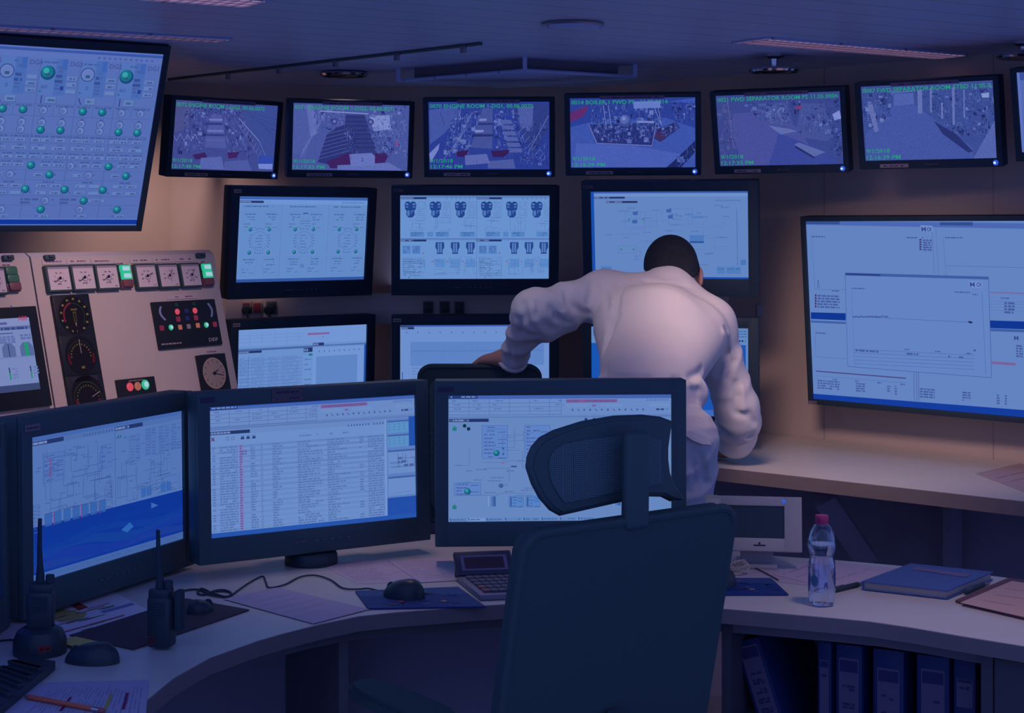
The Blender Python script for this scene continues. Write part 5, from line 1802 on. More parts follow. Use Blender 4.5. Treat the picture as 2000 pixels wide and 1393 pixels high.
def big_dial(root, px, py, kind):
    M = Matrix.Translation(RTL + Rr * (px * PW) - Ru * (py * PH)) @ MF
    m = MB(); m.box(M, (0.136, 0.012, 0.123), (0, 0.006, 0), 0.003)
    g = m.build('gauge', PANELB, root)
    s = 0.120
    c = Cv(s, s, None)
    c.circ(0.5, 0.5, 0.056, (34, 30, 40), 1, 36)
    OL, GN, RD = (120, 116, 60), (36, 84, 72), (112, 34, 50)
    n = Cv(s, s, None)
    if kind == 0:
        c.ring(0.5, 0.52, 0.036, 0.041, (150, 52, 66), 3, 100, 205); c.ring(0.5, 0.52, 0.036, 0.038, GN, 3, -40, 95)
        for k in range(12):
            a = math.radians(-55 + k * 28)
            u, v = 0.5 + 0.40 * math.cos(a), 0.5 - 0.40 * math.sin(a)
            c.words(u - 0.03, v - 0.02, u + 0.035, 0.0055, (150, 146, 80), 3, 1.0)
        n.poly([(0.45, 0.42), (0.55, 0.42), (0.54, 0.66), (0.5, 0.78), (0.46, 0.66)], (104, 102, 58), 4); n.poly([(0.47, 0.45), (0.53, 0.45), (0.52, 0.65), (0.5, 0.72), (0.48, 0.65)], (30, 40, 44), 5)
        n.poly([(0.485, 0.70), (0.515, 0.70), (0.5, 0.80)], (190, 186, 150), 6); n.rect(0.40, 0.34, 0.6, 0.39, (108, 104, 58), 4); n.rect(0.495, 0.86, 0.505, 0.93, (170, 160, 140), 6)
    elif kind == 1:
        c.ring(0.5, 0.55, 0.046, 0.0475, (40, 74, 66), 3, 10, 170); c.ring(0.5, 0.55, 0.042, 0.049, RD, 3, -25, 12); c.ring(0.5, 0.55, 0.042, 0.049, RD, 3, 168, 205)
        for k in range(13):
            a = math.radians(180 - k * 15)
            u, v = 0.5 + 0.30 * math.cos(a), 0.52 - 0.30 * math.sin(a)
            c.words(u - 0.015, v, u + 0.02, 0.004, (146, 132, 66), 3, 1.0)
        c.rect(0.46, 0.77, 0.56, 0.83, (136, 122, 66), 3)
        n.line(0.51, 0.46, 0.505, 0.12, (176, 160, 160), 0.0024, 5)
    else:
        c.rect(0.08, 0.06, 0.92, 0.18, (60, 58, 78), 1)
        c.ring(0.5, 0.62, 0.050, 0.052, (70, 92, 66), 3, -30, 180)
        for k in range(15):
            a = math.radians(190 - k * 14)
            u, v = 0.5 + 0.33 * math.cos(a), 0.60 - 0.33 * math.sin(a)
            c.words(u - 0.015, v, u + 0.018, 0.004, (120, 124, 66), 3, 1.0)
        c.ring(0.5, 0.62, 0.036, 0.048, RD, 3, -30, -2); c.ring(0.5, 0.62, 0.036, 0.048, RD, 3, 178, 210)
        n.line(0.62, 0.57, 0.88, 0.46, (176, 160, 160), 0.0024, 5)
    c.build('dial', face_corners(M, s, s, 0.0125), DIAL, g)
    n.build('needle', face_corners(M, s, s, 0.0132), DIAL, g)


DU = sum(fuv(*p)[0] for p in ((135.6, 616.5), (150, 694), (165.5, 772))) / 3
for k_, p_ in enumerate(((135.6, 616.5), (150, 694), (165.5, 772))): big_dial(conR, DU, fuv(*p_)[1], k_)
name_plate(conR, 103, 577, 148, 575, h=0.012)


def panel_on_face(root, name, q, mat, th=0.008):
    uv = [fuv(q[i], q[i + 1]) for i in (0, 2, 4, 6)]
    u0 = (uv[0][0] + uv[3][0]) / 2; u1 = (uv[1][0] + uv[2][0]) / 2
    v0 = (uv[0][1] + uv[1][1]) / 2; v1 = (uv[2][1] + uv[3][1]) / 2
    P = RTL + Rr * ((u0 + u1) / 2 * PW) - Ru * ((v0 + v1) / 2 * PH)
    M = Matrix.Translation(P) @ MF
    w, h = (u1 - u0) * PW, (v1 - v0) * PH
    m = MB(); m.box(M, (w, th, h), (0, th / 2, 0), 0.002)
    return m.build(name, mat, root), M, w, h, th


def lens(root, q, M, w, h, th, pts, mat, size, round_=False, core=None, name='lamp'):
    H = homography(q)
    for px, py in pts:
        p = H @ np.array([px, py, 1.0]); u, v = p[0] / p[2], p[1] / p[2]
        m = MB()
        C = ((u - 0.5) * w, th, (0.5 - v) * h)
        if round_:
            m.ball(C, (size / 2, 0.006, size / 2), M)
        else:
            m.box(M, (size, 0.006, size), C, 0.002)
        o = m.build(name, mat, root)
        if core:
            m = MB(); m.ball((C[0], C[1] + 0.004, C[2]), (size * 0.3, 0.004, size * 0.3), M); m.build('glow_core', core, o)


q = (289, 587, 414.6, 582, 431.6, 672, 307, 679.6)
pn, M, w, h, th = panel_on_face(conR, 'lamp_panel', q, PANELB)
lens(pn, q, M, w, h, th, ((340, 606.6), (375, 605)), REDLIT, 0.019, True)
lens(pn, q, M, w, h, th, ((342, 621), (377, 619), (310, 638), (415, 632.7)), REDB, 0.016)
lens(pn, q, M, w, h, th, ((328, 637), (398, 633.5)), GREENLIT, 0.018, True, GREENCORE)
lens(pn, q, M, w, h, th, ((346, 637), (381, 634)), ORANGE, 0.015)
lens(pn, q, M, w, h, th, ((363, 636),), WHITEB, 0.015)
lens(pn, q, M, w, h, th, ((358, 605.5), (360, 620)), BLUEB, 0.015)
lens(pn, q, M, w, h, th, ((337.7, 593), (372.5, 592)), principled('dark_green_lamp', (0.02, 0.08, 0.07), 0.4), 0.013)
c = Cv(w, h, None, q)
for k in range(15):
    a = k / 14
    c.pline(305 + 9 * a - 5 * math.sin(a * PI), 597 + 25 * a, 309 + 9 * a - 5 * math.sin(a * PI), 596.5 + 25 * a, (150, 160, 210), 0.0035, 2)
    c.pline(399 + 7 * a + 4 * math.sin(a * PI), 592 + 25 * a, 403 + 7 * a + 4 * math.sin(a * PI), 591.5 + 25 * a, (160, 170, 215), 0.0035, 2)
u, v = c.P(404, 666); c.text('DEIF', u, v, 0.011, (200, 184, 192), 2, 0.040)
u, v = c.P(310, 671); u2, _ = c.P(349, 668); c.words(u, v - 0.03, u2, 0.0045, (170, 150, 165), 2, 1.0)
c.build('lettering', face_corners(M, w, h, th + 0.0005), DIAL, pn)
name_plate(conR, 322, 578, 382, 575, h=0.014)

q = (379, 692, 436.5, 688, 451, 764, 393, 769)
pn, M, w, h, th = panel_on_face(conR, 'clock', q, PANELB)
c = Cv(w, h, None)
r0 = min(w, h) * 0.40
c.circ(0.5, 0.5, r0, (178, 160, 150), 1, 40); c.ring(0.5, 0.5, r0 * 0.96, r0 * 1.03, (196, 178, 150), 2)
for k in range(12):
    a = k * PI / 6
    c.line(0.5 + r0 * 0.72 / w * math.cos(a), 0.5 - r0 * 0.72 / h * math.sin(a), 0.5 + r0 * 0.9 / w * math.cos(a), 0.5 - r0 * 0.9 / h * math.sin(a), (90, 76, 90), 0.0022, 3)
c.build('clock_face', face_corners(M, w, h, th + 0.0006), DIAL, pn)
c = Cv(w, h, None)
for ang, L, wd in ((28, 0.42, 0.0035), (-14, 0.8, 0.0022), (180, 0.25, 0.0015)):
    a = math.radians(ang)
    c.line(0.5, 0.5, 0.5 + r0 * L / w * math.cos(a), 0.5 - r0 * L / h * math.sin(a), (52, 40, 66), wd, 3)
c.circ(0.5, 0.5, 0.006, (48, 38, 64), 4)
c.build('clock_hands', face_corners(M, w, h, th + 0.0016), DIAL, pn)
name_plate(conR, 388, 686, 427, 683, h=0.014)

q = (219.6, 741, 296, 736, 309, 805, 233, 815)
pn, M, w, h, th = panel_on_face(conR, 'lamp_panel', q, PANELB)
lens(pn, q, M, w, h, th, ((248, 756),), REDLIT, 0.026, True)
lens(pn, q, M, w, h, th, ((263.6, 755),), ORANGE, 0.026, True)
lens(pn, q, M, w, h, th, ((278.6, 752.5),), GREENLIT, 0.030, True, GREENCORE)
c = Cv(w, h, None, q)
u, v = c.P(245, 743); u2, _ = c.P(275, 742); c.words(u, v, u2, 0.004, (150, 120, 120), 2)
c.build('lettering', face_corners(M, w, h, th + 0.0005), DIAL, pn)

# touch display of the left console
q = (-95, 609, 64, 599.5, 96, 796.5, -62, 812)
pn, M, w, h, th = panel_on_face(conL, 'touch_display', q, PANELB, 0.012)
qs = (-80, 632, 48.7, 621.5, 71.8, 763, -58, 777)
uv = homography(q)


def quv(px, py):
    p = uv @ np.array([px, py, 1.0]); return p[0] / p[2], p[1] / p[2]


a = [quv(qs[i], qs[i + 1]) for i in (0, 2, 4, 6)]
su0, su1 = (a[0][0] + a[3][0]) / 2, (a[1][0] + a[2][0]) / 2
sv0, sv1 = (a[0][1] + a[1][1]) / 2, (a[2][1] + a[3][1]) / 2
c = Cv((su1 - su0) * w, (sv1 - sv0) * h, (118, 134, 186), qs)
c.rect(0, 0, 1, 0.11, (126, 138, 188), 1); c.rect(0, 0.11, 1, 0.16, (90, 106, 162), 2); c.rect(0, 0.91, 1, 1, (58, 70, 112), 3)
u, v = c.P(28.5, 628.5); c.text('ABB', u, v, 0.012, (178, 52, 80), 4)
c.words(0.55, 0.05, 0.78, 0.007, (80, 90, 150), 3)
c.rect(0.45, 0.2, 0.72, 0.21, (40, 52, 104), 3); c.words(0.45, 0.125, 0.95, 0.007, (56, 68, 124), 3)
for k in range(3): c.words(0.4, 0.24 + 0.035 * k, 0.74, 0.006, (92, 108, 166), 3)
for k in range(2): c.words(0.82, 0.23 + 0.04 * k, 0.98, 0.006, (90, 106, 164), 3)
for cu, on in ((0.32, 0), (0.62, 0), (0.89, 1)):
    c.poly([(cu - 0.1, 0.53), (cu - 0.1, 0.40), (cu - 0.05, 0.34), (cu + 0.05, 0.34), (cu + 0.1, 0.40), (cu + 0.1, 0.53)], (84, 102, 152), 3)
    c.line(cu, 0.53, cu, 0.35, (24, 150, 104) if on else (44, 56, 104), 0.011 if on else 0.003, 4)
c.line(0.3, 0.54, 1, 0.54, (92, 108, 166), 0.001, 3)
for cu in (0.28, 0.58, 0.9):
    c.line(cu, 0.67, cu, 0.75, (40, 54, 106), 0.004, 4); c.line(cu, 0.74, cu, 0.84, (24, 140, 104), 0.005, 4)
    for k in range(4): c.words(cu + 0.04, 0.68 + 0.04 * k, cu + 0.12, 0.005, (102, 120, 176), 3)
c.words(0.62, 0.935, 0.72, 0.011, (96, 108, 150), 4)
cc = [M @ Vector(((uu - 0.5) * w, th + 0.0006, (0.5 - vv) * h)) for uu, vv in ((su0, sv0), (su1, sv0), (su1, sv1), (su0, sv1))]
c.build('screen', cc, SCREEN, pn)
m = MB(); m.ball((0, 0, 0), (0.004, 0.002, 0.004), fmat(17.5, 602, th + 0.0005)); m.build('screw', CHROME, pn)

# ------------------------------------------------------------------ wall counter
CF = [(-0.70, 5.20), (-0.30, 5.15), (0.10, 5.11), (0.40, 5.05), (0.617, 4.94), (0.793, 4.80), (1.354, 4.334), (1.80, 3.96)]
CB = [(WC1[0] + WRD[0] * s, WC1[1] + WRD[1] * s - 0.004) for s in (3.3, 2.0, 1.0, 0.1)]
CB = [(x - 0.004, y) for x, y in CB] + [(0.2, 6.0), (-0.70, 5.95)]
t = thing('wall_counter', 'pale counter running along the wall under the big right screen', 'counter', (0.9, 5.0, 0))
m = MB(); m.prism(CF + CB, COUNTER - 0.038, COUNTER); m.build('worktop', LAMINATE, t)


def ribbon(path, z0, z1, off, mat, name, parent, thick=0.004):
    m = MB()
    P = [Vector((x, y, 0)) for x, y in path]
    Q = []
    for i, p in enumerate(P):
        d = (P[min(i + 1, len(P) - 1)] - P[max(i - 1, 0)]).normalized()
        n = Vector((d.y, -d.x, 0))
        Q.append((p + n * off, p + n * (off - thick)))
    vs, fs = [], []
    for a, b in Q: vs += [(a.x, a.y, z0), (a.x, a.y, z1), (b.x, b.y, z1), (b.x, b.y, z0)]
    for i in range(len(Q) - 1):
        k = 4 * i
        for j in range(4):
            fs.append((k + j, k + 4 + j, k + 4 + (j + 1) % 4, k + (j + 1) % 4))
    fs.append((0, 1, 2, 3)); e = 4 * (len(Q) - 1); fs.append((e + 3, e + 2, e + 1, e))
    m.add(vs, fs, None, 0, False)
    return m.build(name, mat, parent)


ribbon(CF, COUNTER - 0.040, COUNTER - 0.001, 0.004, EDGE, 'edge_band', t)
kneeP = [(x + (0.30 if x > 0.5 else 0.1), y + 0.32) for x, y in CF]
ribbon(kneeP, 0.0, COUNTER - 0.038, 0, KNEE, 'knee_panel', t, 0.02)
m = MB()
a, b = ray(1606, 968, 4.86), ray(1690, 1090, 5.02)
m.tube([a, b], 0.045, 4)
m.build('brace', KNEE, t)
for px in (1746, 1990):
    k = (px - 1000) / FPX
    y = 4.62 if px < 1800 else 4.40
    m = MB(); m.box(yaw_frame(k * y, y, (COUNTER - 0.04) / 2, rad(-44)), (0.03, 0.06, COUNTER - 0.04), (0, 0.33, 0)); m.build('support_panel', KNEE, t)

c = Cv(0.3, 0.21, (176, 156, 164))
c.words(0.1, 0.3, 0.8, 0.004, (150, 130, 150)); c.words(0.1, 0.5, 0.7, 0.004, (150, 130, 150))
o = c.build('paper_sheet', [onz(1905, 925, COUNTER + 0.001), onz(1992, 905, COUNTER + 0.001), onz(2120, 940, COUNTER + 0.001), onz(2010, 965, COUNTER + 0.001)], PRINT, None, thick=0.0006)
tag(o, 'sheet of paper on the wall counter at the right edge of the photo', 'paper')

# ------------------------------------------------------------------ curved desk in front
DE = [(150, 1560), (200, 1478), (243, 1420), (290.6, 1364), (338.6, 1324.5), (409, 1285), (500, 1252.6), (550, 1238), (625, 1219), (700, 1203.5), (775, 1195.5), (850, 1190), (920, 1184), (985, 1180), (1100, 1177), (1200, 1177), (1300, 1180), (1398, 1187.5), (1500, 1196), (1616, 1206), (1700, 1214), (1782, 1226), (1900, 1246), (2000, 1262), (2100, 1280), (2260, 1312)]
DF = [tuple(onz(x, y, DESK)[:2]) for x, y in DE]
DB = [tuple(onz(x, y, DESK)[:2]) for x, y in ((2300, 1174), (2150, 1152), (2000, 1133), (1945, 1126), (1749, 1104.5), (1636, 1094.5), (1506, 1086))]
DB += [(0.50, 3.98), (0.42, 4.02), (0.0, 4.10), (-0.45, 4.12), (-0.85, 3.95), (-1.12, 3.65), (-1.25, 3.2), (-1.27, 2.15)]
t = thing('curved_desk', 'curved grey desk sweeping across the foreground with a brown edge', 'desk', (0, 3.4, 0))
m = MB(); m.prism(DF + DB, DESK - 0.028, DESK); m.build('worktop', LAMINATE, t)
ribbon(DF, DESK - 0.030, DESK - 0.001, 0.003, EDGE, 'edge_band', t)


def inset(path, d):
    P = [Vector((x, y, 0)) for x, y in path]
    out = []
    for i, p in enumerate(P):
        e = (P[min(i + 1, len(P) - 1)] - P[max(i - 1, 0)]).normalized()
        n = Vector((-e.y, e.x, 0))
        q_ = p + n * d
        out.append((q_.x, q_.y))
    return out


ribbon(inset(DF, 0.05), DESK - 0.060, DESK - 0.028, 0, DARKWOOD, 'apron', t, 0.016)
ribbon(inset(DF[:17], 0.30), 0.0, DESK - 0.028, 0, KNEE, 'modesty_panel', t, 0.018)
for i in (4, 9):
    a, b = Vector((*inset(DF, 0.06)[i], 0)), Vector((*inset(DF, 0.29)[i], 0))
    d = b - a
    m = MB(); m.box(yaw_frame((a.x + b.x) / 2, (a.y + b.y) / 2, (DESK - 0.03) / 2, math.atan2(d.y, d.x)), (d.length, 0.022, DESK - 0.03)); m.build('side_panel', DARKWOOD, t)

# shelf unit under the right half of the desk, with ring binders
SA = Vector((0.436, 3.345, 0)); SD = Vector((0.868, -0.497, 0)).normalized(); SI = Vector((0.497, 0.868, 0)).normalized()
SYAW = math.atan2(SD.y, SD.x)


def s_at(px, inset_=0.0):
    A = SA + SI * inset_
    k = (px - 1000) / FPX
    return (k * A.y - A.x) / (SD.x - k * SD.y)


SM = Matrix.Translation(SA) @ Matrix.Rotation(SYAW, 4, 'Z')
t = thing('shelf_unit', 'low shelf unit under the right half of the desk holding ring binders', 'shelf', tuple(SA), SYAW)
x0, x1, x2 = s_at(1405), s_at(1913), 0.82
SZ = 0.375
CABM = principled('grey_cabinet', (0.085, 0.080, 0.105), 0.5, 0.3, noise_amt=0.08, noise_scale=10)
zt = DESK - 0.032
dep = 0.36
m = MB(); m.box(SM, (0.022, dep, zt), (x0 + 0.011, dep / 2 + 0.012, zt / 2)); m.build('side_panel', CABM, t)
m = MB(); m.box(SM, (0.022, dep, zt), (x1 + 0.011, dep / 2 + 0.012, zt / 2)); m.build('side_panel', CABM, t)
m = MB(); m.box(SM, (x1 - x0 - 0.022, dep - 0.01, 0.02), ((x0 + x1) / 2 + 0.011, dep / 2 + 0.012, SZ - 0.01)); m.build('shelf', CABM, t)
m = MB(); m.box(SM, (x1 - x0 - 0.022, dep - 0.01, 0.02), ((x0 + x1) / 2 + 0.011, dep / 2 + 0.012, 0.04)); m.build('bottom_board', CABM, t)
m = MB(); m.box(SM, (x2 - x0, 0.012, zt), ((x0 + x2) / 2, dep + 0.018, zt / 2)); m.build('back_panel', KNEE, t)
m = MB(); m.box(SM, (x2 - x1 - 0.024, 0.018, zt - 0.02), ((x1 + x2) / 2 + 0.012, 0.022, zt / 2), 0.002); d_ = m.build('door', CABM, t)
BIND = principled('dark_blue_binder', (0.016, 0.032, 0.13), 0.5, 0.3, bump=0.1, bump_scale=300)


def binder(px, w, lab_w, z_lab, lean, label, ink_rows=3):
    ins = 0.07
    s = s_at(px, ins)
    P = SA + SI * ins + SD * s
    t = thing('ring_binder', label, 'binder', (P.x, P.y, SZ), SYAW, 'ring binders on the shelf under the desk')
    M = Matrix.Translation((P.x, P.y, SZ + 0.0005)) @ Matrix.Rotation(SYAW, 4, 'Z') @ Matrix.Rotation(lean, 4, 'Y')
    h = 0.312
    m = MB()
    m.box(M, (w, 0.006, h), (0, 0.003, h / 2), 0.002)
    for sx in (-1, 1): m.box(M, (0.003, 0.26, h), (sx * (w / 2 - 0.0015), 0.135, h / 2), 0.001)
    m.build('cover', BIND, t)
    m = MB(); m.box(M, (w - 0.012, 0.22, h - 0.02), (0, 0.13, h / 2 - 0.005)); m.build('pages', LABELM, t)
    z0, z1 = z_lab
    c = Cv(lab_w, z1 - z0, (104, 96, 122))
    c.rect(0.05, 0.02, 0.95, 0.13, (52, 54, 100), 1)
    for k in range(ink_rows):
        v = 0.25 + k * 0.5 / max(1, ink_rows)
        for kk in range(2): c.words(0.2, v + 0.03 * kk, 0.8, 0.005, (66, 62, 96), 2)
    c.build('spine_label', [M @ Vector(p) for p in ((-lab_w / 2, -0.0008, z1), (lab_w / 2, -0.0008, z1), (lab_w / 2, -0.0008, z0), (-lab_w / 2, -0.0008, z0))], PRINT, t)
    m = MB(); m.lathe([(0.008, -0.002), (0.011, -0.002), (0.011, 0.001), (0.008, 0.001)], M @ Matrix.Translation((0, 0.0, 0.035)) @ Matrix.Rotation(PI / 2, 4, 'X'), 16, cap=False)
    m.build('finger_ring', CHROME, t)
    return t


binder(1548, 0.056, 0.042, (0.10, 0.30), rad(-19), 'blue ring binder leaning to the left on its own', 5)
binder(1610, 0.028, 0.019, (0.16, 0.275), 0, 'slim blue ring binder with a narrow label, first upright one', 1)
binder(1658, 0.054, 0.041, (0.07, 0.285), 0, 'blue ring binder with a wide label right beside the slim binder', 3)
binder(1735, 0.062, 0.045, (0.07, 0.275), 0, 'blue ring binder standing alone in the middle of the shelf', 3)
binder(1822, 0.064, 0.046, (0.07, 0.285), 0, 'wide blue ring binder, second from the cabinet door', 3)
binder(1884, 0.042, 0.031, (0.22, 0.275), 0, 'blue ring binder with a short label beside the cabinet door', 1)
P = SA + SI * 0.06 + SD * s_at(1462, 0.06)
m = MB()
M = Matrix.Translation((P.x, P.y, SZ)) @ Matrix.Rotation(SYAW, 4, 'Z') @ Matrix.Rotation(rad(-10), 4, 'Y')
m.box(M, (0.012, 0.22, 0.235), (0, 0.11, 0.118), 0.002)
one('paper_folder', m, principled('buff_card', (0.25, 0.22, 0.20), 0.7, 0.2), 'buff card folder standing at the left end of the binder shelf', 'folder')

# ------------------------------------------------------------------ things on the desk
def D(px, py, dz=0.0):
    return onz(px, py, DESK + dz)


def paper(px4, label, col=(198, 182, 196), draw=None, z=0.0006, name='paper_sheet', cat='paper', group=None, bow=None):
    C = [D(*p, z) for p in px4]
    w = (C[1] - C[0]).length; h = (C[3] - C[0]).length
    c = Cv(w, h, col)
    if draw: draw(c)
    o = c.build(name, C, PRINT, None, thick=0.0005, bow=bow)
    return tag(o, label, cat, group)


def form_lines(n=12, ink=(170, 140, 166)):
    def f(c):
        for k in range(n):
            c.words(0.08, 0.1 + 0.8 * k / n, random.uniform(0.5, 0.94), 0.0035, ink, 1, 0.9)
    return f


def map_draw(c):
    pal = [(176, 160, 96), (176, 110, 110), (150, 150, 190), (120, 140, 120), (190, 170, 110), (180, 140, 110)]
    c.poly([(0.1, 0.3), (0.35, 0.2), (0.5, 0.5), (0.4, 0.62), (0.2, 0.55)], (188, 172, 108), 1)
    c.poly([(0.46, 0.18), (0.57, 0.16), (0.58, 0.36), (0.47, 0.38)], (180, 74, 70), 2)
    for k in range(26):
        v = random.uniform(0.3, 0.95); u = random.uniform(0.02, 0.7)
        c.rect(u, v, u + random.uniform(0.1, 0.3), v + 0.02, random.choice(pal), 2)
    c.rect(0.02, 0.80, 0.75, 0.83, (176, 92, 96), 3); c.rect(0.62, 0.55, 0.98, 0.62, (136, 140, 190), 2)


paper([(-40, 1216), (60, 1201), (102, 1212), (-20, 1274)], 'sheet of paper under the far left monitor, left of the charger', draw=form_lines(6, (120, 120, 170)))
paper([(40, 1196), (212, 1150), (304, 1200), (120, 1252)], 'sheet with coloured bars like a chart, under the left monitor', (232, 216, 228), map_draw, z=0.0008, name='colour_chart')
paper([(626, 1102), (757, 1092), (830, 1136), (697, 1141)], 'loose printed sheet, left one of the two behind the mouse', draw=form_lines(10))
paper([(757, 1095), (874, 1089), (940, 1131), (822, 1138)], 'loose printed sheet, right one of the two behind the computer mouse', draw=form_lines(10), z=0.0016)
paper([(436, 1170), (540, 1147), (721, 1190), (612, 1218)], 'blank looking sheet of paper lying askew in front of the table screen', (182, 172, 196), form_lines(6, (168, 158, 188)), z=0.0022)
paper([(1508, 1122), (1590, 1092), (1765, 1112), (1640, 1152)], 'white sheet behind the water bottle', (206, 186, 200), form_lines(4), z=0.0016)
paper([(1425, 1127), (1520, 1103), (1640, 1122), (1574, 1143)], 'sheet of paper under the touch panel, partly under another sheet', (196, 180, 192), None, z=0.0008)


def report(c):
    for k in range(26):
        u = 0.22 + k * 0.029
        for s in range(3):
            a = 0.12 + random.random() * 0.12 + s * 0.25
            c.rect(u, a, u + 0.006, a + random.uniform(0.12, 0.24), (140, 136, 168), 1)
    for u, v0, v1, col in ((0.42, 0.34, 0.62, (120, 30, 84)), (0.715, 0.30, 0.66, (176, 170, 70)), (0.835, 0.28, 0.62, (130, 32, 88))):
        c.rect(u, v0, u + 0.022, v1, col, 2)


paper([(64, 1334), (290, 1328), (283, 1424), (-60, 1432)], 'sheet with printed lines and three coloured marks at the bottom left', (176, 172, 202), report, z=0.0014)
paper([(4, 1372), (110, 1345), (190, 1440), (-40, 1440)], 'sheet of paper lowest in the stack at the bottom left corner', (170, 160, 186), None, z=0.0004)

o = paper([(112, 1252), (147, 1243), (197, 1254.5), (156, 1268)], 'yellow sticky notes between the charger and the left mouse', (214, 196, 104), None, z=0.006, name='sticky_note_pad', cat='note pad')
RUGM = principled('dark_brown_pad', (0.085, 0.065, 0.085), 0.75, 0.15, noise_amt=0.1, noise_scale=60)


def flat_pad(name, px4, th, mat, label, cat, draw=None, group=None):
    C = [D(*p, 0.0008) for p in px4]
    if draw:
        w = (C[1] - C[0]).length; h = (C[3] - C[0]).length
        c = Cv(w, h, draw[0]); draw[1](c)
        o = c.build(name, [p + Vector((0, 0, th)) for p in C], PRINT, None, thick=th)
        return tag(o, label, cat, group)
    m = MB()
    m.prism([(p.x, p.y) for p in C], DESK + 0.0008, DESK + 0.0008 + th)
    return one(name, m, mat, label, cat, group)


flat_pad('mouse_pad', [(136, 1243), (364, 1171), (487, 1193), (260, 1270)], 0.0025, RUGM, 'dark brown desk pad under the two-way radio on the left', 'pad')


def sea(c):
    c.rect(0, 0, 1, 0.35, (52, 84, 140), 1)
    for k in range(24):
        u, v = random.random() * 0.9, random.uniform(0.15, 0.85)
        c.poly([(u, v), (u + 0.07, v - 0.03), (u + 0.1, v + 0.03), (u + 0.03, v + 0.06)], random.choice([(30, 66, 132), (58, 98, 150), (22, 46, 110), (44, 84, 120)]), 2)
    for u, v, col in ((0.33, 0.68, (170, 86, 66)), (0.7, 0.72, (176, 150, 120)), (0.62, 0.2, (120, 110, 130)), (0.24, 0.84, (120, 60, 70))):
        c.circ(u, v, 0.006, col, 3, 9)


flat_pad('mouse_pad', [(694, 1157), (895, 1149), (948, 1187), (719, 1191)], 0.003, None, 'blue picture mouse pad in front of the middle of the desk, left of the calculator', 'pad', ((28, 60, 128), sea), 'blue picture mouse pads')
flat_pad('mouse_pad', [(1330, 1131), (1506, 1132), (1540, 1163.5), (1325, 1164)], 0.003, None, 'blue picture mouse pad right of the office chair', 'pad', ((28, 60, 128), sea), 'blue picture mouse pads')


def mouse(px, py, yaw, label, L=0.10, Wd=0.058, H=0.036, dz=0.0015):
    p = D(px, py, dz)
    t = thing('computer_mouse', label, 'computer mouse', tuple(p), yaw, 'black computer mice')
    M = RM[t.name]
    vs, fs = [], []
    nu, nv = 24, 9
    for i in range(nv):
        a = i / (nv - 1)
        for j in range(nu):
            th = 2 * PI * j / nu
            x = math.cos(th); y = math.sin(th)
            r = math.cos(a * PI / 2) ** 0.72 if a < 1 else 0.0
            r = max(r, 0.001)
            zz = H * math.sin(a * PI / 2) * (1 - 0.22 * x * r)
            vs.append((L / 2 * x * r, Wd / 2 * y * r * (1 - 0.1 * x), zz))
    for i in range(nv - 1):
        for j in range(nu):
            q_, w_ = i * nu + j, i * nu + (j + 1) % nu
            fs.append((q_, w_, w_ + nu, q_ + nu))
    fs.append(list(range(nu - 1, -1, -1)))
    m = MB(); m.add(vs, fs, M, 0, True); m.build('shell', BLACK2, t)
    m = MB(); m.lathe([(0.001, -0.003), (0.010, -0.003), (0.011, 0), (0.010, 0.003), (0.001, 0.003)], M @ Matrix.Translation((L * 0.30, 0, H * 0.52)) @ Matrix.Rotation(PI / 2, 4, 'X'), 18)
    m.build('scroll_wheel', RUBBER, t)
    m = MB(); m.box(M, (L * 0.2, 0.0012, 0.003), (L * 0.24, 0.004, H * 0.62)); m.build('button_split', RUBBER, t)
    return t


mouse(180, 1293, rad(172), 'black computer mouse beside the yellow sticky notes', 0.100, 0.060, 0.034, 0.0006)
mouse(789, 1166, rad(160), 'black computer mouse on the blue pad left of the calculator', 0.092, 0.056, 0.036, 0.0042)
mouse(391, 1195, rad(40), 'black computer mouse on the dark pad behind the two-way radio', 0.055, 0.045, 0.024, 0.0034)
mouse(1413, 1141, rad(80), 'black computer mouse peeping out at the right side of the chair', 0.085, 0.055, 0.036, 0.0042)


def cable(name, pts, r, label, cat='cable', mat=None, z=0.003):
    P = [D(*p, z) for p in pts]
    # smooth with a Catmull-Rom pass
    Q = []
    for i in range(len(P) - 1):
        p0, p1, p2, p3 = P[max(i - 1, 0)], P[i], P[i + 1], P[min(i + 2, len(P) - 1)]
        for k in range(5):
            t_ = k / 5
            Q.append(0.5 * ((2 * p1) + (p2 - p0) * t_ + (2 * p0 - 5 * p1 + 4 * p2 - p3) * t_ ** 2 + (3 * p1 - p0 - 3 * p2 + p3) * t_ ** 3))
    Q.append(P[-1])
    m = MB(); m.tube(Q, r, 8)
    return one(name, m, mat or RUBBER, label, cat)


cable('mouse_cable', [(452, 1163), (484, 1140), (512, 1126), (519, 1136), (526, 1148), (556, 1142), (586, 1127), (616, 1124), (646, 1133), (670, 1149), (700, 1151), (721, 1150), (753, 1158)], 0.0018, 'black mouse cable winding across the desk in front of the middle monitor')
cable('cable_coil', [(340, 1158), (372, 1152), (392, 1153), (410, 1162), (440, 1166), (452, 1160), (440, 1153), (420, 1154), (398, 1162), (386, 1158), (394, 1150), (418, 1160), (446, 1166), (450, 1157), (430, 1155), (404, 1158)], 0.0022, 'bundled black cable beside the two-way radio')
cable('short_cable', [(0, 1252), (24, 1250), (44, 1256), (70, 1256)], 0.002, 'short black cable left of the charger')
cable('stylus_cable', [(1415, 1095), (1440, 1102), (1470, 1108), (1496, 1120), (1520, 1133)], 0.0014, 'thin dark cord running from the touch panel over the paper')


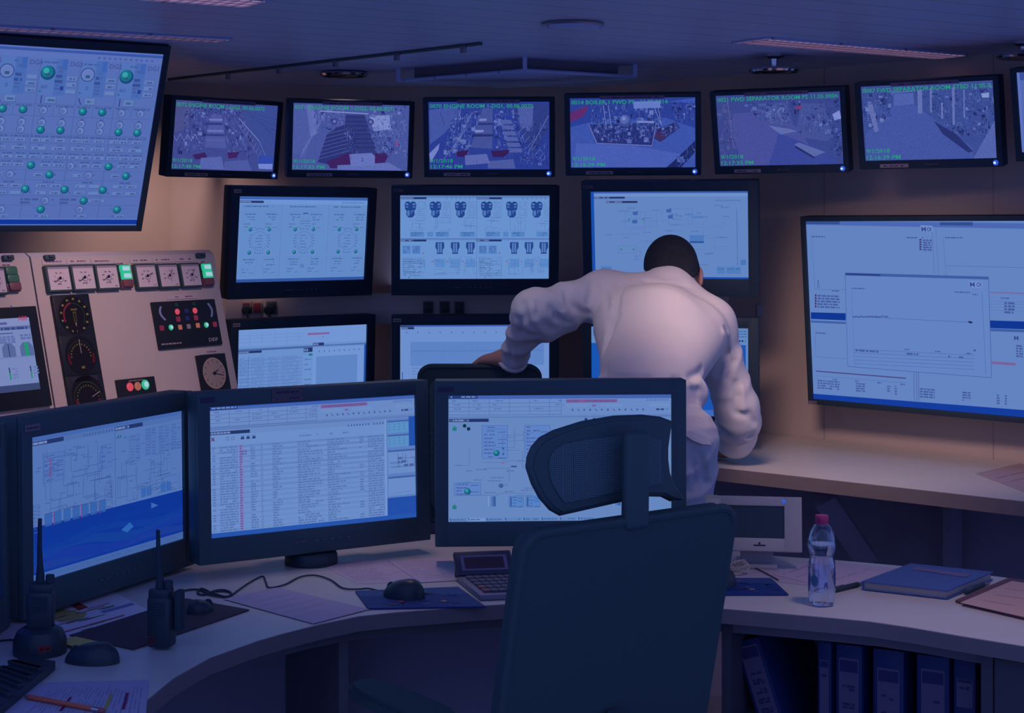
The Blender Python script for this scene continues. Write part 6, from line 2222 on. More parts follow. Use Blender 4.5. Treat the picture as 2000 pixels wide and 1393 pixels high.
# calculator
t = thing('calculator', 'dark desk calculator with a raised display and grey keys', 'calculator', tuple(D(945, 1153)), 0)
BLq, TLq, TRq = D(937, 1174.5), D(893, 1137.5), D(1003, 1133.5)
ex = (TRq - TLq); ex.normalize()
ey0 = (TLq - BLq); Lc = ey0.length; ey0.normalize()
ez = Vector((0, 0, 1))
CM = Matrix((tuple(ex) + (0,), tuple(ey0) + (0,), (0, 0, 1, 0), (BLq.x, BLq.y, DESK + 0.0006, 1))).transposed()
Wc = (TRq - TLq).length
m = MB(); m.box(CM, (Wc, Lc, 0.012), (Wc / 2, Lc / 2, 0.0062), 0.003); m.build('body', principled('calculator_grey', (0.20, 0.20, 0.27), 0.45, 0.35), t)
DK = principled('calculator_dark', (0.035, 0.045, 0.085), 0.4, 0.4)
KM = principled('calculator_key', (0.10, 0.10, 0.15), 0.5, 0.3)
KR = principled('calculator_red_key', (0.22, 0.09, 0.11), 0.5, 0.3)
for i in range(6):
    for j in range(5):
        m = MB()
        m.box(CM, (Wc / 6 * 0.72, Lc / 5.6 * 0.66, 0.006), (Wc * (0.10 + 0.8 * (i + 0.5) / 6), Lc * (0.06 + 0.86 * (j + 0.5) / 5), 0.0145), 0.001)
        m.build('key', KR if (i == 0 and j < 2) else KM, t)
TM = CM @ Matrix.Translation((0, Lc, 0.010)) @ Matrix.Rotation(rad(52), 4, 'X')
Lh = 0.058
m = MB(); m.box(TM, (Wc * 1.02, Lh, 0.014), (Wc / 2, Lh / 2, 0.002), 0.004); lid = m.build('display_housing', DK, t)
c = Cv(Wc * 0.82, Lh * 0.62, (112, 108, 140))
c.rect(0.07, 0.12, 0.93, 0.88, (66, 54, 72), 1)
c.build('display', [TM @ Vector(p) for p in ((Wc * 0.09, Lh * 0.8, 0.0095), (Wc * 0.91, Lh * 0.8, 0.0095), (Wc * 0.91, Lh * 0.18, 0.0095), (Wc * 0.09, Lh * 0.18, 0.0095))], DIAL, lid)
m = MB(); m.box(CM, (Wc * 0.9, 0.003, 0.05), (Wc / 2, Lc + 0.045, 0.025)); m.build('prop', DK, t)


# two-way radios
def radio(base, yaw, label, bw, bd, bh, ant, lean=0.0, foot=0.0):
    t = thing('two_way_radio', label, 'radio', tuple(base), yaw, 'two-way radios')
    M = RM[t.name] @ Matrix.Translation((0, 0, foot)) @ Matrix.Rotation(lean, 4, 'Y')
    m = MB()
    m.box(M, (bw, bd, bh * 0.86), (0, 0, bh * 0.43 + 0.0005), 0.006)
    m.box(M, (bw * 0.9, bd * 0.86, bh * 0.2), (-0.001, 0, bh * 0.9), 0.005)
    m.build('body', BLACK2, t)
    m = MB()
    ax = -bw * 0.08
    m.tube([M @ Vector((ax, 0, bh * 0.95)), M @ Vector((ax, 0, bh * 1.12)), M @ Vector((ax - 0.001, 0, bh * 1.28)), M @ Vector((ax - 0.003, 0, bh + ant * 0.55)), M @ Vector((ax - 0.004, 0, bh + ant))], [0.0085, 0.0078, 0.0056, 0.0044, 0.0036], 12)
    m.build('antenna', RUBBER, t)
    m = MB(); m.lathe([(0.001, 0), (0.008, 0), (0.008, 0.014), (0.007, 0.016), (0.001, 0.016)], M @ Matrix.Translation((bw * 0.3, 0, bh * 0.98)), 16); m.build('volume_knob', RUBBER, t)
    m = MB(); m.box(M, (0.004, 0.016, bh * 0.3), (-bw / 2 - 0.001, 0, bh * 0.66), 0.0015); m.build('talk_button', RUBBER, t)
    m = MB()
    for k in range(6): m.box(M, (bw * 0.6, 0.002, 0.003), (0, -bd / 2 - 0.0005, bh * (0.55 + 0.045 * k)))
    m.build('speaker_grille', RUBBER, t)
    return t, M


bp = D(316, 1263, 0.0036)
t, M = radio(bp, rad(-12), 'black two-way radio standing upright on the dark pad', 0.045, 0.036, 0.108, 0.105, 0.0)
m = MB(); m.box(M, (0.014, 0.024, 0.075), (0.031, 0.008, 0.066), 0.004); m.build('belt_clip', RUBBER, t)
c = Cv(0.016, 0.018, None); c.frame(0.05, 0.1, 0.95, 0.92, (150, 44, 52), 0.0012, 1); c.words(0.2, 0.4, 0.8, 0.004, (120, 36, 48), 1, 1.0)
c.build('red_label', [M @ Vector(p) for p in ((-0.021, -0.0192, 0.024), (-0.005, -0.0192, 0.024), (-0.005, -0.0192, 0.006), (-0.021, -0.0192, 0.006))], PRINT, t)

bp = D(78, 1276, 0)
t = thing('radio_charger', 'black desk charger holding a two-way radio at the left', 'charger', tuple(bp), rad(10))
M = RM[t.name]
m = MB()
m.lathe([(0.001, 0.0005), (0.047, 0.0005), (0.048, 0.008), (0.047, 0.026), (0.040, 0.042), (0.030, 0.048), (0.026, 0.049), (0.026, 0.02), (0.001, 0.02)], M, 32)
m.build('cup', BLACK2, t)
c = Cv(0.022, 0.014, None); c.rect(0, 0.1, 1, 0.9, (150, 52, 50), 1); c.words(0.1, 0.35, 0.9, 0.005, (90, 30, 40), 2, 1.0)
cc = [M @ Vector((0.0485 * math.sin(a), -0.0485 * math.cos(a), z)) for a, z in ((0.05, 0.025), (0.5, 0.025), (0.5, 0.012), (0.05, 0.012))]
c.build('orange_label', cc, PRINT, t)
radio(bp + Vector((0, 0, 0)), rad(6), 'black two-way radio standing in the desk charger', 0.046, 0.036, 0.108, 0.115, rad(2), 0.0205)

# keyboard at the far left
KA, KB_, KC, KD = D(-75, 1372, 0.001), D(46, 1297, 0.001), D(108, 1308, 0.001), D(-14, 1412, 0.001)
t = thing('keyboard', 'black keyboard at the left edge of the desk', 'keyboard', tuple((KA + KB_ + KC + KD) / 4), 0)
m = MB(); m.prism([(p.x, p.y) for p in (KA, KB_, KC, KD)], DESK + 0.0008, DESK + 0.016); m.build('body', BLACK2, t)
for j in range(5):
    m = MB()
    for i in range(14):
        u, v = (i + 0.7) / 15, (j + 0.7) / 6
        p = KA.lerp(KB_, v).lerp(KD.lerp(KC, v), u)
        dx = (KD - KA).normalized()
        m.box(yaw_frame(p.x, p.y, DESK + 0.0185, math.atan2(dx.y, dx.x)), (0.013, 0.013, 0.006), (0, 0, 0), 0.001)
    m.build('key_row', RUBBER, t)

# pencil
PEN0, PEN1 = D(44, 1359.5, 0.006), D(204, 1389, 0.006)
t = thing('pencil', 'orange pencil lying on the printed sheet at the bottom left', 'pencil', tuple((PEN0 + PEN1) / 2 - Vector((0, 0, 0.004))), 0)
L = lambda f: PEN0.lerp(PEN1, f)
m = MB(); m.tube([L(0.085), L(0.86)], 0.0042, 6); m.build('barrel', principled('orange_lacquer', (0.60, 0.13, 0.07), 0.35, 0.4), t)
m = MB(); m.tube([L(0.085), L(0.02)], [0.0042, 0.0012], 8); m.build('tip', principled('raw_wood', (0.20, 0.13, 0.11), 0.7), t)
m = MB(); m.tube([L(0.86), L(0.88), L(0.90), L(0.92), L(0.94)], [0.0044, 0.0046, 0.0042, 0.0046, 0.0044], 12); m.build('ferrule', CHROME, t)
m = MB(); m.tube([L(0.94), L(0.985), L(1.0)], [0.0042, 0.0042, 0.003], 12); m.build('eraser', principled('pink_rubber', (0.42, 0.10, 0.14), 0.7), t)

# water bottle
bp = D(1605, 1182)
t = thing('water_bottle', 'clear plastic water bottle with a magenta cap, half full, on the right of the desk', 'bottle', tuple(bp))
M = RM[t.name]
s = 0.001035 * 1.0
prof = [(0.0, 0.004), (0.012, 0.003), (0.021, 0.0006), (0.0255, 0.004), (0.0275, 0.012), (0.0275, 0.045), (0.0272, 0.070), (0.0268, 0.088), (0.024, 0.097), (0.0235, 0.102), (0.0258, 0.110), (0.0285, 0.120), (0.0285, 0.128), (0.027, 0.138), (0.0235, 0.150), (0.018, 0.160), (0.0125, 0.167), (0.0118, 0.171)]
pet = lambda a, i: 1 - (0.09 * (0.5 + 0.5 * math.cos(5 * a)) if i in (2, 3, 4) else 0)
m = MB(); m.lathe(prof, M, 40, cap=False, mod=pet); m.build('bottle_body', PET, t)
m = MB()
wp = [(0.001, 0.006)] + [(max(0.001, r - 0.0012), z + 0.001) for r, z in prof[1:13] if z < 0.124] + [(0.0272, 0.125), (0.001, 0.125)]
m.lathe(wp, M, 40, cap=False, mod=lambda a, i: 1 - (0.09 * (0.5 + 0.5 * math.cos(5 * a)) if i in (2, 3, 4) else 0)); m.build('water', WATER, t)
m = MB(); m.lathe([(0.0128, 0.168), (0.0134, 0.169), (0.0134, 0.182), (0.0128, 0.1835), (0.001, 0.1835)], M, 32); m.lathe([(0.0126, 0.1655), (0.0138, 0.1655), (0.0138, 0.1675), (0.0126, 0.1675)], M, 32, cap=False)
m.build('cap', principled('magenta_cap', (0.42, 0.03, 0.14), 0.4, 0.4), t)
LABP = thin_plastic('clear_label_film', (0.80, 0.84, 0.96), 0.10)
m = MB(); m.lathe([(0.0278, 0.030), (0.0278, 0.078)], M, 40, cap=False); lb = m.build('label', LABP, t)
for a0, a1, z0, z1, mat in ((-62, -24, 0.042, 0.066, principled('label_teal', (0.05, 0.16, 0.28), 0.5)), (-2, 16, 0.036, 0.052, principled('label_dark_blue', (0.07, 0.11, 0.26), 0.5)), (52, 80, 0.045, 0.068, principled('label_navy', (0.04, 0.09, 0.26), 0.5)), (2, 10, 0.034, 0.044, LABELM)):
    m = MB(); vs, fs = [], []
    n = 8
    for k in range(n + 1):
        a = rad(a0 + (a1 - a0) * k / n)
        e = math.sin(PI * k / n) ** 0.5
        zc, hh = (z0 + z1) / 2, (z1 - z0) / 2 * e
        R_ = 0.0281 if mat is not LABELM else 0.0284
        vs += [(R_ * math.sin(a), -R_ * math.cos(a), zc - hh), (R_ * math.sin(a), -R_ * math.cos(a), zc + hh)]
    for k in range(n): fs.append((2 * k, 2 * k + 2, 2 * k + 3, 2 * k + 1))
    m.add(vs, fs, M, 0, True); m.build('label_print', mat, lb)

# notebook
NB = [D(x, y, 0.018) for x, y in ((1778, 1100), (1941, 1121), (1850, 1155.5), (1683, 1137))]
ex = (NB[2] - NB[3]).normalized(); ey = Vector((-ex.y, ex.x, 0))
Wn = (NB[2] - NB[3]).length; Ln = ((NB[0] - NB[3]).dot(ey) + (NB[1] - NB[2]).dot(ey)) / 2
O = Vector((NB[3].x, NB[3].y, DESK + 0.0018))
NM = Matrix((tuple(ex) + (0,), tuple(ey) + (0,), (0, 0, 1, 0), tuple(O) + (1,))).transposed()
sk = ((NB[0] - NB[3]).dot(ex) + (NB[1] - NB[2]).dot(ex)) / 2
t = thing('notebook', 'thick blue hardback notebook with a pale strip on its cover', 'book', tuple(O), math.atan2(ex.y, ex.x))
NBM = principled('blue_book_cloth', (0.07, 0.13, 0.36), 0.6, 0.25, noise_amt=0.06, noise_scale=40)
pts = lambda e: [(-e, -e), (Wn + e, -e), (Wn + sk + e, Ln + e), (sk - e, Ln + e)]
m = MB(); m.prism(pts(0.0), 0.0, 0.0022, NM); m.prism(pts(0.0), 0.0155, 0.018, NM)
m.prism([(-0.0, 0), (0.003, 0), (sk + 0.003, Ln), (sk, Ln)], 0.002, 0.0156, NM); m.build('cover', NBM, t)
m = MB(); m.prism(pts(-0.004), 0.0022, 0.0155, NM); m.build('pages', principled('cream_pages', (0.46, 0.38, 0.34), 0.8, 0.1, noise_amt=0.15, noise_scale=300), t)
sp = [D(x, y, 0.0206) for x, y in ((1790, 1107), (1897, 1121.5), (1886, 1127.5), (1779, 1112))]
c = Cv((sp[1] - sp[0]).length, (sp[3] - sp[0]).length, (126, 118, 154))
for k in range(4): c.words(0.02, 0.1 + 0.24 * k, 0.98, 0.003, (104, 100, 150), 1)
c.build('title_strip', sp, PRINT, t)


def pen(a, b, r, label, mats, z=0.006):
    A, B = D(*a, z), D(*b, z)
    t = thing('pen', label, 'pen', tuple((A + B) / 2 - Vector((0, 0, r))), 0)
    m = MB(); m.tube([A, A.lerp(B, 0.05), A.lerp(B, 0.75)], [r * 0.5, r, r], 12); m.build('barrel', mats[0], t)
    m = MB(); m.tube([A.lerp(B, 0.75), A.lerp(B, 0.95), B], [r * 0.9, r * 0.6, r * 0.15], 12); m.build('tip', mats[1], t)
    m = MB(); m.tube([A.lerp(B, 0.08) + Vector((0, 0, r * 1.1)), A.lerp(B, 0.3) + Vector((0, 0, r * 1.2))], r * 0.25, 8); m.build('clip', mats[1], t)


pen((1628, 1153), (1690, 1138), 0.0055, 'black pen in front of the blue notebook', (RUBBER, STEEL))
pen((1884, 1158.5), (1934, 1137), 0.004, 'thin dark pen tucked along the right side of the notebook', (RUBBER, STEEL), 0.0048)

# open folder at the right edge
t = thing('document_folder', 'dark red folder with a cream sheet on top, at the right edge of the desk', 'folder', tuple(D(1960, 1175)), 0)
m = MB(); m.prism([(p.x, p.y) for p in (D(1866, 1178), D(2040, 1222), D(2160, 1162), D(1969, 1134))], DESK + 0.0006, DESK + 0.006); m.build('cover', principled('dark_red_card', (0.16, 0.07, 0.09), 0.6, 0.2), t)
C = [D(x, y, 0.0075) for x, y in ((1976, 1135), (2150, 1160), (2040, 1214), (1876, 1177))]
c = Cv((C[1] - C[0]).length, (C[3] - C[0]).length, (206, 170, 160))
for k in range(3): c.line(0.1 + 0.02 * k, 0.3 + 0.25 * k, 0.5, 0.27 + 0.25 * k, (170, 130, 130), 0.0015)
c.build('top_sheet', C, PRINT, t, thick=0.001)

# touch panel on a stand, with handset
P0 = D(1478, 1112)
TPY = P0.y
pr = lambda x, y: ray(x, y, TPY)
t = thing('touch_panel', 'beige table-top touch panel with a dark screen on a stand, behind the water bottle', 'touch panel', tuple(P0), rad(-8))
ctr = pr(1478, 1023)
TPM = Matrix.Translation(ctr) @ Matrix.Rotation(rad(-8), 4, 'Z') @ Matrix.Rotation(rad(-14), 4, 'X')
sx = TPY / FPX
W_, H_ = 190 * sx, 106 * sx
m = MB()
iw, ih = 122 * sx, 62 * sx
oz = 0.5 * (990 - 971 - (1075 - 1049)) * -sx
m.box(TPM, (W_, 0.022, H_), (-8 * sx, 0.016, 0), 0.006)
fz0, fz1 = -H_ / 2, H_ / 2
cz = (1023 - 1019.5) * sx
m.box(TPM, ((W_ - iw) / 2, 0.010, H_), (-8 * sx - (W_ + iw) / 4, 0.003, 0), 0.002)
m.box(TPM, ((W_ - iw) / 2, 0.010, H_), (-8 * sx + (W_ + iw) / 4, 0.003, 0), 0.002)
m.box(TPM, (iw + 0.002, 0.010, H_ / 2 - ih / 2 - cz), (-8 * sx, 0.003, (H_ / 2 + cz + ih / 2) / 2), 0.002)
m.box(TPM, (iw + 0.002, 0.010, H_ / 2 - ih / 2 + cz), (-8 * sx, 0.003, (-H_ / 2 + cz - ih / 2) / 2), 0.002)
m.build('housing', BEIGE, t)
m = MB(); m.box(TPM, (iw, 0.003, ih), (-8 * sx, 0.0045, cz)); m.build('display', BLACK2, t)
m = MB(); m.ball((52 * sx, -0.002, 44 * sx), (0.0042, 0.002, 0.0042), TPM); m.build('power_light', BLUELED, t)
c = Cv(0.026, 0.010, None); c.rect(0, 0.55, 1, 0.85, (50, 40, 62), 1); c.circ(0.5, 0.25, 0.0025, (60, 50, 70), 1)
c.build('maker_mark', [TPM @ Vector(p) for p in ((-0.007, -0.0025, -0.041), (0.019, -0.0025, -0.041), (0.019, -0.0025, -0.051), (-0.007, -0.0025, -0.051))], PRINT, t)
m = MB()
m.box(Matrix.Translation(P0) @ Matrix.Rotation(rad(-8), 4, 'Z'), (64 * sx, 0.03, 0.058), (0, 0.04, 0.0295), 0.006)
m.box(Matrix.Translation(P0) @ Matrix.Rotation(rad(-8), 4, 'Z'), (80 * sx, 0.10, 0.010), (0, 0.045, 0.0055), 0.003)
m.build('stand', principled('light_grey_plastic', (0.40, 0.36, 0.38), 0.45, 0.35), t)
hp = pr(1392, 993)
m = MB(); m.box(Matrix.Translation(hp + Vector((0, -0.0, -0.03))) @ Matrix.Rotation(rad(-8), 4, 'Z'), (30 * sx, 0.05, 0.125), (0, -0.03, 0), 0.009); hs = m.build('handset', BEIGE, t)
A = D(1404, 1108, 0.012)
pts = []
path = [D(1408, 1100, 0.02), D(1425, 1112, 0.012), D(1445, 1114, 0.014), D(1462, 1108, 0.018), D(1452, 1098, 0.022), D(1432, 1102, 0.018), D(1420, 1116, 0.010)]
n = 160
for i in range(n):
    f = i / (n - 1) * (len(path) - 1)
    k = min(int(f), len(path) - 2)
    p = path[k].lerp(path[k + 1], f - k)
    a = i * 1.15
    pts.append(p + Vector((0.004 * math.cos(a), 0.003 * math.cos(a), 0.006 * math.sin(a))))
m = MB(); m.tube(pts, 0.0016, 6); m.build('coiled_cord', BEIGE, hs)

# ------------------------------------------------------------------ office chairs
def chair(name, label, O, yaw, back_w, back_z, headrest=None, group=None):
    t = thing(name, label, 'chair', (O[0], O[1], 0), yaw, group)
    M = RM[t.name]
    # five star base, casters, gas column
    for k in range(5):
        a = 2 * PI * k / 5 + 0.3
        m = MB(); m.tube([M @ Vector((0.03 * math.cos(a), 0.03 * math.sin(a), 0.11)), M @ Vector((0.30 * math.cos(a), 0.30 * math.sin(a), 0.075))], [0.024, 0.016], 8); lg = m.build('base_leg', CHAIRTRIM, t)
        m = MB(); m.lathe([(0.001, -0.02), (0.024, -0.02), (0.028, -0.012), (0.028, 0.012), (0.024, 0.02), (0.001, 0.02)], M @ Matrix.Translation((0.30 * math.cos(a), 0.30 * math.sin(a), 0.0285)) @ Matrix.Rotation(a, 4, 'Z') @ Matrix.Rotation(PI / 2, 4, 'X'), 16)
        m.box(M, (0.02, 0.02, 0.04), (0.30 * math.cos(a), 0.30 * math.sin(a), 0.06)); m.build('caster', RUBBER, lg)
    m = MB(); m.tube([M @ Vector((0, 0, 0.09)), M @ Vector((0, 0, 0.42))], 0.026, 14); m.build('gas_column', CHAIRTRIM, t)
    m = MB(); m.box(M, (0.48, 0.46, 0.07), (0, 0.02, 0.465), 0.03, seg=4); m.build('seat', CHAIRMAT, t)
    # back: rounded panel leaning back
    z0, z1 = back_z
    y0, y1 = -0.215, -0.33
    BM = M @ Matrix.Translation((0, y0, z0)) @ Matrix.Rotation(math.atan2(-(y0 - y1), (z1 - z0)) * -1, 4, 'X')
    Hb = math.hypot(y1 - y0, z1 - z0)
    rr = 0.035
    out = []
    for cx_, cz_, a0 in ((back_w / 2 - rr, Hb - rr, 0), (-back_w / 2 + rr, Hb - rr, 90), (-back_w / 2 + rr, rr, 180), (back_w / 2 - rr, rr, 270)):
        for k in range(6):
            a = math.radians(a0 + 18 * k)
            out.append((cx_ + rr * math.cos(a), cz_ + rr * math.sin(a)))
    XZ = Matrix(((1, 0, 0, 0), (0, 0, -1, 0), (0, 1, 0, 0), (0, 0, 0, 1)))
    m = MB(); m.prism(out, -0.016, 0.016, BM @ XZ)
    fr = m.build('backrest', CHAIRMAT, t)
    m = MB()
    rim = [BM @ Vector((x, -0.012, z)) for x, z in out]
    rim += [rim[0], rim[1]]; m.tube(rim, 0.008, 8, cap=False)
    m.build('backrest_frame', CHAIRMAT, t)
    if headrest is None:
        inn = [(x * 0.84, Hb / 2 + (z - Hb / 2) * 0.84) for x, z in out]
        m = MB(); m.prism(inn, 0.016, 0.021, BM @ XZ); m.build('mesh_panel', MESHFAB, fr)
    m = MB(); m.tube([M @ Vector((0, -0.02, 0.43)), M @ Vector((0, -0.24, 0.44)), M @ Vector((0, -0.275, 0.52)), M @ Vector((0, -0.30, 0.70))], [0.03, 0.028, 0.028, 0.02], 10); m.build('back_support', CHAIRTRIM, t)
    return t, M


# foreground chair
CO, CY = Vector((0.002, 3.024, 0)), rad(36.9)
t, M = chair('office_chair', 'black office chair with a mesh headrest in the foreground, its back to the viewer', CO, CY, 0.466, (0.50, 1.037), headrest=True)
for sx in (-1, 1):
    m = MB()
    ax = -0.285 if sx < 0 else 0.285
    arm = []
    for k in range(20):
        a = 2 * PI * k / 20
        arm.append((ax + 0.043 * math.copysign(abs(math.cos(a)) ** 0.7, math.cos(a)), -0.065 + 0.15 * math.copysign(abs(math.sin(a)) ** 0.7, math.sin(a))))
    m.prism(arm, 0.700, 0.714, M); 
    m.prism([(ax + (x - ax) * 0.86, -0.065 + (y + 0.065) * 0.93) for x, y in arm], 0.714, 0.722, M)
    pad = m.build('armrest', CHAIRMAT, t)
    m = MB(); m.tube([M @ Vector((ax, -0.05, 0.70)), M @ Vector((ax, -0.04, 0.52)), M @ Vector((ax * 0.75, -0.02, 0.44)), M @ Vector((0, 0, 0.43))], [0.018, 0.02, 0.02, 0.018], 10); m.build('armrest_post', CHAIRTRIM, pad)
# pillar
m = MB()
PMx = M @ Matrix.Translation((0, -0.342, 1.102)) @ Matrix.Rotation(rad(1), 4, 'X')
m.box(PMx, (0.052, 0.022, 0.165), (0.0, 0, 0.0), 0.009, seg=3)
m.build('headrest_post', CHAIRTRIM, t)
# headrest
HO = M @ Vector((0, -0.295, 0)); HNv = (M.to_3x3() @ Vector((0, 1, 0)))
outl = [(1047, 915), (1049, 897), (1055, 880), (1067, 864), (1090, 850), (1140, 832), (1200, 821), (1255, 819), (1290, 823), (1312, 829), (1306, 850), (1302, 875), (1302, 900), (1306, 928), (1316, 952), (1338, 977), (1318, 972), (1296, 962), (1270, 961), (1238, 966), (1190, 976), (1140, 988), (1098, 999), (1084, 990), (1068, 970), (1056, 945)]
Mi = M.inverted()
loc = [Mi @ onplane(x, y, HO, HNv) for x, y in outl]
loc = [(p.x, p.z) for p in loc]
cx_ = sum(p[0] for p in loc) / len(loc); cz_ = sum(p[1] for p in loc) / len(loc)


def bend(x):
    return -0.295 + 0.55 * (x - cx_) ** 2


def bent_prism(pts, y0, y1, mb, M):
    n = len(pts)
    vs, fs = [], []
    rings = [1.0, 0.8, 0.6, 0.4, 0.2]
    for yy in (y0, y1):
        for f in rings:
            for (x, z) in pts:
                X, Z = cx_ + (x - cx_) * f, cz_ + (z - cz_) * f
                vs.append((X, bend(X) + yy, Z))
        vs.append((cx_, bend(cx_) + yy, cz_))
    R = len(rings)
    per = n * R + 1
    for s in (0, 1):
        b = s * per
        for r in range(R - 1):
            for j in range(n):
                k = (j + 1) % n
                f = (b + r * n + j, b + r * n + k, b + (r + 1) * n + k, b + (r + 1) * n + j)
                fs.append(f if s else f[::-1])
        for j in range(n):
            k = (j + 1) % n
            f = (b + (R - 1) * n + j, b + (R - 1) * n + k, b + R * n)
            fs.append(f if s else f[::-1])
    for j in range(n):
        k = (j + 1) % n
        fs.append((j, k, per + k, per + j))
    mb.add(vs, fs, M, 0, True)


m = MB(); bent_prism(loc, -0.010, 0.010, m, M)
hr = m.build('headrest', CHAIRTRIM, t)
rim = [M @ Vector((x, bend(x), z)) for x, z in loc]; rim += [rim[0], rim[1]]
m = MB(); m.tube(rim, 0.0085, 8, cap=False); m.build('headrest_rim', CHAIRTRIM, hr)
inn = [(x, z) for x, z in loc]
inl = [(1072, 915), (1073, 897), (1082, 878), (1100, 866), (1145, 856), (1200, 850), (1255, 850), (1288, 858), (1288, 900), (1290, 945), (1262, 948), (1190, 960), (1130, 975), (1100, 982), (1088, 965), (1076, 940)]
inn = [Mi @ onplane(x, y, HO, HNv) for x, y in inl]
inn = [(p.x, p.z) for p in inn]
m = MB(); bent_prism(inn, -0.0125, -0.0095, m, M); m.build('mesh_panel', MESHFAB, hr)

# chair the man holds
c2y = 4.99
t2, M2 = chair('office_chair', 'second black office chair, its rounded backrest under the person\'s left hand', Vector((-0.098, c2y + 0.30, 0)), 0.0, 0.362, (0.62, 1.106))

# ------------------------------------------------------------------ the man
def smin(a, b, k):
    h = np.clip(0.5 + 0.5 * (b - a) / k, 0, 1)
    return b * (1 - h) + a * h - k * h * (1 - h)


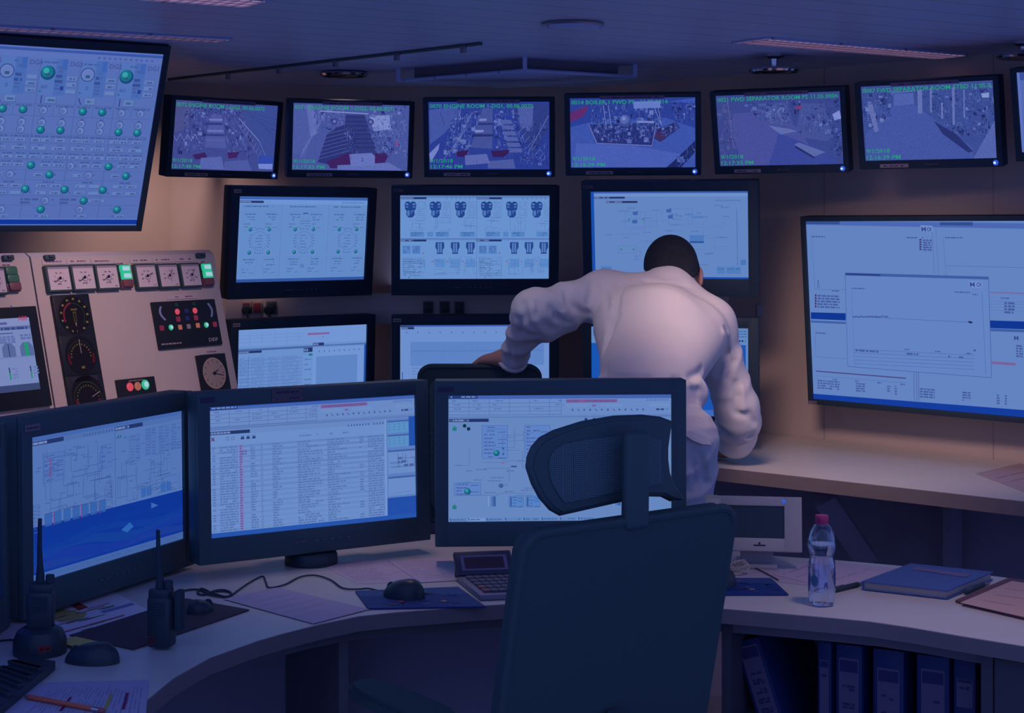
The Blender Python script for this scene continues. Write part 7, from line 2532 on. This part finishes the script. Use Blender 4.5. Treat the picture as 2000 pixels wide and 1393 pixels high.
class Field:
    """rounded limbs blended into one surface and meshed on a grid"""

    def __init__(s, lo, hi, step):
        s.lo = np.array(lo, np.float32); s.step = step
        n = np.ceil((np.array(hi) - np.array(lo)) / step).astype(int) + 1
        s.n = n
        ax = [s.lo[i] + step * np.arange(n[i], dtype=np.float32) for i in range(3)]
        s.X, s.Y, s.Z = np.meshgrid(*ax, indexing='ij', sparse=True)
        s.d = np.full(tuple(n), 10.0, np.float32)

    def cone(s, a, b, ra, rb, k=0.03, flat=None):
        """capsule with two radii; flat=(axis vector, factor) squashes it"""
        a = np.array(a, np.float32); b = np.array(b, np.float32)
        ba = b - a
        px, py, pz = s.X - a[0], s.Y - a[1], s.Z - a[2]
        bb = float(ba @ ba) + 1e-9
        h = np.clip((px * ba[0] + py * ba[1] + pz * ba[2]) / bb, 0, 1)
        dx, dy, dz = px - h * ba[0], py - h * ba[1], pz - h * ba[2]
        if flat is not None:
            ax, f = flat
            ax = np.array(ax, float); ax /= np.linalg.norm(ax)
            q = dx * ax[0] + dy * ax[1] + dz * ax[2]
            dx, dy, dz = dx + q * ax[0] * (f - 1), dy + q * ax[1] * (f - 1), dz + q * ax[2] * (f - 1)
        d = np.sqrt(dx * dx + dy * dy + dz * dz) - (ra + (rb - ra) * h)
        s.d = smin(s.d, d.astype(np.float32), k) if k > 0 else np.minimum(s.d, d)
        return s

    def ell(s, c, r, R=None, k=0.02):
        px, py, pz = s.X - c[0], s.Y - c[1], s.Z - c[2]
        if R is not None:
            R = np.array(R)
            px, py, pz = [px * R[0][i] + py * R[1][i] + pz * R[2][i] for i in range(3)]
        q = np.sqrt((px / r[0]) ** 2 + (py / r[1]) ** 2 + (pz / r[2]) ** 2)
        d = (q - 1) * min(r)
        s.d = smin(s.d, d.astype(np.float32), k)
        return s

    def groove(s, a, b, r, depth, k=0.02):
        """press a soft crease along a line"""
        a = np.array(a, np.float32); b = np.array(b, np.float32); ba = b - a
        px, py, pz = s.X - a[0], s.Y - a[1], s.Z - a[2]
        h = np.clip((px * ba[0] + py * ba[1] + pz * ba[2]) / float(ba @ ba), 0, 1)
        q = np.sqrt((px - h * ba[0]) ** 2 + (py - h * ba[1]) ** 2 + (pz - h * ba[2]) ** 2)
        w = np.exp(-(q / r) ** 2) * np.sin(np.clip(h, 0.03, 0.97) * PI) ** 0.5
        s.d = s.d + (depth * w).astype(np.float32)
        return s

    def ripple(s, a, b, r, amp, freq, phase=0.0, twist=0.0):
        """folds ringing a limb between a and b"""
        a = np.array(a, np.float32); b = np.array(b, np.float32); ba = b - a
        L = float(np.sqrt(ba @ ba)); ba = ba / L
        px, py, pz = s.X - a[0], s.Y - a[1], s.Z - a[2]
        h = px * ba[0] + py * ba[1] + pz * ba[2]
        q = np.sqrt((px - h * ba[0]) ** 2 + (py - h * ba[1]) ** 2 + (pz - h * ba[2]) ** 2)
        w = np.exp(-(q / r) ** 4) * np.clip(np.minimum(h / 0.04, (L - h) / 0.04), 0, 1)
        s.d = s.d - (amp * w * (1 - 2 * np.abs(np.sin(0.5 * (h * freq + phase + twist * (px - pz) + 1.8 * np.sin(px * 19 + pz * 13 + py * 9)))) ** 0.8)).astype(np.float32)
        return s

    def mesh(s):
        d = s.d
        ins = d < 0
        c = np.zeros(tuple(s.n - 1), np.int8)
        for i in (0, 1):
            for j in (0, 1):
                for k in (0, 1):
                    c += ins[i:s.n[0] - 1 + i, j:s.n[1] - 1 + j, k:s.n[2] - 1 + k]
        act = (c > 0) & (c < 8)
        idx = -np.ones(act.shape, np.int64)
        I = np.argwhere(act)
        idx[act] = np.arange(len(I))
        acc = np.zeros((len(I), 3)); cnt = np.zeros(len(I))
        corners_ = [(i, j, k) for i in (0, 1) for j in (0, 1) for k in (0, 1)]
        for a in range(8):
            for b in range(a + 1, 8):
                A, B = corners_[a], corners_[b]
                if sum(abs(A[i] - B[i]) for i in range(3)) != 1: continue
                va = d[I[:, 0] + A[0], I[:, 1] + A[1], I[:, 2] + A[2]]; vb = d[I[:, 0] + B[0], I[:, 1] + B[1], I[:, 2] + B[2]]
                m = (va < 0) != (vb < 0)
                t = np.where(m, va / np.where(m, va - vb, 1), 0)
                p = np.array(A)[None] + t[:, None] * (np.array(B) - np.array(A))[None]
                acc += np.where(m[:, None], p, 0); cnt += m
        V = s.lo + (I + acc / cnt[:, None]) * s.step
        F = []
        n = s.n
        for ax in range(3):
            u, v = (ax + 1) % 3, (ax + 2) % 3
            sl0 = [slice(None)] * 3; sl1 = [slice(None)] * 3
            sl0[ax] = slice(0, n[ax] - 1); sl1[ax] = slice(1, n[ax])
            e = ins[tuple(sl0)] != ins[tuple(sl1)]
            E_ = np.argwhere(e)
            ok = (E_[:, u] > 0) & (E_[:, v] > 0) & (E_[:, u] < n[u] - 1) & (E_[:, v] < n[v] - 1)
            E_ = E_[ok]
            q = []
            for du, dv in ((0, 0), (-1, 0), (-1, -1), (0, -1)):
                P = E_.copy(); P[:, u] += du; P[:, v] += dv
                q.append(idx[P[:, 0], P[:, 1], P[:, 2]])
            q = np.stack(q, 1)
            flip = ~ins[E_[:, 0], E_[:, 1], E_[:, 2]]
            q[flip] = q[flip][:, ::-1]
            F.append(q)
        F = np.concatenate(F)
        return V, F


def field_mesh(fields, name, mat, parent, smooth_it=1, root=None):
    vs, fs = [], []
    for f in fields:
        V, F = f.mesh()
        b = len(vs)
        # light relaxation
        for _ in range(smooth_it):
            acc = np.zeros_like(V); cnt = np.zeros(len(V))
            for i in range(4):
                a, c = F[:, i], F[:, (i + 1) % 4]
                np.add.at(acc, a, V[c]); np.add.at(cnt, a, 1); np.add.at(acc, c, V[a]); np.add.at(cnt, c, 1)
            V = 0.45 * V + 0.55 * acc / np.maximum(cnt, 1)[:, None]
        vs.extend(map(tuple, V.tolist())); fs.extend([[b + i for i in q] for q in F.tolist()])
    M = RM[root.name].inverted() if root is not None else Matrix.Identity(4)
    me = bpy.data.meshes.new(name)
    me.from_pydata([tuple(M @ Vector(v)) for v in vs], [], fs)
    me.polygons.foreach_set('use_smooth', [True] * len(me.polygons))
    mats = mat if isinstance(mat, (list, tuple)) else [mat]
    for k in mats: me.materials.append(k)
    me.update()
    o = bpy.data.objects.new(name, me)
    COL.objects.link(o)
    if parent is not None: o.parent = parent
    return o


PEL = (0.375, 4.45, 1.00); WAI = (0.385, 4.54, 1.10); CHE = (0.425, 4.76, 1.235)
SHL = (0.275, 4.88, 1.318); SHR = (0.588, 4.90, 1.232); NEK = (0.474, 4.95, 1.345)
ELL_ = (0.062, 4.76, 1.280); WRL = (0.002, 4.935, 1.128)
ELR = (0.676, 4.93, 0.985); WRR = (0.672, 5.075, 0.842)
HIL, HIR = (0.285, 4.44, 0.95), (0.462, 4.43, 0.95)
KNL, KNR = (0.275, 4.40, 0.52), (0.445, 4.40, 0.52)
ANL, ANR = (0.265, 4.50, 0.10), (0.440, 4.52, 0.10)
HEAD = (0.490, 5.02, 1.380)

# --- body: one skin mesh under the clothes, head and hands in view
B = Field((0.0, 4.25, 0.02), (0.86, 5.30, 1.58), 0.011)
B.cone(PEL, WAI, 0.095, 0.09, 0.05).cone(WAI, CHE, 0.09, 0.095, 0.05).cone((CHE[0], CHE[1], CHE[2] - 0.02), (NEK[0], NEK[1], NEK[2] - 0.03), 0.085, 0.048, 0.03)
B.cone(SHL, SHR, 0.048, 0.048, 0.03)
B.cone(HIL, KNL, 0.075, 0.052, 0.04).cone(KNL, ANL, 0.05, 0.036, 0.03).cone(HIR, KNR, 0.075, 0.052, 0.04).cone(KNR, ANR, 0.05, 0.036, 0.03)
B.cone(SHL, ELL_, 0.046, 0.036, 0.03).cone(ELL_, WRL, 0.034, 0.026, 0.02)
B.cone(SHR, ELR, 0.046, 0.036, 0.03).cone(ELR, WRR, 0.034, 0.026, 0.02)
B.cone((0.476, 4.955, 1.325), (0.488, 5.00, 1.36), 0.048, 0.050, 0.02)
hp = rad(38)
Rh = Matrix.Rotation(-hp, 3, 'X') @ Matrix.Rotation(rad(-6), 3, 'Y')
Rl = [[Rh[i][j] for j in range(3)] for i in range(3)]
Hd = Field((0.36, 4.86, 1.24), (0.62, 5.22, 1.56), 0.005)


def hl(p):
    v = Rh @ Vector(p)
    return (HEAD[0] + v.x, HEAD[1] + v.y, HEAD[2] + v.z)


# head in its own frame: x right, y face direction, z crown
Hd.ell(hl((0, -0.006, 0.02)), (0.078, 0.096, 0.088), Rl, 0.01)
Hd.ell(hl((0, 0.024, -0.045)), (0.060, 0.072, 0.078), Rl, 0.03)
Hd.cone(hl((0, -0.02, -0.05)), hl((0.0, -0.010, -0.12)), 0.052, 0.050, 0.03)
Hd.ell(hl((0, 0.088, -0.10)), (0.026, 0.020, 0.020), Rl, 0.02)            # chin
Hd.cone(hl((0, 0.090, -0.005)), hl((0, 0.110, -0.045)), 0.009, 0.013, 0.012)  # nose
Hd.cone(hl((-0.018, 0.094, -0.075)), hl((0.018, 0.094, -0.075)), 0.007, 0.007, 0.008)  # lips
for sx in (-1, 1):
    Hd.cone(hl((sx * 0.040, 0.080, 0.018)), hl((sx * 0.016, 0.088, 0.018)), 0.008, 0.008, 0.012)   # brow
    Hd.ell(hl((sx * 0.030, 0.078, 0.0)), (0.013, 0.011, 0.010), Rl, 0.006)                      # eyes
    Hd.ell(hl((sx * 0.079, -0.008, -0.028)), (0.010, 0.020, 0.032), Rl, 0.008)                 # ears
    Hd.ell(hl((sx * 0.086, -0.016, -0.015)), (0.006, 0.014, 0.022), Rl, 0.006)


def hand(step, lo, hi, wr, palm_c, fwd, side, up, curl, ra=0.0085):
    """five-fingered hand: fwd = finger direction, side = towards the thumb, up = back of the hand"""
    F = Field(lo, hi, step)
    fwd, side, up = [Vector(v).normalized() for v in (fwd, side, up)]
    pc = Vector(palm_c)
    P = lambda f, s_, u: tuple(pc + fwd * f + side * s_ + up * u)
    F.cone(wr, P(-0.03, 0, 0), 0.027, 0.026, 0.02)
    F.cone(P(-0.035, 0.012, 0), P(0.035, 0.020, 0), 0.017, 0.014, 0.02).cone(P(-0.035, -0.012, 0), P(0.032, -0.024, 0), 0.016, 0.013, 0.02).cone(P(-0.03, 0, 0), P(0.036, 0, 0), 0.017, 0.014, 0.02)
    for i, (s0, ln) in enumerate(((0.029, 0.9), (0.010, 1.0), (-0.010, 0.93), (-0.029, 0.75))):
        l1, l2, l3 = 0.040 * ln, 0.026 * ln, 0.02 * ln
        a = curl * (0.8 + 0.1 * i)
        p0 = Vector(P(0.042, s0, 0.0))
        d1 = (fwd * math.cos(a * 0.6) - up * math.sin(a * 0.6)); p1 = p0 + d1 * l1
        d2 = (fwd * math.cos(a * 1.5) - up * math.sin(a * 1.5)); p2 = p1 + d2 * l2
        d3 = (fwd * math.cos(a * 2.1) - up * math.sin(a * 2.1)); p3 = p2 + d3 * l3
        F.cone(p0, p1, ra * 1.05, ra, 0.004).cone(p1, p2, ra, ra * 0.92, 0.003).cone(p2, p3, ra * 0.92, ra * 0.8, 0.003)
    q0 = Vector(P(-0.018, 0.022, -0.004)); q1 = q0 + (side * 0.8 + fwd * 0.45 - up * 0.3).normalized() * 0.036
    q2 = q1 + (fwd * 0.8 + side * 0.35 - up * 0.35 * (1 + curl)).normalized() * 0.030
    q3 = q2 + (fwd * 0.9 - up * 0.4 * (1 + curl)).normalized() * 0.022
    F.cone(q0, q1, 0.013, 0.011, 0.008).cone(q1, q2, 0.011, 0.010, 0.003).cone(q2, q3, 0.010, 0.008, 0.003)
    return F


HLc = (-0.048, 4.955, 1.127)
FL = hand(0.0042, (-0.20, 4.84, 0.98), (0.06, 5.10, 1.20), WRL, HLc, (-0.80, 0.55, -0.12), (0.5, 0.8, 0.0), (0.0, 0.1, 1.0), 0.8)
HRc = (0.640, 5.118, 0.832)
FR = hand(0.0042, (0.48, 5.00, 0.77), (0.72, 5.28, 0.90), WRR, HRc, (-0.62, 0.78, -0.06), (-0.75, -0.6, 0.0), (0.05, 0.0, 1.0), 0.2)

pt = (0.375, 4.45, 0.0)
RM['person'] = Matrix.Translation(Vector(pt))


class _R: name = 'person'


man = field_mesh([B, Hd, FL, FR], 'person', SKIN, None, 2, _R)
man.location = pt
RM[man.name] = RM['person']
tag(man, 'person in a white boiler suit seen from behind, leaning on the wall counter', 'person')

# --- hair: short dark cap over the skull
Hh = Field((0.36, 4.86, 1.28), (0.62, 5.20, 1.56), 0.005)
Hh.ell(hl((0, -0.012, 0.024)), (0.0835, 0.099, 0.093), Rl, 0.01)
Hh.cone(hl((-0.028, -0.056, -0.03)), hl((-0.026, -0.056, -0.085)), 0.046, 0.030, 0.03).cone(hl((0.028, -0.056, -0.03)), hl((0.026, -0.056, -0.085)), 0.046, 0.030, 0.03)
# keep the face free
v = [Rh @ Vector(a) for a in ((0, 1, 0), (0, 0, 1))]
py_ = (Hh.X - HEAD[0]) * v[0].x + (Hh.Y - HEAD[1]) * v[0].y + (Hh.Z - HEAD[2]) * v[0].z
pz_ = (Hh.X - HEAD[0]) * v[1].x + (Hh.Y - HEAD[1]) * v[1].y + (Hh.Z - HEAD[2]) * v[1].z
cut = np.maximum((py_ - 0.052 - 0.6 * np.maximum(pz_ - 0.03, 0)), (0.030 - pz_) * 0.8 + (py_ + 0.012) * 1.0 - 0.02)
Hh.d = np.maximum(Hh.d, cut.astype(np.float32))
hair = field_mesh([Hh], 'hair', HAIRM, man, 1, man)

# --- boiler suit: jacket and trousers as one garment
S = Field((-0.10, 4.20, 0.05), (0.84, 5.22, 1.47), 0.0062)
S.cone((0.375, 4.47, 1.045), (0.382, 4.545, 1.11), 0.112, 0.112, 0.03, ((0, 1, 0), 1.12)).cone((0.382, 4.545, 1.11), (0.42, 4.745, 1.222), 0.116, 0.135, 0.05, ((0, 0.3, 1), 1.10)).cone((0.42, 4.745, 1.222), (0.466, 4.91, 1.300), 0.13, 0.075, 0.06)
S.cone((0.345, 4.52, 1.115), (0.33, 4.78, 1.245), 0.085, 0.095, 0.05).cone((0.43, 4.55, 1.105), (0.535, 4.80, 1.21), 0.085, 0.098, 0.05)
S.cone(SHL, SHR, 0.066, 0.068, 0.06).cone(SHL, (0.44, 4.93, 1.33), 0.062, 0.058, 0.05).cone(SHR, (0.50, 4.93, 1.325), 0.064, 0.058, 0.05)
S.cone(NEK, (0.484, 4.985, 1.362), 0.070, 0.067, 0.025)                      # collar
S.cone(SHL, ELL_, 0.070, 0.062, 0.035).cone(ELL_, WRL, 0.058, 0.042, 0.03)
S.cone((0.14, 4.815, 1.255), (0.10, 4.80, 1.235), 0.052, 0.048, 0.03)
S.cone(SHR, ELR, 0.074, 0.062, 0.035).cone(ELR, (0.678, 5.05, 0.872), 0.062, 0.054, 0.03)
S.cone((0.688, 4.94, 0.93), (0.684, 5.00, 0.875), 0.062, 0.058, 0.03)
S.cone((0.375, 4.455, 1.03), (0.375, 4.44, 0.95), 0.118, 0.125, 0.03, ((0, 1, 0), 1.1))
S.cone(HIL, KNL, 0.098, 0.078, 0.03).cone(KNL, (0.265, 4.49, 0.11), 0.076, 0.070, 0.03).cone(HIR, KNR, 0.098, 0.078, 0.03).cone(KNR, (0.440, 4.51, 0.11), 0.076, 0.070, 0.03)
S.ell((0.455, 4.40, 0.92), (0.088, 0.085, 0.10), None, 0.03).ell((0.295, 4.40, 0.92), (0.085, 0.085, 0.10), None, 0.03)
S.cone((0.27, 4.50, 1.072), (0.49, 4.50, 1.068), 0.05, 0.05, 0.02)            # blouse over the waist band
# creases
S.ripple((0.26, 4.86, 1.31), (0.04, 4.77, 1.27), 0.11, 0.0050, 60, 0.4, 34)
S.ripple(ELL_, WRL, 0.09, 0.0050, 62, 1.0, 44)
S.ripple((0.63, 4.91, 1.2), ELR, 0.11, 0.0035, 44, 0.2, 30)
S.ripple(ELR, (0.68, 5.04, 0.87), 0.10, 0.0045, 84, 0.0, 16)
S.ripple(HIR, (0.45, 4.40, 0.6), 0.15, 0.0055, 40, 0.6, 46)
S.ripple((0.375, 4.45, 1.035), (0.375, 4.44, 0.93), 0.2, 0.0035, 190, 0.0, 4)
# folds and seams, laid along the surface where the photograph shows them


def on_suit(px, py):
    for k in range(420):
        p = ray(px, py, 4.15 + 0.0026 * k)
        q = ((np.array(p) - S.lo) / S.step).round().astype(int)
        if (q >= 0).all() and (q < S.n).all() and S.d[tuple(q)] < 0:
            return np.array(p)
    return None


def crease(pts, r=0.009, depth=0.012):
    P = [on_suit(*p) for p in pts]
    P = [p for p in P if p is not None]
    for a, b in zip(P, P[1:]):
        if np.linalg.norm(a - b) > 0.16: continue
        lo = np.maximum(((np.minimum(a, b) - 3 * r - S.lo) / S.step).astype(int), 0)
        hi = np.minimum(((np.maximum(a, b) + 3 * r - S.lo) / S.step).astype(int) + 1, S.n)
        sl = tuple(slice(l, h) for l, h in zip(lo, hi))
        X = S.X[sl[0], :, :]; Y = S.Y[:, sl[1], :]; Z = S.Z[:, :, sl[2]]
        ba = b - a
        px, py, pz = X - a[0], Y - a[1], Z - a[2]
        h = np.clip((px * ba[0] + py * ba[1] + pz * ba[2]) / float(ba @ ba + 1e-9), 0, 1)
        q2 = (px - h * ba[0]) ** 2 + (py - h * ba[1]) ** 2 + (pz - h * ba[2]) ** 2
        S.d[sl] += (depth * np.exp(-q2 / r ** 2)).astype(np.float32)


VAL = [[(1158, 541), (1156, 569), (1150, 590)], [(1105, 566), (1109, 589), (1119, 599), (1146, 612)], [(1050, 593), (1053, 612), (1062, 635), (1080, 644)],
       [(1076, 602), (1086, 619), (1108, 629)], [(1022, 592), (1027, 619), (1038, 642)], [(1006, 622), (1015, 626), (1021, 649)], [(996, 680), (997, 708)],
       [(1206, 545), (1198, 599), (1191, 655), (1180, 686)], [(1213, 566), (1203, 619), (1188, 674)], [(1176, 553), (1186, 586), (1190, 636)], [(1166, 685), (1170, 720)],
       [(1418, 642), (1420, 693), (1402, 730)], [(1348, 738), (1372, 722), (1398, 716)], [(1430, 706), (1421, 739)], [(1436, 749), (1440, 773), (1436, 802)],
       [(1409, 838), (1470, 851)], [(1440, 807), (1462, 810), (1474, 826)], [(1455, 872), (1474, 866)], [(1364, 878), (1378, 922)], [(1367, 909), (1376, 940)],
       [(1150, 640), (1156, 690), (1160, 735)], [(1200, 738), (1250, 741), (1330, 742)], [(1262, 548), (1300, 552), (1340, 556)], [(1352, 880), (1356, 940)]]
RDG = [[(1043, 598), (1046, 626), (1060, 648)], [(1100, 612), (1108, 632)], [(1122, 570), (1138, 600)], [(1195, 560), (1192, 620), (1184, 670)], [(1220, 560), (1210, 620)], [(1412, 650), (1412, 700)], [(1422, 650), (1432, 700)],
       [(1345, 752), (1366, 748), (1384, 758)], [(1448, 760), (1450, 800)], [(1345, 846), (1372, 856), (1388, 866)], [(1370, 880), (1384, 930)]]
for p in VAL: crease(p, 0.0095, 0.0115)
for p in RDG: crease(p, 0.010, -0.008)
for y in (760, 769, 778, 788, 797, 806, 815, 824): crease([(1344, y), (1362, y + 2), (1378, y + 7)], 0.0055, 0.006)
for x in (1160, 1167, 1174, 1182): crease([(x, 742), (x + 3, 728), (x + 5, 716)], 0.005, 0.005)
# open the neck and the cuffs so that the skin shows
for c_, r_ in (((0.500, 5.075, 1.385), 0.078),):
    q = np.sqrt((S.X - c_[0]) ** 2 + (S.Y - c_[1]) ** 2 + (S.Z - c_[2]) ** 2) - r_
    S.d = np.maximum(S.d, -q)
qL = (S.X - WRL[0]) * -0.45 + (S.Y - WRL[1]) * 0.62 + (S.Z - WRL[2]) * -0.64 - 0.012
S.d = np.where((np.abs(S.X - WRL[0]) < 0.12) & (S.Z < 1.2) & (S.Y > 4.85) & (S.X < 0.15), np.maximum(S.d, qL), S.d).astype(np.float32)
suit = field_mesh([S], 'coverall', COVER, man, 1, man)

# collar band, cuffs, belt band, hip pocket flap, shoes
def band(pts, r, name, mat, parent, closed=True, n=8):
    m = MB()
    P = [Vector(p) for p in pts]
    if closed: P = P + [P[0]]
    m.tube(P, r, n, cap=not closed)
    return m.build(name, mat, parent)


def ring_pts(c, axis, r, n=20, sq=1.0):
    axis = Vector(axis).normalized()
    u = axis.cross(Vector((0, 0, 1))).normalized(); v_ = axis.cross(u)
    return [Vector(c) + u * r * math.cos(2 * PI * k / n) + v_ * r * sq * math.sin(2 * PI * k / n) for k in range(n)]


axL = Vector(WRL) - Vector(ELL_)
band(ring_pts(Vector(WRL) + axL.normalized() * 0.004, axL, 0.040), 0.009, 'cuff', COVER, suit)
band(ring_pts(Vector((0.678, 5.052, 0.868)), Vector(WRR) - Vector(ELR), 0.049), 0.010, 'cuff', COVER, suit)
m = MB()
fl = [ray(1338, 842, 4.32), ray(1352, 842, 4.315), ray(1386, 856, 4.335), ray(1389, 869, 4.335), ray(1372, 868, 4.31), ray(1352, 860, 4.30), ray(1338, 850, 4.30)]
m.add(fl + [p + Vector((0, 0.012, 0)) for p in fl], [(0, 1, 2, 3, 4, 5, 6)[::-1], (7, 8, 9, 10, 11, 12, 13)] + [(i, (i + 1) % 7, 7 + (i + 1) % 7, 7 + i) for i in range(7)])
m.build('pocket_flap', COVER, suit)
for an in (ANL, ANR):
    m = MB()
    m.ball((an[0], an[1] + 0.06, 0.045), (0.048, 0.135, 0.044)); m.ball((an[0], an[1] - 0.01, 0.07), (0.045, 0.06, 0.06))
    m.box(None, (0.09, 0.27, 0.018), (an[0], an[1] + 0.06, 0.0095), 0.006)
    m.build('shoe', SHOE, man)
